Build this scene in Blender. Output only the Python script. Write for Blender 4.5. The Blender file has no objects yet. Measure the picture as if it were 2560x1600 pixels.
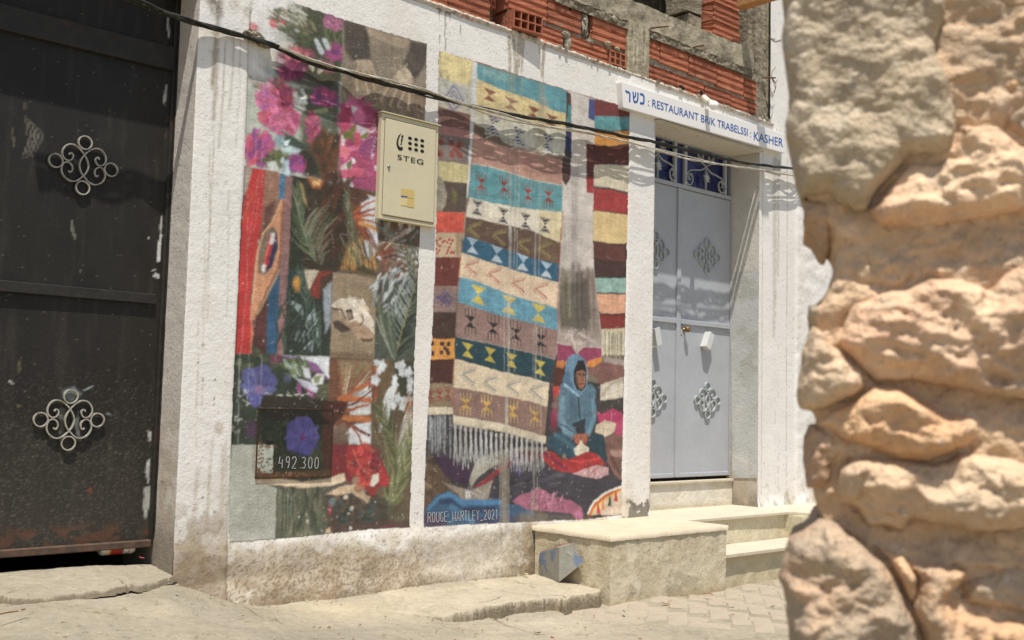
import bpy, math, random
import numpy as np
from math import radians, sin, cos, pi

# ------------------------------------------------------------------ camera, sky, sun, exposure
scene = bpy.context.scene
COL = scene.collection
F_PX, YAW, PITCH, ROLL = 2700.0, 0.746135634, 0.0783603744, 0.0242635532   # photograph 2560 x 1600
_f = np.array([sin(YAW)*cos(PITCH), cos(YAW)*cos(PITCH), sin(PITCH)])
_r0 = np.array([cos(YAW), -sin(YAW), 0.0]); _u0 = np.cross(_r0, _f)
_r = cos(ROLL)*_r0 + sin(ROLL)*_u0
_u = -sin(ROLL)*_r0 + cos(ROLL)*_u0
cam_d = bpy.data.cameras.new('camera'); cam = bpy.data.objects.new('camera', cam_d); COL.objects.link(cam)
from mathutils import Matrix, Vector
cam.matrix_world = Matrix(((_r[0], _u[0], -_f[0], 0), (_r[1], _u[1], -_f[1], 0), (_r[2], _u[2], -_f[2], 0), (0, 0, 0, 1)))
cam_d.sensor_width = 36.0; cam_d.lens = 36.0*F_PX/2560.0
cam_d.clip_start = 0.05; cam_d.clip_end = 500
cam_d.dof.use_dof = True; cam_d.dof.focus_distance = 4.9; cam_d.dof.aperture_fstop = 6.3
scene.camera = cam

world = bpy.data.worlds.new('World'); scene.world = world; world.use_nodes = True
wn = world.node_tree; wn.nodes.clear()
sky = wn.nodes.new('ShaderNodeTexSky'); sky.sky_type = 'NISHITA'; sky.sun_disc = False
SUN = Vector((0.75, 1.0, -3.35)).normalized()          # the way the light travels
sky.sun_elevation = math.asin(-SUN.z); sky.sun_rotation = math.atan2(-SUN.x, -SUN.y) % (2*pi)
sky.air_density = 1.0; sky.dust_density = 1.5
bg = wn.nodes.new('ShaderNodeBackground'); bg.inputs['Strength'].default_value = 0.10
wo = wn.nodes.new('ShaderNodeOutputWorld')
wn.links.new(sky.outputs[0], bg.inputs[0]); wn.links.new(bg.outputs[0], wo.inputs[0])
sl = bpy.data.lights.new('sun', 'SUN'); sl.energy = 4.5; sl.angle = radians(0.53); sl.color = (1.0, 0.965, 0.915)
so = bpy.data.objects.new('sun', sl); COL.objects.link(so); so.location = (-4, -6, 12)
so.rotation_euler = SUN.to_track_quat('-Z', 'Y').to_euler()
scene.view_settings.view_transform = 'Standard'; scene.view_settings.look = 'None'
scene.view_settings.gamma = 1.0; scene.view_settings.use_curve_mapping = False
scene.view_settings.exposure = 0.34
scene.render.engine = 'CYCLES'

# ------------------------------------------------------------------ measuring: sight lines of the survey camera to points of the place
CX, CY = 1280.0, 800.0
D = 4.5                                                 # plane of the house front: y = D
def ray(p):
    p = np.asarray(p, float)
    return _f*F_PX + _r*(p[..., 0:1]-CX) - _u*(p[..., 1:2]-CY)
def onY(p, y=D):
    d = ray(p); return d*(y/d[..., 1:2])
def onZ(p, z):
    d = ray(p); return d*(z/d[..., 2:3])
def onX(p, x):
    d = ray(p); return d*(x/d[..., 0:1])
class Crop:                                             # a detail plan: origin and scale
    def __init__(s, x0, y0, k): s.x0, s.y0, s.k = x0, y0, k
    def __call__(s, *pts):
        if len(pts) == 2 and np.isscalar(pts[0]): return (s.x0+pts[0]/s.k, s.y0+pts[1]/s.k)
        return [(s.x0+a/s.k, s.y0+b/s.k) for a, b in pts]
Z1 = Crop(0, 0, 1.8906); Z2 = Crop(0, 800, 1.8906); Z3 = Crop(560, 0, 3.15); Z4 = Crop(560, 400, 2.907)
Z5 = Crop(540, 860, 2.8); RA = Crop(1060, 100, 3.024); RB = Crop(1040, 560, 3.023); RC = Crop(1040, 980, 2.907)
T4 = Crop(1060, 0, 2.63); D5 = Crop(1500, 180, 3.024); D6 = Crop(1540, 640, 2.7)
G1 = Crop(1200, 1200, 3.025); G2 = Crop(300, 1300, 2.42); G3 = Crop(0, 1250, 4.32)
U1 = Crop(1580, 0, 4.724); U2 = Crop(1080, 0, 4.321)
S7 = Crop(1900, 0, 1.889); S8 = Crop(1900, 800, 1.889)
NP = Crop(0, 0, 1.0)

# ------------------------------------------------------------------ numbers: smooth value noise on arrays
_rng = np.random.RandomState(7)
_LAT = _rng.rand(256, 256).astype(np.float32)
def vn(x, y, seed=0):
    x = np.asarray(x, float)+seed*17.31; y = np.asarray(y, float)+seed*9.77
    xi = np.floor(x).astype(int); yi = np.floor(y).astype(int)
    fx = x-xi; fy = y-yi
    fx = fx*fx*(3-2*fx); fy = fy*fy*(3-2*fy)
    a = _LAT[xi % 256, yi % 256]; b = _LAT[(xi+1) % 256, yi % 256]
    c = _LAT[xi % 256, (yi+1) % 256]; d = _LAT[(xi+1) % 256, (yi+1) % 256]
    return (a*(1-fx)+b*fx)*(1-fy)+(c*(1-fx)+d*fx)*fy
def fbm(x, y, seed=0, o=4, g=.5):
    s = 0; t = 0; a = 1.0; x = np.asarray(x, float); y = np.asarray(y, float); x, y = .88*x-.47*y, .47*x+.88*y
    for i in range(o):
        s = s+a*vn(x, y, seed+i*3); t += a; a *= g
        x, y = 2*(.80*x-.60*y), 2*(.60*x+.80*y)          # each octave turned, so that no lattice shows
    return s/t
def ridged(x, y, seed=0, o=4):
    s = 0; t = 0; a = 1.0
    for i in range(o):
        s = s+a*(1-abs(2*vn(x*2**i, y*2**i, seed+i*3)-1)); t += a; a *= .5
    return s/t
def lin(c):
    c = np.asarray(c, float)/255.0
    return np.where(c <= 0.04045, c/12.92, ((c+0.055)/1.055)**2.4)
def srgb(*c):
    v = lin(c); return (float(v[0]), float(v[1]), float(v[2]), 1)
def sstep(a, b, x):
    t = np.clip((x-a)/(b-a), 0, 1); return t*t*(3-2*t)

# ------------------------------------------------------------------ the painter: lays flat paint on an array of wall points
class Paint:
    def __init__(s, X, Z, base, y=D, conv=None):
        s.X, s.Z = X, Z; s.y = y
        s.conv = conv or (lambda pts: onY(np.array(pts, float), s.y)[:, [0, 2]])
        s.c = np.empty((len(X), 3)); s.c[:] = lin(base)
        s.wx = X+.009*(fbm(X/.03, Z/.03, 1, 3)-.5); s.wz = Z+.009*(fbm(X/.03, Z/.03, 2, 3)-.5)
        s.gr = fbm(X/.05, Z/.02, 3, 4)-.5               # body of the paint
        s.gs = fbm(X/.012, Z/.10, 4, 3)-.5              # upright brush marks
        s.dr = fbm(X/.010, Z/.010, 5, 3)
    def _sub(s, P, m):
        return np.nonzero((s.X > P[:, 0].min()-m) & (s.X < P[:, 0].max()+m) & (s.Z > P[:, 1].min()-m) & (s.Z < P[:, 1].max()+m))[0]
    def _put(s, i, a, col, var, dry):
        c = lin(col)*(1+var*(1.6*s.gr[i]+.9*s.gs[i]))[:, None]
        if dry: a = a*np.clip(1-dry*2.2*(s.dr[i]-.5+dry*.25), 0, 1)
        a = np.clip(a, 0, 1)[:, None]
        s.c[i] = s.c[i]*(1-a)+np.clip(c, 0, 1)*a
    def poly(s, pts, col, a=1.0, soft=.004, var=.35, dry=0.0, wall=False):
        P = np.array(pts, float) if wall else s.conv(pts)
        i = s._sub(P, soft+.01)
        if not len(i): return
        x, z = s.wx[i], s.wz[i]
        ins = np.zeros(len(i), bool); dm = np.full(len(i), 9.0)
        n = len(P)
        for k in range(n):
            x1, z1 = P[k]; x2, z2 = P[(k+1) % n]
            if z1 != z2:
                cr = ((z1 > z) != (z2 > z)) & (x < (x2-x1)*(z-z1)/(z2-z1)+x1)
                ins ^= cr
            dx, dz = x2-x1, z2-z1; L = dx*dx+dz*dz+1e-12
            t = np.clip(((x-x1)*dx+(z-z1)*dz)/L, 0, 1)
            dm = np.minimum(dm, (x-x1-t*dx)**2+(z-z1-t*dz)**2)
        dm = np.sqrt(dm); sd = np.where(ins, dm, -dm)
        s._put(i, a*np.clip(sd/soft+.5, 0, 1), col, var, dry)
    def line(s, pts, w, col, a=1.0, soft=None, var=.25, dry=0.0, wall=False, taper=False, w2=None):
        P = np.array(pts, float) if wall else s.conv(pts)
        soft = soft or max(.002, w*.4); w2 = w if w2 is None else w2
        i = s._sub(P, w+soft+.01)
        if not len(i): return
        x, z = s.wx[i], s.wz[i]; best = np.full(len(i), 9.0)
        n = len(P)-1
        for k in range(n):
            x1, z1 = P[k]; x2, z2 = P[k+1]
            dx, dz = x2-x1, z2-z1; L = dx*dx+dz*dz+1e-12
            t = np.clip(((x-x1)*dx+(z-z1)*dz)/L, 0, 1)
            u = (k+t)/n; ww = w+(w2-w)*u
            if taper: ww = ww*np.sqrt(np.clip(4*u*(1-u), .04, 1))
            best = np.minimum(best, np.hypot(x-x1-t*dx, z-z1-t*dz)-ww/2)
        s._put(i, a*np.clip(-best/soft+.5, 0, 1), col, var, dry)
    def blob(s, c, rx, ry, col, a=1.0, soft=.3, var=.35, dry=0.0, rot=0.0, pts=None, lobes=0, la=.15, ph=0.0):
        """c: plan point, rx, ry in metres"""
        P = s.conv([c])[0]
        m = max(rx, ry)*(1+soft+la)
        i = s._sub(np.array([P]), m)
        if not len(i): return
        x = s.wx[i]-P[0]; z = s.wz[i]-P[1]
        X_ = (x*cos(rot)+z*sin(rot))/rx; Z_ = (-x*sin(rot)+z*cos(rot))/ry
        r = np.hypot(X_, Z_)
        if lobes: r = r/(1+la*np.cos(lobes*np.arctan2(Z_, X_)+ph))
        s._put(i, a*np.clip((1-r)/soft+.5, 0, 1), col, var, dry)
    def dabs(s, c, rx, ry, n, cols, w=.012, l=.03, ang=None, a=.85, jit=.5, seed=1, dry=.2):
        R = random.Random(seed); P = s.conv([c])[0]
        for k in range(n):
            t = R.uniform(0, 2*pi); q = math.sqrt(R.random())
            x = P[0]+rx*q*cos(t); z = P[1]+ry*q*sin(t)
            th = (R.uniform(0, pi) if ang is None else ang+R.uniform(-jit, jit))
            ll = l*R.uniform(.5, 1.2)/2
            col = R.choice(cols); f = R.uniform(.85, 1.15); col = [min(255, v*f) for v in col]
            s.line([(x-ll*cos(th), z-ll*sin(th)), (x+ll*cos(th), z+ll*sin(th))], w*R.uniform(.5, 1.3), col, a, wall=True, dry=dry, taper=True)
    def fan(s, root, tips, w, cols, a=.9, seed=1, w2=None, bend=.0, dry=.15):
        R = random.Random(seed); Pr = s.conv([root])[0]
        for k, t in enumerate(tips):
            Pt = s.conv([t])[0]
            mx = (Pr+Pt)/2+np.array([-(Pt-Pr)[1], (Pt-Pr)[0]])*bend*R.uniform(.3, 1)
            s.line([Pr, mx, Pt], w, R.choice(cols), a, wall=True, w2=w2 if w2 is not None else w*.25, dry=dry)
    def frond(s, stem, n, l, w, cols, side=(1, 1), a=.85, seed=1, ang=.7, dry=.15, keep=1.0, stemcol=None, sw=.006):
        """a palm rib with leaflets: stem = plan points"""
        R = random.Random(seed); P = s.conv(stem)
        seg = np.linalg.norm(np.diff(P, axis=0), axis=1); L = seg.sum(); cum = np.r_[0, np.cumsum(seg)]
        for k in range(n):
            if R.random() > keep: continue
            t = (k+.5)/n*L; j = min(len(seg)-1, np.searchsorted(cum, t, 'right')-1)
            d = (P[j+1]-P[j])/seg[j]; p = P[j]+d*(t-cum[j]); th = math.atan2(d[1], d[0])
            ll = l*(1-.55*(k/n))*R.uniform(.75, 1.15)
            for sg in (1, -1):
                if sg == 1 and not side[0] or sg == -1 and not side[1]: continue
                an = th+sg*(ang+R.uniform(-.12, .12))
                q1 = p+np.array([cos(an), sin(an)])*ll*.5; an2 = an-sg*.18
                q2 = q1+np.array([cos(an2), sin(an2)])*ll*.5
                s.line([p, q1, q2], w, R.choice(cols), a, wall=True, w2=w*.25, dry=dry)
        if stemcol is not None: s.line(list(P), sw, stemcol, a, wall=True, w2=sw*.4)

# ------------------------------------------------------------------ mesh and object helpers
def mesh_from(name, V, Fq, mat=None, col=None, smooth=False):
    me = bpy.data.meshes.new(name)
    V = np.asarray(V, np.float32); Fq = np.asarray(Fq, np.int32)
    k = Fq.shape[1]
    me.vertices.add(len(V)); me.vertices.foreach_set('co', V.ravel())
    me.loops.add(Fq.size); me.loops.foreach_set('vertex_index', Fq.ravel())
    me.polygons.add(len(Fq)); me.polygons.foreach_set('loop_start', np.arange(0, Fq.size, k, dtype=np.int32))
    me.polygons.foreach_set('loop_total', np.full(len(Fq), k, np.int32))
    if smooth: me.polygons.foreach_set('use_smooth', np.ones(len(Fq), bool))
    me.update(calc_edges=True); me.validate()
    if col is not None:
        at = me.color_attributes.new('paint', 'FLOAT_COLOR', 'POINT')
        c4 = np.ones((len(V), 4), np.float32); c4[:, :3] = np.clip(col, 0, 1)
        at.data.foreach_set('color', c4.ravel())
    if mat: me.materials.append(mat)
    return me
def link(name, me, parent=None, loc=None):
    o = bpy.data.objects.new(name, me); COL.objects.link(o)
    if parent is not None: o.parent = parent
    if loc is not None: o.location = loc
    return o
def thing(name, label, cat, loc=(0, 0, 0), group=None):
    o = bpy.data.objects.new(name, None); COL.objects.link(o); o.location = loc; o.empty_display_size = .1
    o['label'] = label; o['category'] = cat
    if group: o['group'] = group
    return o
def tag(o, label=None, cat=None, group=None, kind=None):
    if label: o['label'] = label
    if cat: o['category'] = cat
    if group: o['group'] = group
    if kind: o['kind'] = kind
    return o
def grid(nu, nv, off=0):
    i = np.arange(nu*nv).reshape(nv, nu)+off
    return np.stack([i[:-1, :-1], i[:-1, 1:], i[1:, 1:], i[1:, :-1]], -1).reshape(-1, 4)
class MB:                                               # collects convex pieces into one mesh
    def __init__(s): s.v = []; s.f = []
    def add(s, V, Fs):
        o = len(s.v); s.v += [tuple(v) for v in V]; s.f += [tuple(i+o for i in f) for f in Fs]; return s
    def box(s, a, b, M=None, ch=0.0):
        (x0, y0, z0), (x1, y1, z1) = a, b
        V = []; Fs = []
        if ch <= 0:
            V = [(x0, y0, z0), (x1, y0, z0), (x1, y1, z0), (x0, y1, z0), (x0, y0, z1), (x1, y0, z1), (x1, y1, z1), (x0, y1, z1)]
            Fs = [(0, 3, 2, 1), (4, 5, 6, 7), (0, 1, 5, 4), (1, 2, 6, 5), (2, 3, 7, 6), (3, 0, 4, 7)]
        else:
            c = ch
            # chamfered box: 24 vertices
            for sx in (0, 1):
                for sy in (0, 1):
                    for sz in (0, 1):
                        X = x1 if sx else x0; Y = y1 if sy else y0; Zz = z1 if sz else z0
                        dx = -c if sx else c; dy = -c if sy else c; dz = -c if sz else c
                        V += [(X, Y+dy, Zz+dz), (X+dx, Y, Zz+dz), (X+dx, Y+dy, Zz)]
            def id_(sx, sy, sz, k): return ((sx*2+sy)*2+sz)*3+k
            Fs = [[id_(0, 0, 0, 0), id_(0, 0, 1, 0), id_(0, 1, 1, 0), id_(0, 1, 0, 0)], [id_(1, 0, 0, 0), id_(1, 1, 0, 0), id_(1, 1, 1, 0), id_(1, 0, 1, 0)],
                  [id_(0, 0, 0, 1), id_(1, 0, 0, 1), id_(1, 0, 1, 1), id_(0, 0, 1, 1)], [id_(0, 1, 0, 1), id_(0, 1, 1, 1), id_(1, 1, 1, 1), id_(1, 1, 0, 1)],
                  [id_(0, 0, 0, 2), id_(0, 1, 0, 2), id_(1, 1, 0, 2), id_(1, 0, 0, 2)], [id_(0, 0, 1, 2), id_(1, 0, 1, 2), id_(1, 1, 1, 2), id_(0, 1, 1, 2)]]
            for sx in (0, 1):
                for sy in (0, 1):
                    for sz in (0, 1): Fs.append([id_(sx, sy, sz, k) for k in range(3)])
            for a_ in (0, 1):
                for b_ in (0, 1):
                    Fs.append([id_(a_, b_, 0, 0), id_(a_, b_, 1, 0), id_(a_, b_, 1, 1), id_(a_, b_, 0, 1)])
                    Fs.append([id_(0, a_, b_, 1), id_(1, a_, b_, 1), id_(1, a_, b_, 2), id_(0, a_, b_, 2)])
                    Fs.append([id_(a_, 0, b_, 0), id_(a_, 1, b_, 0), id_(a_, 1, b_, 2), id_(a_, 0, b_, 2)])
        if M is not None: V = [tuple(M @ Vector(v)) for v in V]
        return s.add(V, Fs)
    def tube(s, pts, r, n=8, cap=True, r2=None):
        V, Fs = tube_arr(pts, r, n, cap, r2); return s.add(V, Fs)
    def bar(s, pts, w, h, n=None, closed=False):
        """flat bar swept in the x-z plane: w in the plane, h along y towards the viewer"""
        P = np.array(pts, float); m = len(P)
        if closed: T = np.roll(P, -1, 0)-np.roll(P, 1, 0)
        else: T = np.gradient(P, axis=0)
        T[:, 1] = 0; T /= np.linalg.norm(T, axis=1)[:, None]+1e-9
        N = np.stack([-T[:, 2], T[:, 1]*0, T[:, 0]], 1)
        V = []
        for p, q in zip(P, N):
            for (a_, b_) in ((-1, 0), (1, 0), (1, 1), (-1, 1)):
                V.append((p[0]+q[0]*w/2*a_, p[1]-h*b_, p[2]+q[2]*w/2*a_))
        Fs = []
        for k in range(m if closed else m-1):
            j = (k+1) % m
            for e in range(4): Fs.append((k*4+e, k*4+(e+1) % 4, j*4+(e+1) % 4, j*4+e))
        if not closed: Fs += [(3, 2, 1, 0), tuple((m-1)*4+e for e in range(4))]
        return s.add(V, Fs)
    def lathe(s, prof, n=20, M=None):
        """prof: (r, h) along +z"""
        V = []; Fs = []
        for r, h in prof:
            for k in range(n): t = 2*pi*k/n; V.append((r*cos(t), r*sin(t), h))
        for j in range(len(prof)-1):
            for k in range(n): Fs.append((j*n+k, j*n+(k+1) % n, (j+1)*n+(k+1) % n, (j+1)*n+k))
        Fs.append(tuple(range(n-1, -1, -1))); Fs.append(tuple((len(prof)-1)*n+k for k in range(n)))
        if M is not None: V = [tuple(M @ Vector(v)) for v in V]
        return s.add(V, Fs)
    def slab(s, poly, y0, y1):
        """polygon in x-z pushed from y0 (front) to y1"""
        n = len(poly); V = [(x, y0, z) for x, z in poly]+[(x, y1, z) for x, z in poly]
        Fs = [tuple(range(n)), tuple(range(2*n-1, n-1, -1))]+[(k, k+n, (k+1) % n+n, (k+1) % n) for k in range(n)]
        return s.add(V, Fs)
    def prism(s, poly, z0, z1):
        n = len(poly); V = [(p[0], p[1], z0) for p in poly]+[(p[0], p[1], z1) for p in poly]
        Fs = [tuple(range(n-1, -1, -1)), tuple(range(n, 2*n))]+[(k, (k+1) % n, (k+1) % n+n, k+n) for k in range(n)]
        return s.add(V, Fs)
    def mesh(s, name, mat=None, smooth=False, bevel=0):
        me = bpy.data.meshes.new(name); me.from_pydata(s.v, [], s.f); me.update(); me.validate()
        import bmesh
        b = bmesh.new(); b.from_mesh(me); bmesh.ops.recalc_face_normals(b, faces=b.faces)
        if bevel: bmesh.ops.bevel(b, geom=list(b.edges), offset=bevel, segments=2, affect='EDGES', profile=.5)
        b.to_mesh(me); b.free()
        if smooth: me.polygons.foreach_set('use_smooth', np.ones(len(me.polygons), bool))
        if mat: me.materials.append(mat)
        return me
    def build(s, name, mat, parent=None, smooth=False, bevel=0):
        return link(name, s.mesh(name, mat, smooth, bevel), parent)
def tube_arr(pts, r, n=8, cap=True, r2=None):
    P = np.array(pts, float); m = len(P); T = np.gradient(P, axis=0); T /= np.linalg.norm(T, axis=1)[:, None]+1e-12
    up = np.array([0., 1., 0.]) if abs(T[0][1]) < .8 else np.array([1., 0, 0])
    A = np.cross(T, up); A /= np.linalg.norm(A, axis=1)[:, None]+1e-12; B = np.cross(T, A)
    rr = np.full(m, r) if r2 is None else np.linspace(r, r2, m)
    th = np.arange(n)*2*pi/n
    V = (P[:, None]+rr[:, None, None]*(A[:, None]*np.cos(th)[None, :, None]+B[:, None]*np.sin(th)[None, :, None])).reshape(-1, 3)
    Fs = [(k*n+e, k*n+(e+1) % n, (k+1)*n+(e+1) % n, (k+1)*n+e) for k in range(m-1) for e in range(n)]
    if cap: Fs += [tuple(range(n-1, -1, -1)), tuple((m-1)*n+e for e in range(n))]
    return V, Fs
def spline(P, n):
    """smooth line through the points"""
    P = np.array(P, float); Q = np.vstack([2*P[0]-P[1], P, 2*P[-1]-P[-2]]); out = []
    per = max(2, n//(len(P)-1))
    for k in range(len(P)-1):
        p0, p1, p2, p3 = Q[k:k+4]
        t = np.linspace(0, 1, per, endpoint=False)[:, None]
        out.append(.5*((2*p1)+(-p0+p2)*t+(2*p0-5*p1+4*p2-p3)*t*t+(-p0+3*p1-3*p2+p3)*t**3))
    return np.vstack(out+[P[-1:]])

# ------------------------------------------------------------------ materials
def mat(name, color=(.8, .8, .8, 1), rough=.8, attr=None, noise=None, bumps=(), spec=.3, metal=0.0, speck=None, patches=None, mottle=None, trans=0.0):
    """noise = (scale, amount) modulates the colour; bumps = [(scale, distance)], patches = [(colour, scale, lo, hi, stretch)]"""
    m = bpy.data.materials.new(name); m.use_nodes = True; nt = m.node_tree; N = nt.nodes; L = nt.links
    b = N['Principled BSDF']; b.inputs['Roughness'].default_value = rough; b.inputs['Metallic'].default_value = metal
    b.inputs['Specular IOR Level'].default_value = spec
    tc = N.new('ShaderNodeTexCoord').outputs['Object']
    if attr:
        a = N.new('ShaderNodeVertexColor'); a.layer_name = attr; c = a.outputs['Color']
    else:
        a = N.new('ShaderNodeRGB'); a.outputs[0].default_value = color; c = a.outputs[0]
    def mapped(st):
        if st is None: return tc
        mp = N.new('ShaderNodeMapping'); mp.inputs['Scale'].default_value = st; L.new(tc, mp.inputs[0]); return mp.outputs[0]
    def nz(scale, detail=5, st=None, rough_=.55):
        n = N.new('ShaderNodeTexNoise'); n.inputs['Scale'].default_value = scale; n.inputs['Detail'].default_value = detail
        n.inputs['Roughness'].default_value = rough_; L.new(mapped(st), n.inputs['Vector']); return n.outputs['Fac']
    for (s_, amt) in (noise or ()):
        r = N.new('ShaderNodeMapRange'); r.inputs['From Min'].default_value = .3; r.inputs['From Max'].default_value = .7
        r.inputs['To Min'].default_value = 1-amt; r.inputs['To Max'].default_value = 1+amt*.6; L.new(nz(s_), r.inputs['Value'])
        mx = N.new('ShaderNodeVectorMath'); mx.operation = 'SCALE'; L.new(c, mx.inputs[0]); L.new(r.outputs[0], mx.inputs['Scale']); c = mx.outputs[0]
    for (pc, s_, lo, hi, st, amt) in (patches or ()):
        r = N.new('ShaderNodeMapRange'); r.inputs['From Min'].default_value = lo; r.inputs['From Max'].default_value = hi
        r.inputs['To Max'].default_value = amt
        L.new(nz(s_, 6, st, .6), r.inputs['Value'])
        mx = N.new('ShaderNodeMix'); mx.data_type = 'RGBA'; L.new(r.outputs[0], mx.inputs['Factor']); L.new(c, mx.inputs['A']); mx.inputs['B'].default_value = pc
        c = mx.outputs['Result']
    L.new(c, b.inputs['Base Color'])
    prev = None
    for (s_, dist) in bumps:
        bp = N.new('ShaderNodeBump'); bp.inputs['Strength'].default_value = 1.0; bp.inputs['Distance'].default_value = dist
        L.new(nz(s_, 4), bp.inputs['Height'])
        if prev: L.new(prev, bp.inputs['Normal'])
        prev = bp.outputs['Normal']
    if prev: L.new(prev, b.inputs['Normal'])
    return m
M = {}
M['plaster'] = mat('plaster', attr='paint', rough=.9, noise=[(7, .05), (60, .05)], bumps=[(26, .0024), (70, .0018), (190, .0009)])
M['mural'] = mat('mural_paint', attr='paint', rough=.72, noise=[(9, .10), (120, .12)], bumps=[(26, .0025), (80, .0018), (190, .0009)], spec=.3)
M['hatch'] = mat('hatch_paint', attr='paint', rough=.6, noise=[(30, .15)], bumps=[(60, .001)])
M['gate'] = mat('gate_paint', attr='paint', rough=.55, noise=[(5, .2), (90, .25)], bumps=[(4, .004), (220, .0005)], spec=.3)
M['gate_bar'] = mat('gate_bar_paint', srgb(44, 41, 36), rough=.55, noise=[(20, .3)], patches=[(srgb(74, 50, 38), 9, .56, .72, None, .6)], bumps=[(200, .0008)])
M['rust_bar'] = mat('rusty_bar', srgb(92, 72, 58), rough=.85, noise=[(30, .3)], patches=[(srgb(66, 56, 48), 12, .45, .6, None, .8), (srgb(112, 76, 54), 25, .56, .7, None, .6)], bumps=[(150, .0015)])
M['scroll_dark'] = mat('worn_iron_scroll', srgb(165, 160, 145), rough=.5, noise=[(60, .25)], patches=[(srgb(95, 75, 55), 40, .55, .68, None, .8)])
M['scroll_light'] = mat('grey_iron_scroll', srgb(172, 176, 172), rough=.5, noise=[(60, .1)])
M['door'] = mat('door_grey_paint', srgb(168, 170, 172), rough=.5, noise=[(4, .08), (60, .06)], patches=[(srgb(185, 185, 180), 5, .6, .75, (6, 6, .8), .4)], bumps=[(3, .004)], spec=.4)
M['blue_glass'] = mat('blue_panel', srgb(38, 42, 92), rough=.25, noise=[(15, .2)], spec=.5)
M['gap'] = mat('gap_shade', srgb(25, 24, 22), rough=.9)  # near-black colour standing for the shade inside gaps and holes
M['cement'] = mat('cement', srgb(162, 152, 128), rough=.95, noise=[(6, .2), (40, .2)], patches=[(srgb(112, 104, 88), 7, .5, .65, None, .7), (srgb(185, 178, 158), 22, .58, .7, None, .6)], bumps=[(18, .010), (90, .005)])
M['cement_dark'] = mat('rough_cement', srgb(136, 126, 106), rough=.95, noise=[(8, .25), (50, .2)], patches=[(srgb(170, 160, 140), 16, .55, .7, None, .6)], bumps=[(22, .03), (100, .007)])
M['block'] = mat('block_render', attr='paint', rough=.95, noise=[(9, .10), (80, .12)], bumps=[(24, .006), (120, .002)])
M['top'] = mat('worn_stone_top', srgb(196, 182, 156), rough=.9, noise=[(7, .08), (60, .08)], patches=[(srgb(178, 160, 128), 9, .52, .7, None, .6)], bumps=[(40, .003), (160, .001)])
M['marble'] = mat('pale_step_slab', srgb(196, 184, 162), rough=.6, noise=[(9, .08), (60, .06)], patches=[(srgb(170, 155, 130), 10, .55, .7, None, .5)], bumps=[(60, .001)])
M['ground'] = mat('ground_concrete', attr='paint', rough=.95, noise=[(3, .10), (30, .12), (140, .12)], bumps=[(12, .012), (70, .006), (220, .002)])
M['brick'] = mat('hollow_brick', srgb(176, 108, 80), rough=.9, noise=[(14, .14), (90, .12)], patches=[(srgb(196, 128, 92), 10, .55, .7, None, .55), (srgb(168, 152, 128), 7, .60, .74, (1, 1, .5), .75)], bumps=[(60, .004)])
M['brick2'] = mat('hollow_brick_deep', srgb(160, 98, 74), rough=.9, noise=[(14, .16), (90, .12)], patches=[(srgb(185, 112, 78), 9, .55, .7, None, .55), (srgb(150, 140, 120), 6, .62, .72, None, .8)], bumps=[(60, .004)])
M['white'] = mat('sign_white', srgb(226, 222, 214), rough=.45, noise=[(5, .03)], spec=.4)
M['blue_letter'] = mat('blue_letter', srgb(28, 84, 160), rough=.5)
M['cream'] = mat('cabinet_cream', srgb(200, 189, 156), rough=.45, noise=[(5, .04), (60, .03)], patches=[(srgb(120, 80, 50), 30, .70, .76, None, .8)], spec=.4)
M['black_print'] = mat('black_print', srgb(28, 26, 26), rough=.5)
M['gold'] = mat('sticker_gold', srgb(196, 172, 105), rough=.5); M['gold2'] = mat('sticker_pale', srgb(206, 190, 135), rough=.5)
M['blue_line'] = mat('sticker_blue', srgb(60, 70, 150), rough=.5)
M['steel'] = mat('steel', srgb(150, 150, 150), rough=.35, metal=.9)
M['cable'] = mat('black_cable', srgb(42, 42, 36), rough=.55, noise=[(60, .3)], patches=[(srgb(110, 104, 88), 50, .58, .66, None, .6)])
M['cable_white'] = mat('dusty_white_cable', srgb(186, 180, 164), rough=.6, noise=[(50, .2)])
M['bulb'] = mat('bulb_glass', srgb(236, 234, 230), rough=.2, spec=.6)
M['socket'] = mat('bulb_socket', srgb(222, 218, 196), rough=.4)
M['red'] = mat('red_wire', srgb(170, 40, 30), rough=.5)
M['knob'] = mat('brown_knob', srgb(128, 98, 62), rough=.3, metal=.4)
M['handle'] = mat('handle_white', srgb(198, 198, 192), rough=.4)
M['wood'] = mat('plank_wood', srgb(168, 122, 78), rough=.8, noise=[(20, .2)], patches=[(srgb(120, 84, 50), 12, .5, .65, (1, 8, 8), .5)], bumps=[(60, .002)])
M['rust'] = mat('rusted_rebar', srgb(100, 70, 48), rough=.9, noise=[(60, .3)])
M['tile'] = mat('broken_tile', srgb(142, 140, 128), rough=.7, noise=[(9, .12), (50, .12)], patches=[(srgb(92, 112, 142), 9, .54, .60, None, .75), (srgb(190, 190, 186), 30, .66, .72, None, .7)], bumps=[(60, .002)])
M['terracotta'] = mat('tile_back', srgb(150, 100, 72), rough=.9)
M['can'] = mat('can_body', srgb(200, 196, 190), rough=.35, metal=.3); M['can_red'] = mat('can_red', srgb(150, 42, 24), rough=.4); M['can_yellow'] = mat('can_yellow', srgb(205, 150, 40), rough=.4)
M['leaf'] = mat('dry_leaf', srgb(128, 96, 64), rough=.9, noise=[(50, .3)]); M['leaf2'] = mat('faded_petal', srgb(168, 72, 66), rough=.9, noise=[(50, .3)])
M['pebble'] = mat('pebble', srgb(178, 164, 138), rough=.95, noise=[(60, .2)], bumps=[(80, .003)])
M['paver'] = mat('paver', srgb(162, 149, 130), rough=.95, noise=[(6, .08), (60, .10)], patches=[(srgb(166, 152, 130), 7, .45, .65, None, .8), (srgb(152, 136, 120), 14, .56, .68, None, .5)], bumps=[(40, .005), (160, .0015)])
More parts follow.
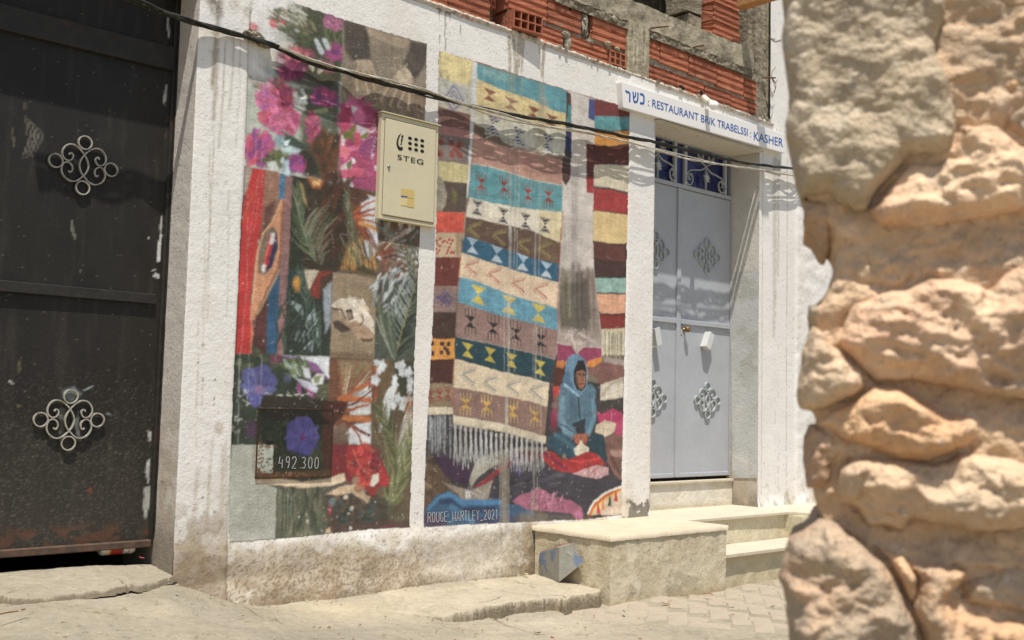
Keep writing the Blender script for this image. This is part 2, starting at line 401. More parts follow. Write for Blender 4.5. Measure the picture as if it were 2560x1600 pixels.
M['interior'] = mat('interior_dark', srgb(95, 84, 70), rough=.95, noise=[(4, .4)], bumps=[(20, .02)])
M['mortar'] = mat('mortar', srgb(168, 160, 140), rough=.95, noise=[(20, .25)], bumps=[(50, .02), (160, .004)])
# ------------------------------------------------------------------ the house front
def relief(x, z):
    d = .006*(fbm(x/.5, z/.5, 11, 2)-.5)+.0015*(fbm(x/.09, z/.07, 12, 3)-.5)
    d = d+.010*(1-sstep(2.425, 2.440, x))*sstep(2.16, 2.18, x)+.008*sstep(5.134, 5.145, x)*(1-sstep(5.38, 5.40, x))
    low = 1-sstep(-.72, -.60, z)
    d = d+low*(.012+.022*(fbm(x/.16, z/.13, 13, 3)-.5))
    foot = 1-sstep(-.98, -.80, z)
    d = d+foot*.025*(1-sstep(4.0, 4.4, x))
    rough = sstep(7.05, 7.08, x)
    return d+rough*(.012+.012*(fbm(x/.12, z/.09, 14, 3)-.5))
ZT = 2.15
def ztop(x): return 2.157-.009*(x-3.5)
house = thing('house', 'white plastered house front with a painted mural and an unfinished brick storey on top', 'house')
blocks = [  # x0, x1, z0, z1, dx, dz
    (2.174, 5.385, -1.15, ZT, .0085, .0065), (5.385, 6.58, 1.88, ZT, .010, .0065), (6.58, 6.72, -.72, ZT, .010, .008),
    (6.72, 8.8, -1.15, 4.2, .012, .010), (-1.0, 2.174, 1.87, ZT, .03, .02), (-5.0, -1.0, -1.15, ZT, .06, .05)]
VX = []; VZ = []; FF = []; off = 0
for (x0, x1, z0, z1, dx, dz) in blocks:
    nx = int(round((x1-x0)/dx))+1; nz = int(round((z1-z0)/dz))+1
    X, Z = np.meshgrid(np.linspace(x0, x1, nx), np.linspace(z0, z1, nz))
    FF.append(grid(nx, nz, off)); off += nx*nz; VX.append(X.ravel()); VZ.append(Z.ravel())
VX = np.concatenate(VX); VZ = np.concatenate(VZ); FF = np.vstack(FF)
VZ = np.where((VZ > ZT-.001) & (VX < 6.72), ztop(VX)+.006*(fbm(VX/.03, VX*0, 3, 3)-.5), VZ)
WHITE = (224, 219, 210)
P = Paint(VX, VZ, WHITE)
R = random.Random(5)
# general tone: faint warm dirt, heavier towards the foot and at the drip lines
n1 = fbm(VX/.35, VZ/.5, 21, 4); n2 = fbm(VX/.05, VZ/.05, 22, 4); n3 = fbm(VX/.015, VZ/.015, 23, 3)
def tint(a, col):
    a = np.clip(a, 0, 1)[:, None]; P.c[:] = P.c*(1-a)+lin(col)*a
tint(.35*sstep(.5, .75, n1), (206, 198, 182))
edge = -.63+.10*(n1-.5)+.16*(n2-.5)
left = (VX < 5.0)
foot = (1-sstep(-.14, .10, VZ-edge+.04))*left
nl = fbm(VX/.45, VZ/.16, 24, 5); nm = fbm(VX/.10, VZ/.045, 29, 5); ng = fbm(VX/.009, VZ/.008, 25, 2)
side = 1-sstep(3.0, 4.6, VX)*.6
tint(foot*.85*sstep(.15, .5, n2+.3*(nl-.5)), (200, 187, 162))
tint(foot*.80*side*sstep(.36, .60, nl-.25*sstep(-.80, -.62, VZ)+.14), (172, 154, 128))
tint(foot*.45*sstep(.46, .62, nm)*(1-sstep(-.78, -.62, VZ)), (150, 130, 104))
tint(foot*.22*sstep(.52, .64, fbm(VX/.14, VZ/.10, 30, 4)), (212, 202, 184))
tint(foot*.65*sstep(.60, .72, ng+.25*(nl-.5)+.12*(1-sstep(-.95, -.7, VZ))), (116, 98, 76))
tint((1-sstep(-.98, -.86, VZ))*left*.75*sstep(.3, .6, n2), (144, 124, 96))
pil = (VX > 2.17) & (VX < 2.43)
tint(pil*(1-sstep(-.7, -.25, VZ+.2*(n2-.5)))*.8*sstep(.42, .62, n2), (150, 132, 108))
tint(pil*(1-sstep(-.75, -.5, VZ+.1*(n2-.5)))*.7, (146, 126, 102))
# right hand walls by the steps
rt = VX > 5.1
tint(rt*.8*(1-sstep(-.66, -.45, VZ+.22*(n2-.5)))*sstep(.40, .6, n1+.3*(n2-.5)), (196, 184, 158))
tint(.55*(VX > 6.6)*(1-sstep(-.62, -.50, VZ+.25*(n2-.5)))*sstep(.50, .66, fbm(VX/.05, VZ/.06, 26, 4)), (150, 142, 126))
tint((VX > 5.13)*(VX < 5.39)*(1-sstep(-.61, -.50, VZ+.2*(n2-.5)))*sstep(.56, .6, fbm(VX/.06, VZ/.07, 27, 4)), (128, 120, 106))
P.poly(G1((1145, 230), (1150, 165), (1180, 195), (1225, 165), (1225, 205), (1190, 232)), (118, 110, 98), 1)
P.poly(G1((1250, 235), (1248, 145), (1268, 140), (1275, 200), (1262, 245)), (118, 110, 98), 1)
P.poly(G1((1165, 245), (1210, 240), (1235, 275), (1200, 275)), (128, 122, 108), .8)
# grainy fine pits
tint((n3 > .74)*left*(1-sstep(-.6, -.35, VZ))*.5, (110, 96, 78))
tint((fbm(VX/.006, VZ/.006, 28, 2) > .86)*.5, (130, 120, 104))
# drips running down from the top of the wall
def streak(x, z0, z1, w, col=(150, 138, 115), a=.8, wob=.004, seed=0):
    n = 14; t = np.linspace(0, 1, n)
    pts = [(x+wob*2*(vn(np.array([k*.7]), np.array([x*31.]), seed)[0]-.5), z0+(z1-z0)*k/(n-1)) for k in range(n)]
    P.line(pts, w, col, a, wall=True, dry=.25, w2=w*.5, soft=w*.5)
def wx(p): return float(onY(np.array([p], float))[0, 0])
def wz(p): return float(onY(np.array([p], float))[0, 2])
for (a_, b_, w) in ((T4(560, 250), T4(565, 470), .030), (T4(590, 240), T4(600, 470), .030), (T4(630, 250), T4(612, 480), .040), (T4(655, 260), T4(640, 470), .02),
                    (T4(755, 285), T4(758, 350), .014), (T4(790, 300), T4(775, 500), .028), (T4(780, 330), T4(785, 540), .012)):
    P.line([a_, ((a_[0]+b_[0])/2+.8, (a_[1]+b_[1])/2), b_], w, (158, 146, 120), .9, dry=.55, w2=w*.7, soft=.006)
for (a_, b_, w) in ((T4(100, 60), T4(104, 290), .006), (T4(140, 45), T4(142, 330), .012), (T4(175, 60), T4(173, 220), .006), (T4(90, 45), T4(112, 75), .03), (T4(130, 50), T4(165, 90), .04), (T4(240, 170), T4(246, 250), .008)):
    P.line([a_, b_], w, (120, 108, 86), .85, dry=.2, w2=w*.5)
# pilaster on the left: long brown runs
for x1, y1, x2, y2, w, a in ((1010, 140, 1000, 420, .012, .8), (1025, 60, 1005, 560, .016, .75), (1060, 200, 1030, 700, .008, .6), (1100, 150, 1080, 520, .010, .5), (1000, 240, 995, 400, .012, .7),
                             (985, 700, 975, 1500, .006, .45), (1005, 560, 985, 1100, .006, .5), (1130, 200, 1110, 700, .006, .4), (1075, 900, 1065, 1500, .006, .35), (965, 1150, 955, 1500, .012, .3)):
    P.line(Z1((x1, y1), ((x1+x2)/2+6, (y1+y2)/2), (x2, y2)), w, (138, 124, 98), a, dry=.35, soft=w)
for x1, y1, x2, y2, w, a in ((935, 0, 920, 600, .005, .55), (955, 0, 950, 420, .004, .4), (1000, 560, 960, 1100, .012, .45), (930, 700, 900, 1050, .02, .45), (1050, 600, 1040, 1250, .02, .5), (985, 680, 975, 1080, .012, .4), (1065, 560, 1065, 1200, .010, .4)):
    P.line(Z2((x1, y1), (x2, y2)), w, (160, 144, 112), a, dry=.5, soft=w)
for x, y, rx, ry in ((1010, 25, .03, .05), (1030, 60, .02, .05), (1000, 0, .05, .02)): P.blob(Z1(x, y), rx, ry, (104, 94, 74), .75, .8, dry=.7)
for x, y in ((1105, 30), (1165, 55), (1180, 80)): P.blob(Z1(x, y), .025, .022, (140, 126, 100), .6, .8, dry=.8)
for x, y in ((930, 200), (955, 120), (1010, 285), (1005, 400), (1005, 370), (955, 285), (955, 840), (1010, 905), (960, 910)): P.blob(Z2(x, y), .006, .006, (110, 100, 82), .8, .8)
P.blob(Z2(1030, 510), .022, .03, (182, 168, 146), .7, .6, dry=.4)
# stains of the stripe between the two pictures and below the right one
for x1, y1, x2, y2, w, a, c in ((600, 950, 610, 1330, .02, .6, (150, 134, 104)), (655, 950, 650, 1330, .05, .45, (176, 160, 128)), (820, 930, 830, 1310, .05, .8, (138, 120, 88)), (780, 960, 800, 1250, .03, .5, (150, 132, 100)),
                             (860, 960, 865, 1320, .02, .6, (130, 112, 82)), (700, 960, 690, 1300, .02, .4, (160, 144, 112))):
    P.line(RC((x1, y1), (x2, y2)), w, c, a, dry=.5, soft=w)
P.blob(RC(400, 1190), .3, .12, (205, 196, 178), .6, .8, dry=.6)
# right of the door: thin brown runs, then two wider greyish strips
for xw in (6.63, 6.80, 6.845, 6.95):
    streak(xw, 2.1, -.6, .007, (160, 144, 118), .6)
streak(6.78, 1.86, .55, .05, (168, 158, 136), .55); streak(6.83, 1.86, 1.0, .03, (150, 140, 118), .5)
P.poly(RA((135, 265), (200, 285), (170, 345), (120, 330)), (150, 138, 112), .5, dry=.8)
P.poly(Z3((150, 240), (230, 235), (330, 310), (330, 350), (200, 310)), (140, 124, 96), .9, dry=.5)
facade_col = P.c.copy()
V = np.stack([VX, D-relief(VX, VZ), VZ], 1)
facade = link('wall', mesh_from('wall', V, FF, M['plaster'], facade_col, True), house)
facade['label'] = 'white plastered front wall, stained brown along its foot'

def plain_paint(n, col, x=None, z=None, amt=.1):
    c = np.tile(lin(col), (n, 1)); return c
def reveal(name, fx, n1_, n2_, base, dirt=True, parent=None, matn='plaster'):
    """small painted grid: fx(u,v) gives the point"""
    u, v = np.meshgrid(np.linspace(0, 1, n1_), np.linspace(0, 1, n2_)); u = u.ravel(); v = v.ravel()
    pts = fx(u, v); A = pts[:, 0]+pts[:, 1]*1.3; B = pts[:, 2]
    c = np.tile(lin(base), (len(u), 1))
    n = fbm(A/.06, B/.09, 31, 4)
    if dirt:
        a = (1-sstep(-.45, .25, B+.5*(n-.5)))*.75*sstep(.25, .6, n); c = c*(1-a[:, None])+lin((168, 152, 128))*a[:, None]
        a = (1-sstep(-.72, -.50, B+.3*(n-.5)))*.8; c = c*(1-a[:, None])+lin((120, 110, 94))*a[:, None]
    a = .6*(fbm(A/.008, B/.008, 33, 2) > .86); c = c*(1-a[:, None])+lin((120, 108, 92))*a[:, None]
    return link(name, mesh_from(name, pts, grid(n1_, n2_), M[matn], c, True), parent or house)
def st(*a): return np.stack([np.broadcast_to(q, a[-1].shape) if np.ndim(q) == 0 else q for q in a[:-1]]+[a[-1]], 1)
def three(x, y, z):
    x, y, z = np.broadcast_arrays(np.asarray(x, float), np.asarray(y, float), np.asarray(z, float)); return np.stack([x, y, z], 1)
JX = 2.174
reveal('gate_reveal', lambda u, v: three(JX+.004*(fbm(u*6, v*40, 41, 3)-.5), D-.012+.012*u+.5*u, -1.0+2.9*v), 40, 320, (196, 188, 176))
reveal('door_reveal', lambda u, v: three(6.58+.003*(fbm(u*6, v*40, 43, 3)-.5), D-.004+.36*u, -.72+2.6*v), 36, 260, (206, 200, 188))
reveal('door_reveal', lambda u, v: three(5.385, D-.012+.37*u, -.72+2.6*v), 10, 60, (214, 208, 198))
reveal('door_soffit', lambda u, v: three(5.385+1.195*v, D-.045+.40*u, 1.88+.003*fbm(u*5, v*8, 4, 3)), 20, 60, (212, 204, 188), dirt=False)
reveal('gate_soffit', lambda u, v: three(-1.0+3.174*v, D+.5*u, 1.87+0*u), 10, 60, (200, 192, 180), dirt=False)
# cement patch on the right reveal
PV = onX(D6((772, 110), (965, 110), (955, 1500), (785, 1500)), 6.576)
b_ = MB(); b_.add([tuple(p) for p in PV], [(0, 1, 2, 3)])
# masonry core behind the plaster, blocking light leaks
b_ = MB()
b_.box((2.18, D+.03, -1.15), (5.379, 4.98, 2.13)); b_.box((6.586, D+.03, -1.15), (6.72, 4.98, 2.10)); b_.box((6.722, D+.04, -1.15), (8.79, 4.98, 4.19))
b_.box((5.379, D+.03, 1.89), (6.586, 4.98, 2.10)); b_.box((-1.0, D+.03, 1.88), (2.18, 4.98, 2.12)); b_.box((-5, D+.03, -1.15), (-1.006, 4.98, 2.13))
b_.build('masonry', M['cement'], house)
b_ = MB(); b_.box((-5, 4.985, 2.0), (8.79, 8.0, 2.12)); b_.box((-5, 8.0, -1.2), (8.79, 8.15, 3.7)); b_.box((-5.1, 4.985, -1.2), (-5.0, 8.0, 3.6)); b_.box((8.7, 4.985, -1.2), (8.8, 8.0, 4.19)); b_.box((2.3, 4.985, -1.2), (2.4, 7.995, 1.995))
b_.build('rear_light_block', M['interior'], house)  # unseen boxes added to shut light out behind the gate
b_ = MB()
V_ = PV.copy(); V_[:, 0] = 6.5755
b_.add([tuple(p) for p in V_], [(0, 1, 2, 3)])
cp = b_.build('cement_patch', mat('reveal_patch', srgb(190, 190, 184), rough=.95, noise=[(8, .08)], patches=[(srgb(170, 166, 154), 5, .5, .6, None, .7), (srgb(206, 200, 190), 8, .55, .7, None, .8)], bumps=[(60, .003)]), house)

# ------------------------------------------------------------------ the mural, left picture
def picture(name, x0, x1, z0, z1, dx, dz, base):
    nx = int((x1-x0)/dx)+1; nz = int((z1-z0)/dz)+1
    X, Z = np.meshgrid(np.linspace(x0, x1, nx), np.linspace(z0, z1, nz)); X = X.ravel(); Z = Z.ravel()
    return Paint(X, Z, base), nx, nz
def finish(name, p, nx, nz, keep, material, label):
    """drop the cells that carry no paint; the sheet follows the plaster"""
    c3 = p.c.reshape(nz, nx, 3)
    for ax in (0, 1):
        c3 = .5*c3+.25*(np.roll(c3, 1, ax)+np.roll(c3, -1, ax))      # wet edges run into each other
    p.c = c3.reshape(-1, 3)
    lo_ = fbm(p.X/.09, p.Z/.07, 66, 4)-.5; st_ = fbm(p.X/.008, p.Z/.05, 67, 3)-.5; p.c = np.clip(p.c*(1+.40*lo_+.22*st_)[:, None], 0, 1)
    g_ = p.c.mean(1, keepdims=True); p.c = p.c*.84+g_*.16; p.c = p.c*.95+lin((150, 142, 124))*.05      # sun-faded, dusty paint
    q = grid(nx, nz); k = keep[q].all(1); q = q[k]
    used = np.unique(q); mp = -np.ones(nx*nz, int); mp[used] = np.arange(len(used))
    V = np.stack([p.X, D-relief(p.X, p.Z)-.0022, p.Z], 1)[used]
    o = link(name, mesh_from(name, V, mp[q], material, p.c[used], True), house)
    o['label'] = label
    return o
L_X0, L_X1 = 2.425, 3.500
p, nx, nz = picture('mural_panel', L_X0, L_X1, -.70, 2.14, .0042, .0034, (90, 85, 75))
DG = (62, 68, 44); MG = (96, 102, 66); PK = (176, 66, 104); HP = (190, 90, 124); VI = (132, 50, 110); PG = (190, 196, 182)
# -- flowers (top left)
p.poly(Z3((180, 100), (500, 10), (940, 150), (905, 1455), (640, 1400), (150, 1310)), (182, 186, 170), .95, var=.2)
p.poly(Z3((185, 230), (250, 160), (330, 200), (450, 300), (560, 360), (430, 400), (260, 360), (190, 300)), (206, 198, 176), .8, soft=.03, dry=.3)
p.poly(Z3((190, 430), (240, 420), (330, 470), (360, 560), (330, 640), (240, 640), (195, 600)), (140, 136, 122), .9, soft=.04)
p.poly(Z3((560, 60), (600, 32), (940, 150), (925, 640), (800, 700), (640, 600), (500, 520), (430, 420), (540, 380), (560, 280), (470, 180), (430, 110), (540, 90)), (74, 76, 52), 1, soft=.02)
p.poly(Z3((500, 40), (650, 90), (690, 200), (640, 190), (520, 130), (480, 80)), (122, 108, 72), .9, soft=.02)
p.dabs(Z3(470, 190), .10, .05, 40, [(112, 104, 70), (90, 92, 60), (60, 72, 44)], .016, .06, ang=-.3, seed=2)
p.dabs(Z3(600, 230), .10, .08, 60, [(58, 74, 46), (72, 88, 58), (90, 84, 56), (44, 54, 34)], .02, .07, ang=-.5, seed=3)
p.dabs(Z3(560, 160), .06, .04, 22, [(130, 112, 76), (86, 92, 56)], .02, .06, ang=-.4, seed=4)
p.dabs(Z3(850, 270), .05, .05, 34, [(96, 104, 62), (66, 78, 44), (118, 122, 80)], .012, .07, ang=1.5, seed=5)
p.poly(Z3((800, 120), (930, 150), (930, 215), (860, 235), (780, 210), (780, 150)), (166, 92, 122), 1, soft=.012)
p.dabs(Z3(860, 175), .05, .03, 22, [(178, 92, 130), (150, 80, 120), (186, 120, 140)], .02, .05, seed=6)
p.poly(Z3((190, 430), (330, 480), (480, 520), (420, 620), (350, 680), (260, 650), (200, 610)), (122, 122, 108), .7, soft=.03)
p.blob(Z3(200, 560), .03, .04, (168, 130, 66), .7, .9); p.blob(Z3(330, 560), .05, .04, (172, 184, 180), .8, .6, dry=.3)
p.poly(Z3((200, 600), (260, 640), (350, 640), (300, 700), (230, 690)), (82, 84, 50), .9, soft=.015)
p.poly(Z3((440, 500), (700, 560), (780, 640), (900, 660), (905, 760), (700, 700), (560, 660), (470, 640), (400, 560)), (64, 58, 50), .9, soft=.02)
p.poly(Z3((400, 400), (560, 420), (620, 470), (640, 540), (600, 600), (520, 640), (440, 620), (410, 540)), (142, 44, 92), 1, soft=.02)
p.dabs(Z3(540, 520), .07, .05, 60, [(150, 40, 88), (118, 34, 82), (178, 60, 110), (98, 30, 72)], .024, .05, seed=7)
p.poly(Z3((600, 380), (700, 400), (720, 450), (620, 440)), (160, 70, 96), .9, soft=.02)
p.dabs(Z3(560, 430), .07, .03, 24, [(196, 90, 96), (206, 110, 110)], .02, .05, seed=8)
p.poly(Z3((780, 400), (860, 345), (930, 370), (935, 470), (880, 480), (790, 450)), (156, 62, 116), 1, soft=.012)
p.dabs(Z3(870, 410), .05, .04, 30, [(160, 56, 120), (186, 72, 116), (120, 56, 120)], .02, .05, seed=9)
p.poly(Z3((760, 470), (860, 500), (890, 560), (800, 580), (740, 530)), (146, 80, 96), .9, soft=.02)
for a, b in (((725, 330), (765, 410)), ((790, 325), (815, 375)), ((640, 705), (680, 770))): p.line(Z3(a, b), .028, (196, 206, 204), .9)
p.dabs(Z3(720, 520), .05, .03, 14, [(156, 148, 118), (190, 184, 164)], .02, .03, seed=10)
p.poly(Z3((300, 490), (400, 520), (440, 545), (330, 515)), (196, 180, 130), .9)
p.poly(Z3((355, 610), (480, 650), (560, 700), (520, 740), (420, 690), (365, 660)), (160, 158, 108), .9, soft=.01)
p.poly(Z3((560, 700), (700, 690), (740, 780), (700, 900), (690, 1000), (640, 1060), (580, 1000), (570, 900), (600, 800)), (112, 116, 86), .9, soft=.02)
# lower half
p.poly(Z3((600, 680), (700, 700), (905, 760), (905, 1450), (650, 1400), (560, 1250), (600, 1100), (640, 900)), (84, 84, 62), .95, soft=.03)
p.poly(Z3((320, 680), (440, 700), (520, 740), (550, 850), (600, 900), (590, 1000), (540, 1080), (440, 1010), (340, 960), (290, 860), (250, 780), (290, 720)), HP, 1, soft=.014)
p.dabs(Z3(430, 830), .11, .12, 160, [(206, 92, 140), (182, 60, 104), (216, 112, 150), (166, 50, 96), (196, 70, 80)], .024, .055, seed=11)
p.dabs(Z3(330, 780), .05, .06, 30, [(176, 86, 150), (198, 96, 136)], .02, .05, seed=12)
p.poly(Z3((700, 700), (800, 690), (900, 760), (900, 840), (820, 820), (700, 830), (680, 780)), (136, 66, 124), 1, soft=.015)
p.dabs(Z3(790, 770), .07, .04, 40, [(150, 60, 110), (176, 60, 104), (110, 56, 116)], .022, .05, seed=13)
p.poly(Z3((540, 740), (600, 760), (640, 850), (600, 900), (550, 860)), (196, 200, 182), .9, soft=.012)
p.dabs(Z3(600, 790), .04, .05, 14, [(208, 214, 206), (216, 214, 196)], .02, .035, seed=14)
p.poly(Z3((700, 870), (810, 850), (820, 880), (760, 900), (700, 890)), (150, 154, 104), .9)
p.poly(Z3((720, 900), (840, 890), (850, 1000), (860, 1060), (760, 1080), (720, 1000)), (100, 110, 94), .8, soft=.03)
p.dabs(Z3(700, 1010), .04, .08, 40, [(172, 56, 90), (196, 84, 110), (150, 60, 110)], .022, .05, seed=15)
p.poly(Z3((760, 1080), (905, 1060), (905, 1430), (760, 1400), (740, 1280), (660, 1200), (660, 1120)), (100, 58, 30), .95, soft=.03)
p.dabs(Z3(820, 1180), .08, .10, 50, [(110, 64, 32), (82, 56, 30), (64, 50, 30)], .03, .08, ang=1.4, seed=16)
p.poly(Z3((580, 1150), (680, 1200), (740, 1300), (760, 1390), (620, 1380), (600, 1260)), (46, 44, 28), .95, soft=.025)
p.poly(Z3((430, 1030), (520, 1060), (640, 1140), (690, 1170), (560, 1170), (470, 1160), (400, 1100)), (58, 76, 62), 1, soft=.012)
p.poly(Z3((400, 1060), (470, 1070), (480, 1140), (430, 1160), (395, 1110)), (132, 160, 164), .9, soft=.012)
p.poly(Z3((440, 1180), (520, 1150), (610, 1180), (560, 1220), (480, 1225)), (182, 206, 204), .95, soft=.01, dry=.25)
p.poly(Z3((470, 1110), (520, 1100), (500, 1150), (470, 1150)), (206, 218, 214), .9)
p.poly(Z3((180, 1060), (280, 1040), (290, 1090), (190, 1130)), (86, 98, 50), .9, soft=.02)
p.poly(Z3((190, 1140), (270, 1060), (370, 1060), (385, 1180), (380, 1260), (320, 1310), (210, 1290), (170, 1210)), (170, 62, 120), 1, soft=.012)
p.dabs(Z3(280, 1180), .08, .09, 80, [(206, 66, 90), (176, 60, 130), (136, 54, 124), (196, 84, 140)], .022, .06, ang=1.3, seed=17)
p.poly(Z3((370, 1180), (560, 1230), (600, 1350), (400, 1330), (360, 1260)), (112, 116, 68), .9, soft=.02)
p.dabs(Z3(440, 1280), .09, .04, 34, [(120, 126, 70), (76, 88, 44), (58, 64, 38)], .02, .05, seed=18)
p.poly(Z3((500, 1240), (580, 1200), (620, 1290), (630, 1370), (540, 1350)), (158, 64, 130), 1, soft=.012)
p.dabs(Z3(570, 1290), .05, .04, 24, [(176, 60, 120), (130, 60, 130)], .02, .05, seed=19)
p.poly(Z3((335, 1280), (400, 1270), (430, 1340), (350, 1340)), (206, 214, 206), .9, soft=.01)
p.dabs(Z3(470, 1320), .03, .04, 8, [(180, 200, 206)], .02, .05, ang=1.3, seed=20)
p.blob(Z3(295, 925), .022, .028, (196, 80, 100), .9, .5); p.blob(Z3(390, 1020), .06, .014, (190, 90, 130), .9, .5, rot=-.3)
# -- hands at work (top right)
p.poly(Z3((935, 150), (1605, 345), (1588, 955), (920, 812)), (142, 126, 104), 1, var=.3)
p.poly(Z3((1110, 210), (1450, 320), (1460, 400), (1130, 290)), (168, 146, 116), .9, soft=.015)
p.poly(Z3((1140, 340), (1440, 400), (1400, 520), (1170, 470)), (122, 108, 86), .7, soft=.03)
p.poly(Z3((940, 160), (1110, 205), (1140, 290), (1150, 470), (1045, 480), (1000, 470), (945, 400)), (64, 56, 48), .92, soft=.02, dry=.2)
p.poly(Z3((1470, 318), (1602, 352), (1592, 500), (1500, 640), (1470, 590), (1405, 500), (1450, 400)), (66, 58, 50), .92, soft=.02, dry=.2)
p.poly(Z3((925, 640), (1020, 560), (1040, 700), (1200, 740), (1240, 760), (1590, 740), (1588, 955), (920, 812)), (136, 114, 90), .9, soft=.012)
for k in range(70):
    x = 930+k*9.2; y0 = 690+.22*(x-930); p.line(Z3((x, y0+R.uniform(-10, 20)), (x+22, y0+R.uniform(60, 120))), .004, R.choice([(92, 78, 62), (106, 90, 72), (170, 152, 126)]), .7)
p.poly(Z3((925, 640), (1040, 590), (1050, 690), (1140, 740), (1060, 760), (930, 700)), (126, 112, 92), .8, soft=.02)
for pts in (((1050, 500), (1030, 600), (1040, 700)), ((1080, 500), (1095, 620), (1130, 735)), ((1110, 500), (1140, 600), (1180, 690)), ((1140, 500), (1180, 590), (1205, 650))):
    p.line(Z3(*pts), .034, (186, 160, 128), 1, w2=.02); p.line(Z3(*[(a-10, b) for a, b in pts]), .008, (98, 80, 62), .7)
p.poly(Z3((1040, 480), (1100, 470), (1160, 500), (1170, 560), (1060, 560)), (190, 166, 134), 1, soft=.012)
for pts in (((1380, 600), (1300, 690), (1240, 790)), ((1410, 610), (1360, 720), (1310, 830)), ((1440, 620), (1420, 740), (1370, 840)), ((1465, 620), (1465, 740), (1452, 860))):
    p.line(Z3(*pts), .036, (184, 160, 130), 1, w2=.022); p.line(Z3(*[(a+12, b) for a, b in pts]), .010, (92, 78, 62), .7)
p.poly(Z3((1370, 560), (1420, 520), (1475, 580), (1480, 650), (1380, 640), (1350, 610)), (190, 168, 138), 1, soft=.012)
p.dabs(Z3(1340, 500), .10, .04, 60, [(166, 152, 122), (150, 134, 106), (130, 114, 90)], .006, .02, seed=21)
p.line(Z3((1480, 720), (1590, 740)), .02, (168, 148, 118), .8)
# -- fuchsia petals close up
p.poly(Z3((918, 812), (1245, 880), (1228, 1515), (902, 1452)), (178, 66, 112), 1)
p.dabs(Z3(1060, 1000), .12, .12, 60, [(190, 70, 126), (160, 50, 96), (206, 96, 140), (146, 44, 84)], .05, .10, seed=22)
p.poly(Z3((925, 850), (1000, 840), (990, 960), (960, 1040), (925, 1010)), (180, 46, 86), 1, soft=.01)
p.poly(Z3((1000, 830), (1050, 850), (1010, 900)), (196, 204, 196), .9)
p.poly(Z3((1040, 980), (1090, 1000), (1160, 1030), (1100, 1100), (1040, 1060)), (200, 190, 190), .9, soft=.01)
p.poly(Z3((925, 1060), (960, 1080), (940, 1160), (920, 1150)), (216, 206, 196), .9)
p.poly(Z3((925, 1040), (980, 1030), (1040, 960), (1040, 1000), (1010, 1080), (1030, 1130), (985, 1090), (945, 1100)), (112, 114, 42), 1, soft=.006)
p.poly(Z3((1065, 1070), (1140, 1035), (1145, 1050), (1110, 1090), (1070, 1090)), (120, 122, 52), 1, soft=.006)
p.poly(Z3((1030, 1050), (1070, 1040), (1060, 1150), (1030, 1170)), (206, 66, 80), 1, soft=.006)
p.poly(Z3((1070, 1150), (1150, 1070), (1230, 1080), (1200, 1200), (1120, 1240), (1060, 1200)), (150, 62, 112), 1, soft=.01)
p.poly(Z3((940, 1210), (1030, 1190), (1110, 1240), (1130, 1310), (1050, 1330), (980, 1290)), (176, 62, 100), 1, soft=.008)
p.poly(Z3((915, 1140), (1000, 1180), (960, 1260), (915, 1240)), (214, 104, 118), 1, soft=.01)
p.poly(Z3((920, 1310), (990, 1260), (1010, 1330), (960, 1400), (915, 1370)), (206, 196, 186), .9, soft=.008)
p.poly(Z3((960, 1290), (1000, 1260), (1005, 1310), (980, 1370)), (96, 104, 58), 1, soft=.006)
p.poly(Z3((1000, 1240), (1025, 1250), (1035, 1280), (1010, 1290)), (220, 222, 220), 1)
p.poly(Z3((915, 1345), (1040, 1320), (1100, 1340), (1080, 1400), (990, 1400), (945, 1420)), (208, 78, 108), 1, soft=.01)
p.poly(Z3((905, 1400), (1000, 1410), (1020, 1480), (900, 1450)), (206, 206, 200), .95, soft=.008)
p.poly(Z3((1020, 1400), (1220, 1390), (1225, 1512), (1020, 1480)), (160, 60, 104), 1, soft=.01)
p.poly(Z3((1170, 880), (1245, 885), (1238, 1180), (1200, 1150), (1180, 1000)), (130, 36, 72), .9, soft=.02)
p.poly(Z3((1180, 1310), (1210, 1300), (1215, 1345), (1185, 1345)), (220, 214, 220), .9)
# -- weaving shuttle
p.poly(Z4((145, 40), (210, 60), (190, 180), (140, 260)), (166, 150, 132), 1)
p.poly(Z4((205, 62), (300, 70), (280, 400), (245, 620), (215, 800), (190, 1000), (190, 1410), (70, 1405), (120, 560), (140, 300)), (196, 30, 22), 1, var=.2)
p.poly(Z4((200, 230), (215, 240), (150, 420), (125, 470)), (196, 84, 26), .8, soft=.01)
p.poly(Z4((300, 75), (405, 95), (400, 280), (330, 480), (290, 540), (260, 620), (280, 300)), (156, 108, 84), 1, soft=.01)
p.poly(Z4((290, 340), (370, 300), (330, 480), (260, 620)), (96, 56, 48), .9, soft=.02)
p.poly(Z4((405, 95), (445, 110), (432, 290), (392, 290)), (56, 118, 150), 1)
p.poly(Z4((445, 110), (500, 130), (465, 780), (430, 1420), (385, 1420), (400, 900), (430, 400)), (146, 104, 98), 1)
p.poly(Z4((320, 900), (400, 780), (385, 1412), (285, 1410)), (34, 84, 116), 1)
p.poly(Z4((215, 1170), (250, 1050), (320, 960), (305, 1410), (200, 1408)), (88, 46, 42), 1, soft=.006)
p.poly(Z4((190, 1100), (205, 1120), (205, 1405), (190, 1405)), (222, 120, 60), .8)
p.poly(Z4((410, 285), (438, 290), (432, 360), (405, 520), (400, 700), (385, 800), (320, 920), (270, 1040), (220, 1160), (188, 1160), (195, 1040), (215, 860), (235, 680), (275, 540), (330, 470), (380, 350)), (206, 142, 96), 1, soft=.006)
p.line(Z4((412, 300), (380, 380), (335, 470), (275, 545), (240, 690), (225, 850), (205, 1040)), .007, (228, 176, 128), .7)
p.line(Z4((430, 300), (415, 500), (405, 690), (385, 800), (320, 930), (225, 1140)), .012, (160, 96, 62), .9)
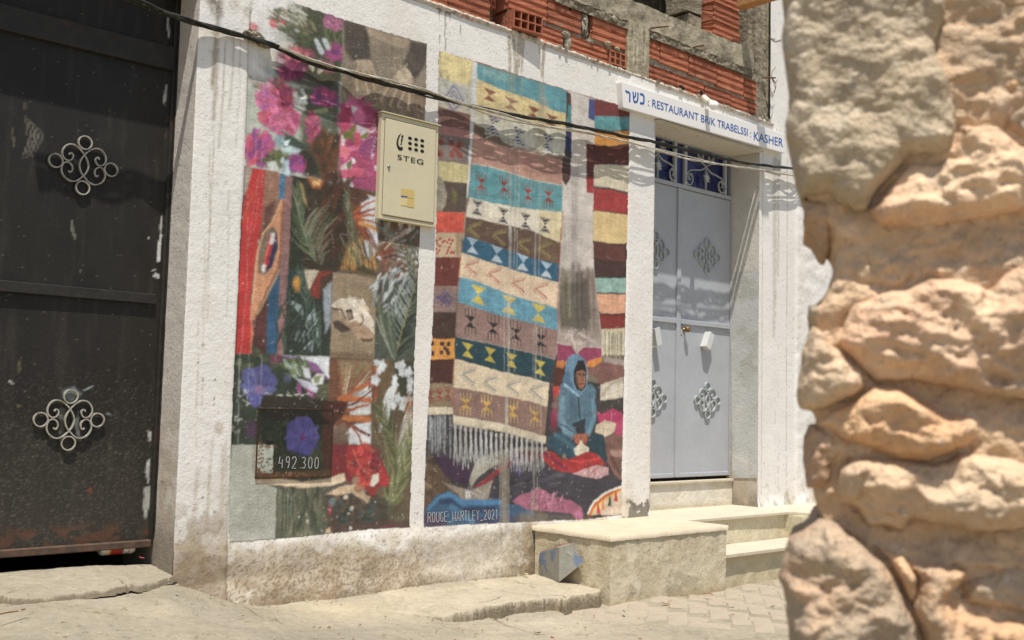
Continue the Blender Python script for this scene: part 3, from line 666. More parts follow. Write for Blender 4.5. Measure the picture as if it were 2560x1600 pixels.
p.poly(Z4((300, 520), (350, 482), (385, 520), (390, 640), (350, 770), (290, 830), (250, 820), (245, 740), (262, 620)), (126, 106, 84), 1, soft=.006)
p.poly(Z4((330, 560), (385, 530), (388, 640), (345, 770), (300, 820), (310, 700)), (34, 40, 80), 1, soft=.01)
p.line(Z4((348, 560), (320, 680), (290, 780)), .028, (186, 34, 30), 1); p.line(Z4((338, 570), (310, 680), (282, 770)), .006, (226, 120, 100), .8)
p.line(Z4((355, 545), (345, 600)), .020, (216, 206, 196), 1); p.line(Z4((290, 770), (285, 800)), .02, (220, 216, 210), 1)
p.line(Z4((400, 800), (330, 950), (240, 1120)), .012, (170, 142, 100), .8)
# -- palm 1
p.poly(Z4((500, 115), (640, 140), (890, 230), (905, 780), (790, 820), (470, 800), (480, 450)), (56, 46, 32), 1)
p.poly(Z4((500, 120), (560, 160), (600, 400), (560, 800), (470, 800)), (34, 46, 30), .9, soft=.02)
p.dabs(Z4(790, 400), .12, .22, 60, [(84, 46, 26), (64, 34, 22), (48, 36, 24)], .03, .12, ang=1.2, seed=23)
p.poly(Z4((600, 120), (720, 150), (700, 210), (640, 200)), (196, 112, 44), .85, soft=.02); p.poly(Z4((640, 150), (700, 155), (690, 180), (650, 180)), (244, 196, 108), .9, soft=.01)
p.poly(Z4((540, 160), (570, 180), (600, 340), (575, 300)), (186, 160, 90), .7, soft=.015)
p.frond(Z4((670, 740), (580, 560), (540, 380), (520, 200)), 24, .13, .008, [(96, 110, 78), (70, 88, 58), (128, 132, 96)], seed=24, ang=.45)
for k in range(26):
    a = k/25.; bx = 590+120*a+R.uniform(-12, 12); by = 480+270*a+R.uniform(-14, 14); ln = (90+150*math.sin(pi*min(1, a*.9+.1)))*R.uniform(.7, 1.1)
    p.line(Z4((bx, by), (bx+ln*.22, by-ln*.62), (bx+ln*.62, by-ln*1.02)), .011, R.choice([(126, 124, 96), (150, 142, 112), (92, 96, 72), (110, 104, 74)]), .75, w2=.003, dry=.3)
for k in range(10):
    p.line(Z4((520+k*9, 320+k*30), (545+k*10, 420+k*32), (600+k*10, 520+k*26)), .008, R.choice([(140, 142, 112), (100, 116, 84)]), .75, w2=.003)
# -- palm 2 (orange)
p.poly(Z4((885, 185), (1125, 250), (1118, 640), (1105, 845), (830, 800), (900, 600)), (104, 66, 38), 1)
p.poly(Z4((1000, 250), (1122, 270), (1115, 640), (1040, 520), (990, 400)), (206, 210, 212), .95, soft=.01)
p.poly(Z4((890, 190), (1010, 220), (1060, 280), (960, 330), (900, 300)), (84, 52, 34), 1, soft=.012)
p.poly(Z4((920, 600), (1000, 560), (1090, 640), (1110, 780), (1000, 810), (850, 790), (880, 680)), (176, 120, 48), .95, soft=.02)
p.poly(Z4((900, 650), (950, 620), (960, 720), (900, 760)), (232, 186, 92), .8, soft=.02)
p.poly(Z4((1000, 600), (1060, 580), (1100, 660), (1060, 720), (1010, 680)), (196, 204, 206), .8, soft=.02)
for a, b, c in (((950, 380), (1030, 320), (1122, 290)), ((955, 400), (1050, 370), (1122, 350)), ((950, 420), (1040, 400), (1120, 400)), ((960, 430), (1040, 440), (1120, 470)), ((965, 440), (1040, 500), (1118, 640)), ((960, 450), (1020, 540), (1100, 660))):
    p.line(Z4(a, b, c), .020, R.choice([(150, 62, 28), (122, 44, 28), (178, 88, 34)]), 1, w2=.006)
p.line(Z4((985, 460), (1060, 480), (1120, 515)), .022, (206, 142, 60), 1)
p.frond(Z4((1000, 800), (950, 620), (905, 400), (890, 240)), 26, .12, .007, [(96, 106, 76), (70, 84, 58), (132, 128, 96)], seed=25, ang=.4)
p.dabs(Z4(980, 700), .12, .10, 70, [(110, 110, 70), (66, 70, 42), (170, 140, 80), (84, 60, 34)], .008, .09, ang=1.9, jit=.35, seed=26)
p.poly(Z4((960, 790), (1010, 760), (1105, 830), (1100, 842), (950, 815)), (58, 56, 32), .9, soft=.012)
# -- palm 3 (right column, brown)
p.poly(Z4((1128, 450), (1428, 490), (1412, 885), (1118, 850)), (112, 82, 62), 1)
p.dabs(Z4(1290, 650), .14, .16, 70, [(196, 192, 186), (206, 204, 202), (160, 146, 124)], .018, .06, ang=.7, seed=27)
p.fan(Z4(1135, 680), Z4((1240, 470), (1330, 470), (1400, 500), (1400, 560), (1410, 600), (1380, 640), (1400, 720), (1340, 770), (1280, 840), (1200, 850)), .022, [(120, 62, 42), (142, 78, 50), (96, 56, 44)], seed=28)
p.frond(Z4((1400, 860), (1330, 700), (1220, 560), (1130, 460)), 26, .16, .007, [(110, 112, 90), (140, 140, 116), (82, 84, 66)], seed=29, ang=.5)
p.dabs(Z4(1380, 600), .06, .14, 40, [(96, 100, 78), (76, 80, 58)], .008, .10, ang=2.1, jit=.2, seed=30)
p.line(Z4((1165, 645), (1240, 570), (1330, 520)), .010, (206, 170, 130), .8); p.line(Z4((1160, 715), (1230, 690), (1290, 715)), .008, (60, 44, 38), .9)
# -- lower left palm 4
p.poly(Z4((470, 795), (790, 815), (765, 1432), (430, 1415)), (44, 56, 44), 1)
p.poly(Z4((465, 800), (560, 800), (600, 900), (560, 1000), (455, 1010)), (30, 62, 62), .8, soft=.03)
p.poly(Z4((580, 795), (690, 805), (660, 860), (610, 960), (595, 880)), (206, 190, 160), 1, soft=.008)
p.poly(Z4((690, 806), (785, 815), (720, 900), (690, 1010), (600, 980), (640, 900)), (136, 44, 26), 1, soft=.012)
p.poly(Z4((700, 850), (785, 820), (775, 900), (720, 1010), (690, 1000)), (70, 50, 36), .9, soft=.015)
p.poly(Z4((720, 940), (780, 880), (775, 1180), (735, 1260), (725, 1100)), (176, 184, 190), .8, soft=.015, dry=.3)
p.blob(Z4(528, 905), .022, .04, (204, 142, 38), 1, .5)
p.frond(Z4((700, 1420), (660, 1180), (600, 980), (560, 820)), 30, .14, .008, [(62, 84, 66), (90, 108, 88), (44, 62, 48)], seed=31, ang=.35)
p.dabs(Z4(610, 1280), .07, .12, 26, [(148, 164, 164), (110, 128, 122)], .010, .06, ang=1.3, seed=32)
for k in range(9): p.line(Z4((450+k*14, 1040+k*4), (480+k*10, 1020+k*5), (560+k*6, 1130+k*12)), .006, (146, 164, 158), .6)
p.dabs(Z4(520, 1200), .10, .16, 60, [(26, 40, 30), (36, 52, 40), (60, 80, 66)], .012, .10, ang=1.4, seed=33)
# -- goat kid on sand
p.poly(Z4((790, 815), (1112, 850), (1090, 1448), (768, 1430)), (150, 128, 98), 1, var=.25)
p.poly(Z4((960, 800), (1112, 840), (1110, 870), (960, 830)), (96, 82, 54), .8, soft=.015)
p.poly(Z4((780, 1045), (830, 1010), (900, 1005), (980, 1030), (1040, 1090), (1090, 1180), (1092, 1260), (1040, 1230), (1000, 1180), (940, 1190), (900, 1180), (880, 1130), (850, 1080), (790, 1080)), (222, 206, 180), 1, soft=.008)
p.dabs(Z4(930, 1070), .09, .05, 50, [(236, 222, 198), (206, 186, 156), (226, 210, 186)], .016, .04, ang=-.7, seed=34)
p.poly(Z4((880, 1180), (960, 1170), (1060, 1230), (1088, 1290), (1040, 1320), (980, 1300), (900, 1230)), (176, 142, 108), 1, soft=.010)
p.poly(Z4((985, 1290), (1040, 1300), (1088, 1290), (1070, 1320), (1010, 1318)), (70, 56, 44), .9, soft=.008)
p.poly(Z4((790, 1180), (830, 1160), (900, 1215), (920, 1240), (850, 1255), (800, 1220)), (76, 62, 50), 1, soft=.008)
p.poly(Z4((880, 1090), (925, 1080), (940, 1150), (900, 1175)), (64, 52, 42), 1, soft=.006); p.blob(Z4(905, 1130), .016, .02, (150, 130, 104), .9)
p.line(Z4((785, 1075), (850, 1090), (880, 1150)), .012, (92, 74, 58), .9); p.line(Z4((1000, 1130), (1010, 1170), (990, 1200)), .01, (110, 88, 66), .8)
p.blob(Z4(830, 1135), .035, .02, (176, 150, 116), .8)
p.poly(Z4((770, 1390), (1088, 1405), (1088, 1448), (768, 1430)), (112, 82, 52), .7, soft=.02)
# -- lower right palm 5 (dark fronds on white)
p.poly(Z4((1118, 852), (1412, 885), (1385, 1462), (1090, 1448)), (76, 82, 68), 1)
p.dabs(Z4(1230, 960), .14, .12, 60, [(176, 184, 180), (150, 158, 152), (196, 200, 196)], .018, .07, ang=1.0, seed=35)
p.poly(Z4((1118, 870), (1160, 880), (1160, 1100), (1110, 1140)), (74, 60, 48), .8, soft=.02)
for k in range(30):
    t = k/29.; sx, sy = 1235+165*t+10*math.sin(3*t), 1445-560*t; l1 = 240*(1-.45*t)*R.uniform(.8, 1.1)
    p.line(Z4((sx, sy), (sx-l1*.30, sy-l1*.55), (sx-l1*.52, sy-l1*1.05)), .012, R.choice([(44, 58, 46), (60, 74, 58), (84, 98, 78), (34, 44, 36), (120, 130, 110)]), .95, w2=.003)
    if k % 2: p.line(Z4((sx-8, sy-14), (sx-l1*.30-8, sy-l1*.55-8), (sx-l1*.50, sy-l1*.95)), .004, (172, 182, 176), .8, w2=.002)
    l2 = min(1400-sx, 150)*R.uniform(.8, 1.1)
    p.line(Z4((sx, sy), (sx+l2*.6, sy-l2*.5), (sx+l2, sy-l2*.7)), .011, R.choice([(40, 54, 42), (56, 70, 54), (96, 104, 76), (30, 40, 32)]), .95, w2=.003)
p.line(Z4((1235, 1450), (1290, 1250), (1340, 1060), (1400, 890)), .009, (140, 128, 70), .9, w2=.005)
p.frond(Z4((1240, 1440), (1190, 1260), (1120, 1060)), 16, .12, .013, [(84, 96, 70), (112, 116, 84), (60, 74, 56)], seed=37, ang=.4)
for k in range(7): p.line(Z4((1110+k*20, 1150-k*20), (1150+k*16, 1270), (1225+k*4, 1430)), .012, R.choice([(110, 120, 96), (84, 96, 76), (140, 144, 120)]), .85)
# -- row below: blue flower squares
p.poly(Z5((120, 72), (795, 90), (790, 400), (800, 705), (95, 705)), (48, 60, 44), 1)
p.dabs(Z5(300, 120), .12, .05, 30, [(84, 92, 62), (62, 76, 56), (104, 110, 80)], .025, .05, seed=38)
for c in ((395, 110), (440, 110)): p.blob(Z5(*c), .014, .024, (112, 32, 76), .9, .5)
p.poly(Z5((470, 80), (795, 90), (790, 250), (760, 210), (690, 140), (600, 110)), (214, 218, 216), 1, soft=.01)
p.poly(Z5((470, 78), (600, 88), (560, 110), (500, 110)), (112, 76, 124), .9, soft=.01)
p.poly(Z5((620, 110), (700, 130), (760, 210), (785, 250), (720, 220), (660, 180)), (132, 80, 132), .9, soft=.01)
p.dabs(Z5(560, 160), .07, .05, 40, [(120, 134, 84), (156, 172, 156), (90, 104, 60)], .018, .06, ang=-.7, seed=39)
p.poly(Z5((600, 160), (650, 170), (660, 240), (620, 230)), (216, 216, 220), .9, soft=.01); p.poly(Z5((700, 210), (760, 210), (745, 280), (680, 290), (660, 250)), (222, 222, 214), 1, soft=.01)
p.poly(Z5((680, 230), (740, 220), (720, 275), (690, 275)), (128, 134, 76), .9, soft=.008)
p.poly(Z5((560, 240), (650, 260), (720, 310), (700, 340), (620, 310)), (204, 204, 214), .9, soft=.01)
p.poly(Z5((570, 270), (600, 290), (590, 370), (570, 330)), (170, 70, 150), .9, soft=.008); p.poly(Z5((620, 300), (690, 345), (685, 385), (640, 350)), (160, 60, 130), .9, soft=.008)
p.poly(Z5((720, 290), (790, 270), (785, 390), (690, 380), (710, 330)), (92, 92, 64), .9, soft=.015)
p.blob(Z5(500, 240), .02, .02, (80, 88, 128), .7, .7)
p.blob(Z5(300, 260), .090, .075, (82, 86, 140), 1, .15, lobes=5, la=.12)
p.fan(Z5(300, 310), Z5((190, 240), (210, 200), (250, 180), (300, 175), (350, 190), (400, 210), (420, 260), (410, 320), (380, 340), (200, 330), (180, 290)), .020, [(90, 96, 156), (72, 74, 132), (106, 108, 162), (82, 68, 128)], seed=40, w2=.018, a=.7)
p.poly(Z5((190, 340), (330, 350), (310, 430), (270, 440), (240, 430), (230, 390)), (84, 84, 150), 1, soft=.01)
p.blob(Z5(300, 320), .03, .02, (150, 110, 150), .7, .8)
p.dabs(Z5(130, 560), .05, .12, 30, [(36, 46, 36), (64, 76, 60), (50, 60, 44)], .02, .05, seed=41)
p.blob(Z5(250, 600), .03, .04, (84, 50, 84), .8, .6)
# orange palm square
p.poly(Z5((795, 95), (1102, 110), (1085, 705), (810, 700), (780, 390)), (112, 70, 44), 1)
p.poly(Z5((850, 110), (1100, 115), (1090, 200), (960, 300), (880, 350)), (146, 122, 84), .9, soft=.02)
p.poly(Z5((960, 330), (1085, 250), (1085, 490), (940, 500), (920, 430)), (206, 206, 200), .95, soft=.01)
p.poly(Z5((950, 570), (1085, 540), (1083, 700), (930, 705), (910, 620)), (206, 206, 204), 1, soft=.008)
p.poly(Z5((810, 590), (910, 560), (940, 640), (920, 700), (810, 690)), (112, 90, 72), .9, soft=.015)
p.fan(Z5(890, 390), Z5((860, 130), (920, 120), (990, 130), (1040, 150), (1085, 160), (1085, 220)), .018, [(150, 78, 40), (176, 140, 96), (120, 60, 34), (110, 112, 74)], seed=42)
p.fan(Z5(900, 400), Z5((940, 150), (1010, 140), (1080, 190), (1085, 270), (1080, 310)), .010, [(206, 196, 170), (110, 116, 80)], seed=43)
p.line(Z5((870, 385), (980, 385), (1085, 395)), .028, (196, 104, 38), 1); p.line(Z5((880, 385), (960, 330), (1080, 270)), .022, (176, 92, 36), 1)
p.line(Z5((920, 470), (1000, 440), (1070, 425)), .020, (170, 84, 36), 1, w2=.01); p.line(Z5((900, 520), (970, 520), (1070, 525)), .030, (186, 106, 40), 1)
p.line(Z5((900, 545), (980, 590), (1070, 640)), .014, (110, 52, 34), 1); p.line(Z5((945, 570), (1000, 640), (1020, 700)), .012, (160, 80, 46), 1)
p.line(Z5((900, 440), (980, 410), (1080, 330)), .010, (110, 56, 34), 1)
p.poly(Z5((330, 360), (780, 395), (915, 405), (880, 500), (820, 560), (740, 560), (300, 450)), (44, 36, 24), 1, soft=.01)
p.poly(Z5((760, 400), (915, 405), (880, 500), (820, 565), (740, 560)), (74, 30, 20), 1, soft=.012)
p.line(Z5((300, 450), (600, 462), (830, 468)), .008, (176, 160, 126), .7, dry=.9)
# right column lower: white blossoms, fronds
p.poly(Z5((1102, 112), (1392, 115), (1380, 420), (1362, 1290), (1200, 1300), (1090, 1000), (1085, 500)), (100, 82, 58), 1)
p.poly(Z5((1102, 112), (1240, 115), (1240, 300), (1150, 420), (1100, 330)), (104, 84, 54), .9, soft=.02); p.poly(Z5((1230, 120), (1388, 120), (1380, 380), (1290, 360)), (58, 62, 44), .95, soft=.02)
p.dabs(Z5(1110, 260), .03, .10, 30, [(150, 74, 44), (170, 90, 50), (112, 60, 40)], .016, .05, ang=1.4, seed=44)
for c, r in (((1120, 130), .015), ((1160, 150), .025), ((1140, 190), .015), ((1115, 250), .025), ((1270, 150), .018), ((1300, 150), .022), ((1300, 200), .02), ((1345, 200), .025), ((1250, 240), .016), ((1250, 285), .022), ((1360, 270), .022), ((1355, 320), .02), ((1270, 380), .022), ((1310, 400), .02), ((1240, 430), .02), ((1300, 440), .018), ((1250, 320), .012), ((1330, 390), .014)):
    p.blob(Z5(*c), r, r*1.1, (206, 210, 206), 1, .5, lobes=5, la=.15)
p.poly(Z5((1220, 300), (1255, 310), (1230, 450), (1195, 570), (1170, 540), (1160, 430), (1190, 340)), (208, 210, 204), 1, soft=.008)
p.poly(Z5((1140, 560), (1165, 550), (1160, 610), (1140, 620)), (200, 202, 196), 1, soft=.008)
p.line(Z5((1190, 420), (1170, 470)), .006, (150, 70, 50), .8)
p.dabs(Z5(1340, 470), .03, .12, 30, [(176, 122, 80), (150, 92, 60), (196, 190, 176)], .012, .08, ang=1.3, seed=45)
p.poly(Z5((1300, 560), (1370, 440), (1365, 720), (1260, 900), (1270, 720)), (196, 192, 170), .75, soft=.02, dry=.35)
p.frond(Z5((1210, 1210), (1250, 950), (1260, 750), (1200, 560), (1150, 450)), 34, .20, .013, [(112, 114, 66), (88, 96, 54), (134, 132, 84), (70, 78, 48)], seed=46, ang=.5, stemcol=(96, 96, 56), sw=.014)
p.frond(Z5((1200, 1200), (1280, 980), (1340, 800), (1370, 600)), 26, .18, .013, [(118, 122, 72), (92, 98, 58), (150, 146, 100)], seed=47, ang=.45, side=(1, 1))
for a, b in (((1090, 570), (1230, 900)), ((1120, 500), (1240, 850)), ((1090, 740), (1220, 950))): p.line(Z5(a, b), .010, (110, 104, 64), .9)
p.poly(Z5((1200, 1100), (1330, 1180), (1362, 1290), (1240, 1290), (1195, 1220)), (92, 84, 62), .8, soft=.02)
# red flower, stone grey, bottom strip
p.poly(Z5((95, 705), (285, 705), (285, 900), (280, 960), (425, 1010), (412, 1365), (85, 1392)), (176, 176, 158), 1, var=.12)
p.poly(Z5((425, 1010), (760, 1010), (765, 1335), (412, 1365)), (86, 88, 66), 1, soft=.006)
p.dabs(Z5(600, 1150), .12, .14, 90, [(72, 92, 72), (96, 98, 74), (58, 66, 50), (112, 108, 84)], .02, .10, ang=1.5, jit=.3, seed=48)
for x in (440, 455, 480, 505, 525): p.line(Z5((x, 1020), (x-6, 1290)), .006, (140, 138, 112), .7)
p.poly(Z5((760, 1060), (920, 1020), (1100, 1040), (1200, 1100), (1210, 1300), (780, 1335)), (74, 68, 56), 1, soft=.01)
p.dabs(Z5(950, 1150), .16, .12, 80, [(50, 66, 60), (92, 76, 60), (84, 56, 48), (60, 84, 80), (112, 90, 70)], .02, .07, seed=49)
p.poly(Z5((800, 1280), (1100, 1240), (1360, 1240), (1360, 1290), (1100, 1308), (780, 1335)), (84, 58, 48), .8, soft=.015)
p.dabs(Z5(1230, 1290), .10, .02, 12, [(70, 90, 60), (110, 50, 64)], .02, .05, ang=0, seed=50)
p.poly(Z5((810, 705), (1085, 705), (1130, 780), (1180, 860), (1215, 930), (1205, 1000), (1110, 1000), (900, 960), (800, 920)), (128, 34, 36), 1, soft=.008)
p.poly(Z5((920, 712), (1070, 706), (1120, 780), (1175, 870), (1215, 940), (1195, 995), (1120, 980), (1040, 990), (960, 960), (910, 860)), (168, 34, 36), 1, soft=.008)
p.dabs(Z5(1040, 850), .09, .10, 60, [(186, 50, 44), (146, 30, 40), (120, 36, 50), (196, 70, 50)], .024, .06, seed=51)
p.poly(Z5((810, 705), (915, 705), (905, 800), (870, 760), (850, 780)), (120, 34, 44), .9, soft=.012)
p.line(Z5((960, 740), (1000, 850), (1100, 940)), .012, (206, 84, 60), .8)
p.poly(Z5((1095, 915), (1140, 905), (1140, 960), (1110, 990), (1100, 1030), (1070, 1020), (1085, 960)), (214, 206, 186), 1)
p.poly(Z5((1040, 990), (1130, 1000), (1110, 1070), (1080, 1070), (1060, 1040)), (156, 44, 36), 1, soft=.006)
p.poly(Z5((770, 1050), (860, 1000), (960, 980), (1020, 1000), (1050, 1060), (1080, 1070), (1060, 1120), (1030, 1090), (950, 1040), (850, 1060)), (196, 166, 130), 1, soft=.008)
p.blob(Z5(975, 955), .022, .02, (150, 120, 92), .9); p.blob(Z5(1000, 1010), .03, .02, (150, 96, 70), .8)
for c, r in (((950, 1150), .012), ((925, 1185), .006), ((940, 1290), .008), ((910, 1070), .012), ((795, 1160), .006), ((640, 1240), .006), ((580, 1210), .006)): p.blob(Z5(*c), r, r, (206, 200, 180), .9, .5)
p.blob(Z5(795, 1160), .014, .03, (150, 40, 44), .8, .6); p.blob(Z5(810, 1110), .02, .02, (110, 130, 130), .8, .6)
p.poly(Z5((765, 1300), (800, 1280), (795, 1330), (760, 1333)), (196, 166, 120), 1)
# pale plaster lip below the hatch
p.poly(Z5((255, 920), (300, 945), (450, 935), (600, 965), (760, 945), (900, 905), (905, 960), (800, 990), (600, 1005), (420, 985), (290, 980)), (222, 196, 158), 1, soft=.008)
p.poly(Z5((250, 720), (285, 705), (285, 900), (262, 940), (245, 880)), (150, 142, 124), .8, soft=.015)
# scuffs, white runs and flakes over the whole picture
for x, y1, y2 in ((300, 1350, 1500), (250, 1080, 1310), (300, 1090, 1320), (375, 1050, 1300)):
    p.line(Z3((x, y1), (x-8, y2)), .0022, (206, 190, 190), .45)
for a in (((165, 100), (150, 720)), ((235, 30), (225, 360)), ((320, 80), (305, 420)), ((165, 60), (150, 420))):
    p.line(Z5(*a), .0025, (196, 196, 186), .5)
for a in (((170, 180), (165, 900), (120, 1400)), ((250, 100), (175, 620)), ((275, 90), (215, 520)), ((335, 100), (330, 260)), ((230, 1100), (190, 1400))):
    p.line(Z4(*a), .0022, (222, 176, 166), .45)
for k in range(330):
    x = R.uniform(L_X0, L_X1); z = R.choice([R.uniform(-.65, 1.9), R.uniform(-.65, .1)]); r = R.choice([.002, .0025, .003, .0045])
    p.line([(x, z), (x+R.uniform(-.004, .004), z+R.uniform(-.01, .01))], r, R.choice([(206, 200, 186), (190, 184, 168), (216, 210, 200)]), .8, wall=True)
for k in range(60):
    x = R.uniform(L_X0+.03, L_X1); z = R.uniform(-.5, 1.2); t = R.uniform(0, pi); l = R.uniform(.02, .07)
    p.line([(x, z), (x+l*cos(t)*.5, z+l*sin(t)*.6), (x+l*cos(t), z+l*sin(t))], .002, (196, 190, 176), .5, wall=True, dry=.8)
for c in ((150, 510), (130, 600), (230, 400), (180, 340)): p.dabs(Z5(*c), .025, .02, 8, [(196, 196, 180)], .004, .02, seed=int(c[0]))
p.dabs(Z5(520, 350), .16, .008, 26, [(210, 204, 188)], .004, .02, ang=-.05, seed=77)
p.dabs(Z3(1175, 1100), .015, .12, 26, [(206, 196, 200), (190, 170, 180)], .006, .02, seed=78)
# outline of the picture on the wall
def inside(p, pts, wall=False):
    Q = np.array(pts, float) if wall else p.conv(pts)
    x, z = p.wx, p.wz; ins = np.zeros(len(x), bool)
    for k in range(len(Q)):
        x1, z1 = Q[k]; x2, z2 = Q[(k+1) % len(Q)]
        if z1 != z2: ins ^= ((z1 > z) != (z2 > z)) & (x < (x2-x1)*(z-z1)/(z2-z1)+x1)
    return ins
keep = inside(p, [(616, 180), (616, 60), (640, 0), (719, 2), (858, 48), (1068, 110), (1064, 250), (1050, 572), (1045, 703), (1036, 900), (1025, 1317), (930, 1322), (690, 1347), (572, 1356), (574, 1096), (584, 874), (598, 600), (610, 400)])
# the ragged, washed out upper left corner lets the wall through
fa, fb = p.conv([(628, 215), (712, 2)]); fd = (fb-fa)/np.linalg.norm(fb-fa); nn_ = fbm(p.X/.06, p.Z/.035, 61, 5)
sdl = (p.X-fa[0])*fd[1]-(p.Z-fa[1])*fd[0]                     # metres to the right of the faded edge
wallc = lin((226, 221, 212))
a = ((1-sstep(-.01, .13, sdl+.16*(nn_-.5)))*sstep(1.42, 1.56, p.Z+.1*(nn_-.5)))[:, None]
p.c = p.c*(1-a)+wallc*a
p.dabs(Z3(560, 165), .13, .06, 90, [(118, 110, 76), (92, 96, 62), (66, 80, 48), (140, 126, 90)], .014, .05, ang=-.4, seed=81, a=.7)
p.dabs(Z3(490, 190), .10, .05, 40, [(110, 112, 74), (86, 92, 62)], .012, .04, ang=-.3, seed=82, a=.7)
p.dabs(Z3(560, 270), .08, .03, 40, [(74, 90, 56), (100, 100, 66)], .012, .05, ang=-.2, seed=83, a=.7)
p.dabs(Z3(585, 110), .035, .09, 46, [(206, 202, 190), (190, 188, 170), (150, 150, 124), (118, 120, 88)], .014, .05, ang=-.5, seed=85, a=.75)
for c, rx, ry in (((225, 215), .030, .022), ((385, 190), .022, .022), ((455, 172), .016, .012)): p.blob(Z3(*c), rx, ry, (206, 92, 96), .9, .7, dry=.3)
for c in ((75, 50), (180, 95), (120, 80)): pass
p.poly(Z3((150, 238), (230, 235), (300, 280), (335, 330), (310, 350), (230, 330), (180, 290)), (132, 118, 88), .95, soft=.008, dry=.5)
p.dabs(Z3(240, 285), .05, .03, 40, [(104, 92, 66), (150, 136, 104), (84, 76, 54)], .010, .016, seed=84)
mural_left = finish('mural_panel', p, nx, nz, keep, M['mural'], 'mural picture of blossoms, palm fronds, a weaving shuttle and a goat kid')
pl = p
# ------------------------------------------------------------------ the mural, right picture
R_X0, R_X1 = 3.555, 5.146
p, nx, nz = picture('mural_panel', R_X0, R_X1, -.70, 1.96, .0044, .0035, (120, 100, 80))
CL = (214, 204, 192)
# hanging cloth and background first
p.poly(RA((1060, 370), (1300, 450), (1300, 1512), (1030, 1512)), (206, 194, 180), 1, soft=.004, var=.15)
p.poly(RB((1060, -60), (1350, -60), (1410, 1000), (1060, 1000)), (200, 188, 174), 1, var=.15)
p.poly(RB((1100, -60), (1130, -60), (1120, 400), (1090, 420)), (176, 168, 152), .6, soft=.02)
p.poly(RB((1170, 0), (1215, 0), (1220, 340), (1175, 340)), (168, 160, 150), .7, soft=.02)
p.poly(RA((1110, 960), (1170, 940), (1160, 1500), (1115, 1500)), (160, 150, 142), .55, soft=.02)
p.poly(RB((1090, 340), (1340, 350), (1380, 640), (1400, 900), (1070, 860), (1068, 600)), (140, 124, 108), .85, soft=.03)
p.poly(RB((1090, 420), (1150, 440), (1300, 420), (1320, 700), (1280, 830), (1180, 780), (1090, 790), (1080, 600)), (92, 86, 72), .85, soft=.03)
for x, y1, y2, c in ((1105, 340, 700, (120, 116, 88)), (1130, 390, 760, (104, 100, 78)), (1155, 380, 700, (150, 140, 104)), (1185, 310, 780, (96, 90, 84)), (1230, 310, 720, (120, 96, 84)), (1250, 380, 720, (60, 60, 54)), (1215, 380, 800, (70, 66, 62)), (1300, 340, 820, (112, 84, 76)), (1340, 360, 860, (126, 96, 84)), (1275, 420, 760, (84, 76, 70))):
    p.line(RB((x, y1), (x, (y1+y2)/2), (x+6, y2)), .028, c, .65, soft=.02, w2=.016)
p.poly(RB((1072, 800), (1400, 830), (1405, 940), (1260, 935), (1210, 985), (1175, 920), (1070, 905)), (170, 152, 138), .9, soft=.03)
p.dabs(RB(1240, 860), .12, .04, 24, [(150, 132, 120), (186, 170, 156)], .03, .08, seed=91)
# dark band beside the central rug
p.poly(RA((1072, 385), (1108, 410), (1112, 540), (1112, 830), (1104, 1055), (1068, 1100), (1045, 1060), (1035, 980), (1045, 860), (1065, 700)), (70, 54, 50), 1)
p.poly(RA((1086, 485), (1114, 500), (1112, 690), (1075, 640)), (70, 130, 130), 1); p.poly(RA((1066, 690), (1112, 705), (1110, 860), (1062, 822)), (36, 48, 100), 1)
p.poly(RA((1050, 950), (1104, 960), (1100, 1050), (1070, 1080)), (96, 58, 56), .9)
# central rug, row by row
p.poly(RA((400, 178), (1072, 378), (1072, 560), (960, 528), (830, 458), (730, 424), (560, 368), (396, 292)), (84, 146, 152), 1)
p.poly(RA((430, 190), (700, 270), (640, 330), (450, 270)), (124, 162, 152), .7, soft=.03)
p.poly(RA((396, 290), (560, 366), (730, 422), (830, 456), (960, 526), (1070, 558), (1068, 690), (860, 650), (640, 585), (385, 545)), (214, 190, 126), 1)
p.poly(RA((385, 540), (640, 585), (860, 650), (1068, 690), (1060, 880), (900, 850), (740, 800), (560, 735), (375, 640)), (204, 200, 178), 1)
p.poly(RA((378, 640), (450, 665), (560, 715), (640, 740), (780, 800), (900, 850), (1050, 870), (1042, 910), (860, 860), (700, 820), (560, 790), (375, 715)), (112, 92, 74), 1, soft=.008)
p.poly(RA((540, 705), (640, 740), (780, 800), (880, 850), (820, 850), (700, 815), (600, 775)), (168, 164, 146), .9, soft=.008)
p.poly(RA((370, 712), (560, 790), (760, 835), (860, 862), (1042, 910), (1042, 1098), (830, 1062), (600, 988), (500, 958), (360, 945)), (186, 138, 116), 1, var=.3)
p.poly(RA((680, 850), (860, 880), (1030, 930), (1030, 1050), (860, 1040), (700, 980)), (172, 122, 104), .7, soft=.03)
p.poly(RA((362, 935), (500, 958), (600, 988), (830, 1062), (1046, 1098), (1042, 1305), (780, 1278), (500, 1232), (332, 1195)), (84, 148, 152), 1)
p.poly(RA((345, 1190), (500, 1230), (780, 1277), (1045, 1302), (1042, 1530), (850, 1485), (640, 1405), (310, 1332)), (218, 206, 180), 1, var=.15)
p.poly(RA((860, 1290), (1045, 1302), (1042, 1530), (880, 1480)), (216, 196, 138), .8, soft=.03)
p.poly(RB((355, -55), (500, -30), (700, 12), (860, 46), (1092, 148), (1086, 305), (900, 268), (700, 203), (560, 153), (352, 88)), (98, 72, 56), 1)
p.poly(RB((900, 70), (1092, 148), (1086, 305), (920, 270)), (116, 88, 62), .7, soft=.03)
p.poly(RB((352, 85), (560, 150), (700, 200), (900, 265), (1086, 303), (1080, 445), (860, 388), (640, 318), (540, 288), (342, 215)), (36, 96, 122), 1)
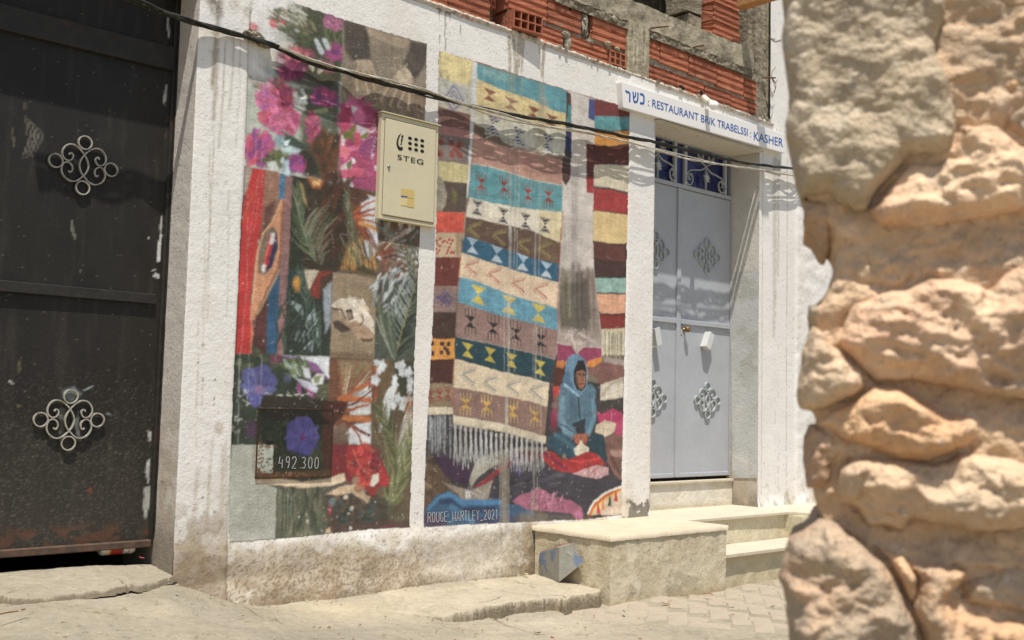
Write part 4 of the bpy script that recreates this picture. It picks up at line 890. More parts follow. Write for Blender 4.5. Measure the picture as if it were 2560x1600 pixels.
p.poly(RB((342, 213), (540, 286), (640, 316), (860, 386), (1080, 443), (1066, 640), (900, 592), (700, 532), (480, 447), (380, 407), (322, 400)), (222, 194, 156), 1, var=.2)
p.poly(RB((324, 400), (380, 405), (480, 445), (700, 530), (900, 590), (1066, 638), (1070, 805), (850, 747), (640, 697), (440, 632), (312, 592)), (92, 154, 172), 1)
p.poly(RB((312, 590), (440, 630), (640, 695), (850, 745), (1070, 803), (1058, 1025), (850, 972), (540, 902), (440, 882), (298, 855)), (148, 116, 104), 1, var=.25)
p.poly(RB((296, 852), (440, 880), (540, 900), (850, 970), (1058, 1022), (1045, 1215), (860, 1163), (620, 1112), (450, 1062), (282, 1020)), (22, 66, 76), 1)
p.poly(RB((284, 1018), (450, 1060), (620, 1110), (860, 1160), (1045, 1212), (1025, 1395), (860, 1345), (640, 1305), (400, 1252), (272, 1235)), (220, 198, 162), 1, var=.2)
p.poly(RB((272, 1230), (400, 1250), (640, 1300), (860, 1340), (1025, 1392), (985, 1605), (620, 1495), (268, 1440)), (142, 108, 94), 1, var=.25)
p.line(RA((125, 78), (390, 165), (1072, 378), (1560, 515)), .006, (178, 110, 80), .8)
# edges of the rug
p.line(RA((1046, 1300), (1038, 1512)), .006, (150, 60, 50), .8); p.line(RB((1092, 30), (1085, 300), (1078, 440), (1066, 560), (1072, 800)), .007, (170, 66, 48), .8)
p.line(RB((352, 80), (340, 210), (322, 400), (315, 520)), .006, (190, 110, 60), .7); p.line(RB((288, 1000), (282, 1150), (270, 1420)), .008, (178, 84, 50), .8)
for pts in (((362, 940), (500, 958), (600, 988), (830, 1062), (1040, 1098)),):
    p.line(RA(*pts), .005, (214, 196, 170), .8)
for pts in (((345, 215), (540, 287), (640, 317), (860, 387), (1080, 444)), ((325, 400), (480, 446), (700, 531), (1066, 638)), ((300, 854), (540, 901), (850, 971), (1058, 1023))):
    p.line(RB(*pts), .004, (200, 190, 170), .45)
# motifs
def bow(c, w, h, col, K, lean=0, lat=None):
    x, y = c
    p.poly(K((x-w, y-h-w*.28), (x+w, y-h+w*.28), (x+lean, y)), col, 1, soft=.003)
    p.poly(K((x-w, y+h-w*.28), (x+w, y+h+w*.28), (x+lean, y)), col, 1, soft=.003)
    if lat:
        for t in (-.9, -.45, 0, .45, .9):
            p.line(K((x-w*1.1, y+h*t-12), (x+w*1.1, y+h*t+16)), .0035, lat, .9); p.line(K((x-w*1.1, y+h*t+14), (x+w*1.1, y+h*t-10)), .0035, lat, .7)
def spider(c, w, h, col, K, tine=None, body=.42, a=1):
    x, y = c; tine = tine or col
    p.poly(K((x-w, y-h*body-w*.2), (x+w, y-h*body+w*.2), (x, y)), col, a, soft=.003)
    p.poly(K((x, y), (x+w, y+h*body+w*.2), (x-w, y+h*body-w*.2)), col, a, soft=.003)
    for t in (-1, -.38, .32, 1):
        p.line(K((x+w*t, y-h*(body if abs(t) == 1 else body*.9)), (x+w*t*1.08, y-h)), .0065, tine, a, w2=.004); p.line(K((x+w*t, y+h*(body if abs(t) == 1 else body*.9)), (x+w*t*1.08, y+h)), .0065, tine, a, w2=.004)
def comb(c, s, col, K, col2=None):
    x, y = c; col2 = col2 or col
    p.line(K((x-40*s, y-6*s), (x+45*s, y-30*s)), .006, col, .85); p.line(K((x-40*s, y-6*s), (x+38*s, y+62*s)), .006, col, .85); p.line(K((x-28*s, y+2*s), (x+42*s, y+58*s)), .004, col, .7)
    for k in range(7):
        t = k/6.; bx, by = x-38*s+83*s*t, y-6*s-24*s*t
        p.line(K((bx, by), (bx+4*s, by-24*s)), .0055, col2, .85, dry=.3)
        bx, by = x-40*s+78*s*t, y-6*s+68*s*t
        p.line(K((bx, by), (bx-16*s, by+16*s)), .0055, col2, .85, dry=.3)
for c in ((498, 425), (660, 490), (830, 555), (965, 615)): 
    x, y = c; col = (134, 58, 44)
    p.poly(RA((x-48, y-65), (x+52, y-25), (x-5, y-5)), col, .95, soft=.004, dry=.25); p.poly(RA((x-8, y-5), (x+45, y+50), (x-55, y+20)), col, .95, soft=.004, dry=.25)
for c in ((525, 640), (715, 722), (935, 775)):
    x, y = c; col = (52, 60, 112)
    for a, b, cc in (((x-48, y-78), (x+62, y-30), (x-8, y+0)), ((x-5, y), (x+45, y+85), (x-62, y+40))):
        p.poly(RA(a, b, cc), col, 1, soft=.003)
    for t in range(-3, 4):
        p.line(RA((x-70, y+t*24-10), (x+70, y+t*24+22)), .005, (206, 202, 184), 1); p.line(RA((x-60, y+t*26+24), (x+60, y+t*26-30)), .005, (206, 202, 184), 1)
for c in ((430, 1085), (605, 1105), (785, 1168), (938, 1185)): spider(c, 33, 88, (146, 58, 42), RA, body=.42)
for c in ((402, 1270), (598, 1330), (768, 1370), (915, 1400)): bow(c, 42, 56, (52, 50, 52), RA, lat=(196, 188, 168))
for k, c in enumerate(((440, 35), (630, 90), (820, 150), (975, 185))): comb(c, 1.0, (134, 122, 62), RB, (150, 138, 70))
for c in ((425, 165), (610, 225), (808, 290), (985, 345)): bow(c, 42, 55, (160, 186, 200), RB, lat=None); 
for c in ((425, 190), (605, 260), (800, 320), (985, 370)): p.poly(RB((c[0]-36, c[1]+22), (c[0], c[1]-20), (c[0]+40, c[1]+34)), (206, 210, 206), .6, soft=.01, dry=.3)
for c in ((420, 320), (590, 380), (775, 450), (945, 495)): comb(c, 1.05, (176, 84, 72), RB, (186, 96, 84))
for c in ((468, 535), (700, 610), (925, 675)): bow(c, 55, 65, (206, 182, 62), RB)
for c in ((408, 738), (582, 785), (752, 832), (942, 880)): spider(c, 38, 98, (38, 32, 32), RB, body=.42)
for c in ((388, 955), (558, 990), (720, 1030), (935, 1085)): bow(c, 42, 52, (196, 174, 44), RB)
for c in ((395, 1140), (560, 1195), (735, 1225), (910, 1258)): comb(c, 1.05, (140, 146, 138), RB, (118, 126, 124))
for c in ((372, 1358), (532, 1376), (728, 1415), (900, 1452)): spider(c, 36, 84, (206, 158, 44), RB, tine=(206, 176, 96), body=.40)
# left rug
p.poly(RA((120, 78), (400, 165), (400, 180), (345, 1000), (300, 1512), (60, 1512), (100, 500)), (160, 140, 120), 1)
p.poly(RA((118, 78), (370, 160), (355, 352), (205, 315), (104, 275)), (214, 194, 130), 1)
p.poly(RA((368, 160), (402, 172), (388, 560), (372, 650), (350, 1000), (330, 1190), (318, 1190), (340, 600), (355, 345)), (206, 204, 196), 1, var=.1)
p.poly(RA((104, 272), (205, 313), (355, 350), (350, 565), (98, 505)), (186, 180, 162), 1, var=.15)
p.poly(RA((98, 500), (348, 565), (345, 690), (104, 640)), (122, 84, 76), 1)
p.poly(RA((235, 605), (350, 620), (345, 640)), (176, 118, 108), .9)
p.poly(RA((104, 638), (346, 695), (342, 748), (110, 716)), (172, 116, 108), 1)
p.poly(RA((110, 712), (344, 745), (332, 945), (108, 915)), (124, 110, 100), 1)
p.poly(RA((108, 912), (334, 943), (325, 1088), (108, 1060)), (196, 180, 122), 1)
p.poly(RA((104, 1060), (326, 1085), (314, 1302), (100, 1298)), (86, 72, 60), 1)
p.poly(RA((100, 1020), (140, 1050), (168, 1150), (165, 1240), (130, 1290), (90, 1300)), (150, 138, 116), 1, dry=.2)
p.poly(RA((100, 1296), (304, 1304), (298, 1458), (70, 1458)), (212, 72, 42), 1)
for t in ((205, 785), (270, 790), (240, 828), (210, 868), (270, 870), (122, 765), (118, 860)): p.blob(RA(*t), .020, .020, (140, 62, 46), 1, .35)
x, y = 225, 440
for s_ in (1.0, .62, .3): p.line(RA((x-68*s_, y), (x, y-92*s_), (x+66*s_, y+20*s_), (x-6, y+88*s_), (x-68*s_, y)), .006, (66, 66, 128), .85)
for k in range(9):
    t = k/8.; 
    for (x1, y1, x2, y2, ox, oy) in ((x-68, y, x, y-92, -16, -10), (x, y-92, x+66, y+20, 18, -12), (x+66, y+20, x-6, y+88, 12, 14), (x-6, y+88, x-68, y, -14, 10)):
        bx, by = x1+(x2-x1)*t, y1+(y2-y1)*t; p.line(RA((bx, by), (bx+ox, by+oy)), .004, (76, 74, 136), .8)
p.dabs(RA(140, 285), .05, .05, 50, [(90, 84, 76), (120, 112, 98)], .003, .04, seed=92, a=.6)
p.poly(RA((200, 1100), (250, 1160), (240, 1240), (195, 1230), (220, 1180)), (122, 108, 44), .7, soft=.01, dry=.4)
p.poly(RB((130, 65), (340, 70), (334, 252), (122, 250)), (202, 176, 136), 1)
for a in ((155, 125), (180, 110), (200, 135), (160, 150), (180, 165), (150, 190), (175, 200), (160, 220), (215, 130), (250, 115), (275, 125), (260, 150), (235, 140), (240, 200), (265, 215), (230, 220), (250, 180), (280, 220)): p.blob(RB(*a), .011, .007, (176, 66, 48), 1, .3, rot=.5)
p.poly(RB((290, 70), (342, 70), (334, 252), (300, 252)), (160, 132, 96), .7, soft=.015)
p.poly(RB((120, 248), (334, 252), (310, 470), (108, 468)), (112, 46, 34), 1)
p.poly(RB((108, 466), (312, 470), (300, 668), (104, 660)), (144, 114, 104), 1)
for pts in (((120, 520), (165, 560), (210, 600), (240, 570), (205, 520), (150, 570), (115, 630)), ((190, 570), (235, 520), (280, 570), (240, 625), (190, 575)), ((210, 565), (240, 540), (262, 570), (238, 600), (212, 568))):
    p.line(RB(*pts), .006, (78, 72, 116), .9)
p.dabs(RB(200, 570), .05, .045, 40, [(70, 66, 116)], .004, .018, ang=.8, seed=93)
p.poly(RB((104, 664), (300, 668), (290, 868), (96, 870)), (70, 46, 36), 1)
p.poly(RB((96, 868), (290, 868), (288, 1020), (88, 1025)), (222, 146, 32), 1)
for a in ((120, 905), (100, 945), (125, 978), (195, 905), (245, 905), (218, 940), (190, 970), (240, 975), (235, 955)): p.blob(RB(*a), .014, .013, (58, 44, 50), 1, .2, lobes=4, la=.12, ph=pi)
p.poly(RB((88, 1024), (286, 1020), (274, 1208), (78, 1202)), (76, 36, 28), 1)
p.poly(RB((78, 1202), (276, 1206), (270, 1384), (76, 1382)), (142, 122, 92), 1)
for c in ((112, 1298), (175, 1290), (238, 1285)): spider(c, 20, 56, (140, 46, 34), RB, body=.4)
p.poly(RB((76, 1382), (272, 1386), (280, 1445), (74, 1448)), (216, 200, 166), 1)
# right rug
p.poly(RA((1246, 443), (1290, 450), (1287, 612), (1242, 590)), (58, 70, 128), 1)
p.poly(RA((1286, 448), (1555, 515), (1552, 585), (1286, 578)), (112, 44, 42), 1)
p.poly(RA((1286, 575), (1552, 583), (1550, 690), (1286, 688)), (84, 148, 146), 1)
p.poly(RA((1286, 686), (1552, 688), (1550, 790), (1286, 808)), (214, 142, 36), 1)
p.poly(RA((1224, 785), (1420, 805), (1552, 780), (1550, 950), (1360, 940), (1284, 950), (1284, 1045), (1226, 1030)), (92, 40, 34), 1)
p.line(RA((1286, 684), (1420, 692), (1552, 680)), .008, (60, 50, 50), .8); p.line(RA((1286, 800), (1420, 808), (1552, 785)), .010, (60, 42, 40), .9); p.line(RA((1286, 948), (1400, 938), (1550, 948)), .008, (56, 40, 44), .9)
p.poly(RA((1226, 1030), (1284, 1040), (1280, 1165), (1230, 1155)), (166, 40, 44), 1)
p.poly(RA((1284, 945), (1400, 942), (1550, 950), (1546, 1160), (1400, 1122), (1284, 1112)), (214, 200, 168), 1, var=.2)
p.poly(RA((1282, 1112), (1400, 1124), (1546, 1160), (1542, 1325), (1400, 1300), (1280, 1295)), (166, 42, 40), 1)
p.line(RA((1282, 1112), (1400, 1124), (1546, 1160)), .014, (70, 62, 52), .9, dry=.2); p.line(RA((1280, 1295), (1400, 1302), (1542, 1325)), .014, (70, 62, 56), .9, dry=.2)
p.poly(RA((1280, 1298), (1400, 1306), (1542, 1330), (1545, 1530), (1280, 1530)), (222, 192, 124), 1, var=.2)
p.poly(RB((1340, -100), (1602, -70), (1596, 152), (1470, 152), (1340, 132)), (222, 190, 122), 1, var=.2)
p.poly(RB((1340, 132), (1470, 152), (1596, 150), (1592, 288), (1344, 266)), (98, 52, 42), 1)
p.poly(RB((1344, 264), (1592, 286), (1590, 408), (1352, 402)), (70, 42, 38), 1)
p.poly(RB((1352, 400), (1588, 404), (1583, 528), (1365, 526)), (142, 178, 162), 1)
p.poly(RB((1365, 526), (1583, 530), (1578, 685), (1382, 682)), (220, 158, 118), 1)
p.poly(RB((1382, 680), (1578, 676), (1574, 788), (1396, 797)), (132, 38, 30), 1)
for pts in (((1340, 130), (1400, 140), (1470, 152), (1596, 150)), ((1352, 402), (1420, 404), (1588, 404)), ((1366, 522), (1450, 524), (1583, 528)), ((1344, 262), (1400, 272)), ((1380, 668), (1410, 682), (1480, 684), (1578, 678))): p.line(RB(*pts), .010, (48, 50, 42), .9, dry=.2)
p.poly(RB((1398, 795), (1576, 788), (1572, 990), (1408, 990)), (206, 192, 152), 1, soft=.008)
for k in range(34):
    x = 1412+k*4.8; p.line(RB((x, 820+R.uniform(-15, 25)), (x+R.uniform(-3, 3), R.uniform(960, 1060))), .005, R.choice([(110, 104, 92), (200, 190, 164), (222, 214, 190), (60, 56, 56)]), .8, w2=.003)
# things heaped behind the seated child
p.poly(RC((935, 320), (960, 0), (975, -130), (1030, -300), (1510, -100), (1500, 900), (60, 975), (70, 165), (265, 165), (600, 220), (940, 340)), (62, 56, 60), 1, soft=.006)
p.poly(RB((1050, 1030), (1180, 1040), (1150, 1240), (1040, 1240)), (84, 42, 32), 1, soft=.01)
p.poly(RB((1066, 905), (1175, 922), (1212, 985), (1262, 932), (1400, 940), (1400, 1010), (1300, 1055), (1180, 1040), (1065, 1035)), (152, 52, 88), 1, soft=.006)
p.poly(RB((1062, 1032), (1150, 1040), (1110, 1085), (1056, 1085)), (196, 112, 36), 1, soft=.006); p.poly(RB((1290, 1040), (1405, 1000), (1400, 1040), (1330, 1090), (1285, 1080)), (214, 130, 34), 1, soft=.006)
p.poly(RB((1285, 1090), (1340, 1080), (1420, 1040), (1575, 1050), (1560, 1180), (1390, 1210), (1290, 1170)), (134, 88, 78), 1, soft=.01)
p.poly(RB((1410, 1000), (1575, 1030), (1572, 1070), (1420, 1045)), (170, 150, 140), .9, soft=.01)
p.poly(RB((1290, 1130), (1370, 1170), (1370, 1200), (1300, 1190)), (122, 116, 92), .9, soft=.008)
p.poly(RB((1034, 1225), (1110, 1235), (1080, 1330), (1034, 1330)), (186, 46, 30), 1, soft=.008); p.poly(RB((1050, 1300), (1085, 1290), (1070, 1380), (1035, 1390)), (72, 116, 96), .9, soft=.01)
p.poly(RB((1390, 1215), (1560, 1160), (1568, 1330), (1440, 1340), (1390, 1330)), (212, 200, 176), 1, soft=.008)
p.line(RB((1400, 1300), (1480, 1200), (1550, 1180)), .02, (160, 140, 110), .6, soft=.02)
p.poly(RB((1370, 1340), (1570, 1310), (1572, 1420), (1480, 1400), (1390, 1430)), (66, 58, 54), 1, soft=.012)
p.poly(RB((1360, 1410), (1400, 1440), (1480, 1395), (1545, 1420), (1572, 1470), (1570, 1600), (1480, 1600), (1380, 1512)), (176, 34, 86), 1, soft=.008)
p.line(RB((1470, 1420), (1475, 1500)), .004, (226, 160, 190), .9)
p.poly(RC((1450, 240), (1505, 190), (1505, 340), (1455, 330)), (186, 60, 104), .95, soft=.008)
p.poly(RC((1305, 240), (1370, 205), (1450, 225), (1440, 290), (1370, 330), (1300, 290)), (206, 186, 156), 1, soft=.008)
p.poly(RC((1370, 330), (1440, 300), (1505, 330), (1500, 650), (1440, 600), (1395, 520), (1380, 420)), (124, 86, 74), 1, soft=.01)
p.poly(RC((1400, 420), (1500, 420), (1500, 470), (1430, 470)), (166, 128, 116), .9, soft=.01); p.line(RC((1420, 480), (1450, 540), (1500, 600)), .03, (84, 56, 50), .8, soft=.02)
p.poly(RC((985, 80), (1040, 40), (1030, 200), (990, 240)), (134, 92, 88), .9, soft=.01)
p.blob(RC(1000, 200), .03, .06, (140, 30, 70), .9, .5)
# lower heap
p.poly(RC((60, 490), (160, 540), (220, 620), (320, 720), (330, 790), (180, 740), (140, 760), (90, 840), (58, 860)), (92, 72, 52), 1, soft=.01)
p.dabs(RC(110, 620), .05, .12, 30, [(104, 82, 58), (78, 60, 44), (126, 104, 80)], .02, .06, seed=94)
p.poly(RC((130, 430), (260, 480), (400, 560), (400, 650), (330, 670), (220, 610), (150, 520)), (58, 34, 62), 1, soft=.012)
p.poly(RC((185, 645), (300, 690), (400, 715), (520, 650), (600, 620), (540, 780), (500, 795), (330, 785), (300, 740)), (148, 134, 114), 1, soft=.01)
p.poly(RC((420, 540), (450, 480), (600, 425), (800, 395), (950, 405), (950, 430), (780, 440), (640, 490), (520, 560), (430, 640), (400, 690), (385, 640)), (166, 160, 140), 1, soft=.008)
p.poly(RC((400, 700), (560, 580), (640, 500), (740, 430), (900, 425), (905, 480), (760, 520), (640, 590), (500, 670)), (136, 40, 46), 1, soft=.008)
p.poly(RC((560, 620), (700, 530), (900, 480), (1000, 560), (1130, 590), (1300, 640), (1490, 660), (1490, 700), (1360, 750), (1290, 800), (1240, 890), (1200, 860), (1000, 760), (860, 700), (700, 790), (520, 780)), (58, 56, 66), 1, soft=.012)
p.dabs(RC(900, 640), .22, .05, 50, [(66, 60, 78), (48, 46, 52), (84, 78, 84)], .02, .10, ang=-.1, jit=.3, seed=95)
p.dabs(RC(740, 520), .05, .05, 14, [(90, 78, 124)], .02, .06, seed=96)
p.poly(RC((55, 880), (90, 820), (150, 745), (240, 725), (300, 770), (340, 795), (600, 800), (780, 830), (860, 880), (870, 960), (55, 980)), (52, 90, 122), 1, soft=.008)
p.line(RC((190, 770), (240, 745), (330, 800), (600, 800)), .03, (62, 130, 176), .9, soft=.015); p.line(RC((90, 850), (140, 790), (190, 760)), .02, (66, 126, 160), .9, soft=.01)
p.line(RC((180, 790), (250, 790), (330, 860), (560, 850)), .03, (36, 52, 86), .85, soft=.015); p.line(RC((260, 830), (330, 880), (420, 960)), .03, (70, 124, 156), .8, soft=.015)
p.poly(RC((55, 880), (200, 900), (220, 975), (55, 985)), (76, 52, 76), .9, soft=.015); p.poly(RC((420, 900), (900, 900), (900, 960), (420, 975)), (62, 62, 92), .8, soft=.015)
p.poly(RC((700, 900), (1210, 880), (1240, 930), (700, 960)), (84, 78, 76), .8, soft=.015, dry=.3)
p.poly(RC((695, 790), (770, 745), (820, 735), (870, 695), (940, 720), (1000, 760), (1120, 785), (1200, 840), (1208, 880), (1200, 930), (1150, 925), (1130, 885), (1000, 870), (880, 860), (800, 850), (720, 810)), (160, 88, 112), 1, soft=.008)
p.dabs(RC(950, 800), .16, .05, 110, [(178, 108, 130), (140, 70, 96), (196, 140, 156), (120, 60, 84)], .006, .05, seed=97)
p.blob(RC(1178, 900), .03, .03, (178, 96, 132), 1, .3)
p.poly(RC((1245, 895), (1280, 820), (1330, 770), (1400, 730), (1496, 690), (1496, 895)), (210, 188, 160), 1, soft=.004)
p.line(RC((1255, 890), (1300, 815), (1380, 750), (1496, 702)), .030, (190, 90, 40), 1); p.line(RC((1245, 880), (1290, 800), (1370, 735), (1496, 688)), .016, (216, 206, 186), 1); p.line(RC((1270, 890), (1310, 830), (1390, 768), (1496, 716)), .012, (226, 172, 48), 1)
for c, col in (((1320, 855), (196, 50, 34)), ((1355, 830), (224, 130, 34)), ((1405, 800), (66, 76, 48)), ((1450, 765), (196, 50, 34))):
    x, y = c; p.poly(RC((x-4, y-40), (x+4, y-40), (x+16, y+30), (x-14, y+26)), col, 1, soft=.004)
p.poly(RC((1240, 900), (1330, 885), (1350, 900), (1290, 915)), (58, 56, 40), 1, soft=.006)
# the seated child
JB = (82, 116, 132)
p.poly(RC((955, 330), (1010, 300), (1070, 290), (1130, 340), (1165, 400), (1160, 480), (1080, 470), (1010, 430), (955, 390)), (40, 76, 92), 1, soft=.006)
p.poly(RC((1240, 350), (1300, 300), (1360, 310), (1372, 400), (1385, 520), (1330, 500), (1250, 440)), (30, 62, 72), 1, soft=.006)
p.line(RC((1010, 310), (1080, 350), (1150, 420)), .03, (64, 108, 124), .8, soft=.015)
p.poly(RC((1050, -60), (1110, -70), (1180, -30), (1270, -60), (1310, -10), (1300, 60), (1312, 150), (1300, 230), (1275, 290), (1240, 340), (1180, 260), (1130, 320), (1075, 300), (1025, 240), (1035, 130), (1035, 20)), JB, 1, soft=.006)
p.poly(RC((1120, 0), (1180, 20), (1175, 260), (1130, 240), (1110, 120)), (70, 104, 122), .8, soft=.02); p.poly(RC((1200, 40), (1290, 60), (1300, 200), (1230, 260), (1190, 180)), (78, 114, 132), .8, soft=.02)
p.line(RC((1175, 0), (1180, 90), (1190, 200)), .010, (36, 40, 44), 1)
p.poly(RC((1130, 230), (1230, 190), (1225, 300), (1165, 300)), (30, 38, 44), .9, soft=.008)
p.line(RC((1060, 60), (1050, 180), (1080, 280), (1140, 310)), .045, (110, 150, 168), .8, soft=.02); p.line(RC((1280, 60), (1290, 190), (1250, 300)), .03, (104, 146, 164), .8, soft=.015)
p.line(RC((1040, 230), (1100, 260), (1150, 300)), .012, (54, 78, 92), .8)
p.poly(RB((1180, 983), (1230, 985), (1270, 1020), (1290, 1080), (1296, 1160), (1285, 1240), (1250, 1290), (1200, 1290), (1140, 1255), (1105, 1225), (1108, 1170), (1125, 1130), (1128, 1060), (1150, 1010)), (98, 138, 160), 1, soft=.005)
p.poly(RB((1110, 1140), (1150, 1110), (1170, 1200), (1210, 1280), (1150, 1250), (1106, 1215)), (66, 104, 132), .9, soft=.01)
p.poly(RB((1222, 1030), (1262, 1030), (1283, 1080), (1288, 1170), (1280, 1230), (1250, 1265), (1212, 1250), (1188, 1190), (1190, 1110)), (40, 32, 32), 1, soft=.005)
p.poly(RB((1215, 1110), (1250, 1098), (1276, 1120), (1284, 1170), (1275, 1215), (1252, 1248), (1228, 1240), (1208, 1200), (1203, 1150)), (150, 96, 72), 1, soft=.005)
p.poly(RB((1203, 1150), (1220, 1160), (1228, 1235), (1208, 1200)), (96, 58, 44), .9, soft=.008)
p.poly(RB((1210, 1060), (1262, 1050), (1282, 1090), (1280, 1120), (1250, 1102), (1215, 1112)), (34, 28, 30), 1, soft=.004)
p.line(RB((1216, 1138), (1240, 1136)), .006, (40, 28, 26), 1); p.line(RB((1256, 1138), (1276, 1140)), .006, (40, 28, 26), 1); p.blob(RB(1232, 1146), .005, .004, (30, 22, 22), 1, .4); p.blob(RB(1266, 1148), .004, .004, (30, 22, 22), 1, .4)
p.line(RB((1252, 1145), (1258, 1178), (1248, 1186)), .005, (108, 62, 48), .9); p.line(RB((1236, 1208), (1266, 1206)), .008, (112, 50, 46), 1); p.line(RB((1240, 1222), (1258, 1222)), .006, (176, 120, 92), .7)
p.line(RB((1120, 1210), (1180, 1260), (1225, 1300)), .012, (160, 196, 210), .7); p.line(RB((1285, 1060), (1292, 1180)), .006, (150, 190, 206), .7)
p.poly(RC((1138, 318), (1180, 305), (1240, 300), (1248, 350), (1225, 385), (1180, 390), (1150, 365)), (160, 84, 58), 1, soft=.005)
for a in ((1160, 322), (1180, 318), (1205, 312), (1225, 312)): p.line(RC((a[0], a[1]), (a[0]+8, a[1]+45)), .007, (196, 116, 82), .9); 
p.line(RC((1190, 320), (1200, 370)), .006, (90, 44, 34), .9)
p.poly(RC((1195, 345), (1215, 380), (1255, 405), (1250, 450), (1200, 468), (1152, 455), (1145, 410), (1180, 385)), (214, 202, 176), 1, soft=.006); p.dabs(RC(1200, 425), .03, .025, 14, [(186, 172, 146), (226, 218, 196)], .008, .03, seed=98)
p.poly(RC((940, 430), (1000, 440), (1060, 490), (1110, 490), (1240, 430), (1310, 450), (1350, 490), (1385, 530), (1260, 560), (1150, 590), (1060, 580), (990, 560), (930, 500), (880, 460)), (166, 28, 30), 1, soft=.006)
p.line(RC((1120, 500), (1200, 510), (1330, 480)), .012, (204, 50, 36), .9); p.line(RC((940, 450), (1010, 500), (1090, 560)), .02, (110, 24, 60), .8)
p.poly(RC((1135, 592), (1220, 560), (1310, 530), (1395, 550), (1400, 600), (1310, 632), (1200, 612)), (196, 150, 148), 1, soft=.006)
p.dabs(RC(1290, 580), .09, .03, 34, [(214, 180, 174), (176, 110, 116), (140, 60, 70)], .006, .03, seed=99)
p.poly(RC((1060, 480), (1075, 440), (1095, 490)), (150, 120, 110), .9, soft=.005)
# fringes of the two rugs
p.poly(RC((265, 168), (600, 222), (945, 325), (940, 375), (830, 348), (600, 285), (270, 238)), (214, 198, 166), 1, soft=.006)
p.poly(RC((268, 240), (600, 288), (940, 378), (935, 420), (900, 560), (700, 540), (480, 480), (280, 470)), (40, 36, 44), .55, soft=.03)
for k in range(18):
    t = k/17.; x = 285+630*t; y = 250+120*t+6*sin(k); l = 300-70*t
    p.blob(RC(x, y), .011, .014, (192, 186, 176), .9, .6)
    for q in range(7):
        dx = (q-3)*3.4; p.line(RC((x+dx*.3, y+10), (x+dx, y+l*.55), (x+dx*1.9+R.uniform(-5, 5), y+l*R.uniform(.72, 1.05))), .0055, R.choice([(204, 202, 196), (176, 174, 170), (148, 144, 142), (212, 206, 194)]), .75, dry=.3, w2=.003)
p.poly(RC((72, 165), (262, 165), (262, 420), (160, 430), (74, 400)), (60, 58, 60), .9, soft=.02)
for k in range(60):
    x = R.uniform(76, 262); y = R.uniform(165, 200); p.line(RC((x, y), (x+R.uniform(-4, 6), R.uniform(330, 480))), .0055, R.choice([(150, 156, 156), (186, 190, 188), (120, 122, 122), (206, 206, 200), (40, 40, 44)]), .7, dry=.3, w2=.003)
for k in range(12): p.line(RC((R.uniform(350, 470), 690+k*3), (R.uniform(380, 520), R.uniform(720, 790))), .003, (206, 206, 200), .5)
p.line(RC((362, 720), (368, 770)), .012, (214, 212, 206), 1); p.line(RC((380, 722), (386, 765)), .010, (214, 212, 206), 1)
# weathering: runs, flakes
for x, z0, z1, w, c, a in ((R_X0+.03, 1.9, 1.4, .004, (110, 104, 96), .7),):
    p.line([(x, z0), (x, z1)], w, c, a, wall=True)
for a, b, w, c, al in ((RA(650, 1010), RA(655, 1512), .016, (170, 170, 160), .6), (RA(690, 960), RA(690, 1512), .010, (176, 176, 164), .5), (RA(715, 830), RA(715, 1400), .004, (196, 190, 176), .7), (RA(870, 1000), RA(880, 1512), .016, (160, 150, 126), .4),
                   (RA(670, 250), RA(660, 560), .05, (168, 158, 126), .35), (RA(740, 300), RA(730, 470), .02, (168, 158, 126), .4), (RA(890, 320), RA(880, 900), .05, (164, 150, 118), .45), (RA(910, 470), RA(870, 800), .07, (172, 158, 124), .4)):
    p.line([a, b], w, c, al, dry=.5, soft=.012)
for x, y0, y1, w, al in ((712, -20, 330, .022, .55), (745, 30, 340, .004, .7), (765, 40, 360, .004, .7), (900, 60, 400, .014, .4), (932, 30, 420, .005, .6), (700, 540, 680, .026, .75), (668, 540, 1110, .004, .7), (700, 680, 1130, .018, .5), (742, 560, 1120, .004, .6), (905, 700, 1180, .016, .45), (885, 800, 1160, .004, .6), (945, 800, 1160, .004, .6), (685, 1310, 1512, .022, .5), (925, 1200, 1420, .004, .6), (945, 1230, 1450, .004, .5)):
    p.line(RB((x, y0), (x-2, (y0+y1)/2), (x-4, y1)), w, (190, 184, 170), al, dry=.35, soft=w*.4)
for x, y0, y1, w, al, c in ((655, 30, 500, .022, .5, (176, 168, 150)), (640, 480, 940, .050, .75, (150, 138, 116)), (608, 300, 960, .005, .7, (176, 164, 140)), (672, 560, 960, .005, .7, (176, 164, 140)), (855, 320, 860, .012, .5, (166, 158, 136)), (840, 700, 870, .005, .7, (176, 170, 150)), (880, 600, 860, .004, .7, (186, 180, 160)), (907, 30, 380, .004, .6, (190, 184, 170))):
    p.line(RC((x, y0), (x, y1)), w, c, al, dry=.25, soft=w*.3)
p.poly(RC((740, 870), (880, 860), (960, 880), (950, 950), (740, 960)), (124, 110, 86), .6, soft=.03, dry=.5)
for k in range(260):
    x = R.uniform(R_X0, R_X1); z = R.choice([R.uniform(-.6, 1.8), R.uniform(-.62, .2)]); r = R.choice([.0025, .003, .004, .005])
    p.line([(x, z), (x+R.uniform(-.003, .003), z+R.uniform(-.01, .01))], r, R.choice([(200, 194, 180), (214, 208, 196), (180, 172, 156)]), .75, wall=True)
for k in range(45):
    x = R.uniform(R_X0+.03, R_X1-.06); z = R.uniform(-.3, 1.6); t = R.uniform(0, pi); l = R.uniform(.02, .06)
    p.line([(x, z), (x+l*cos(t)*.5, z+l*sin(t)*.6), (x+l*cos(t), z+l*sin(t))], .002, (206, 196, 176), .5, wall=True, dry=.8)
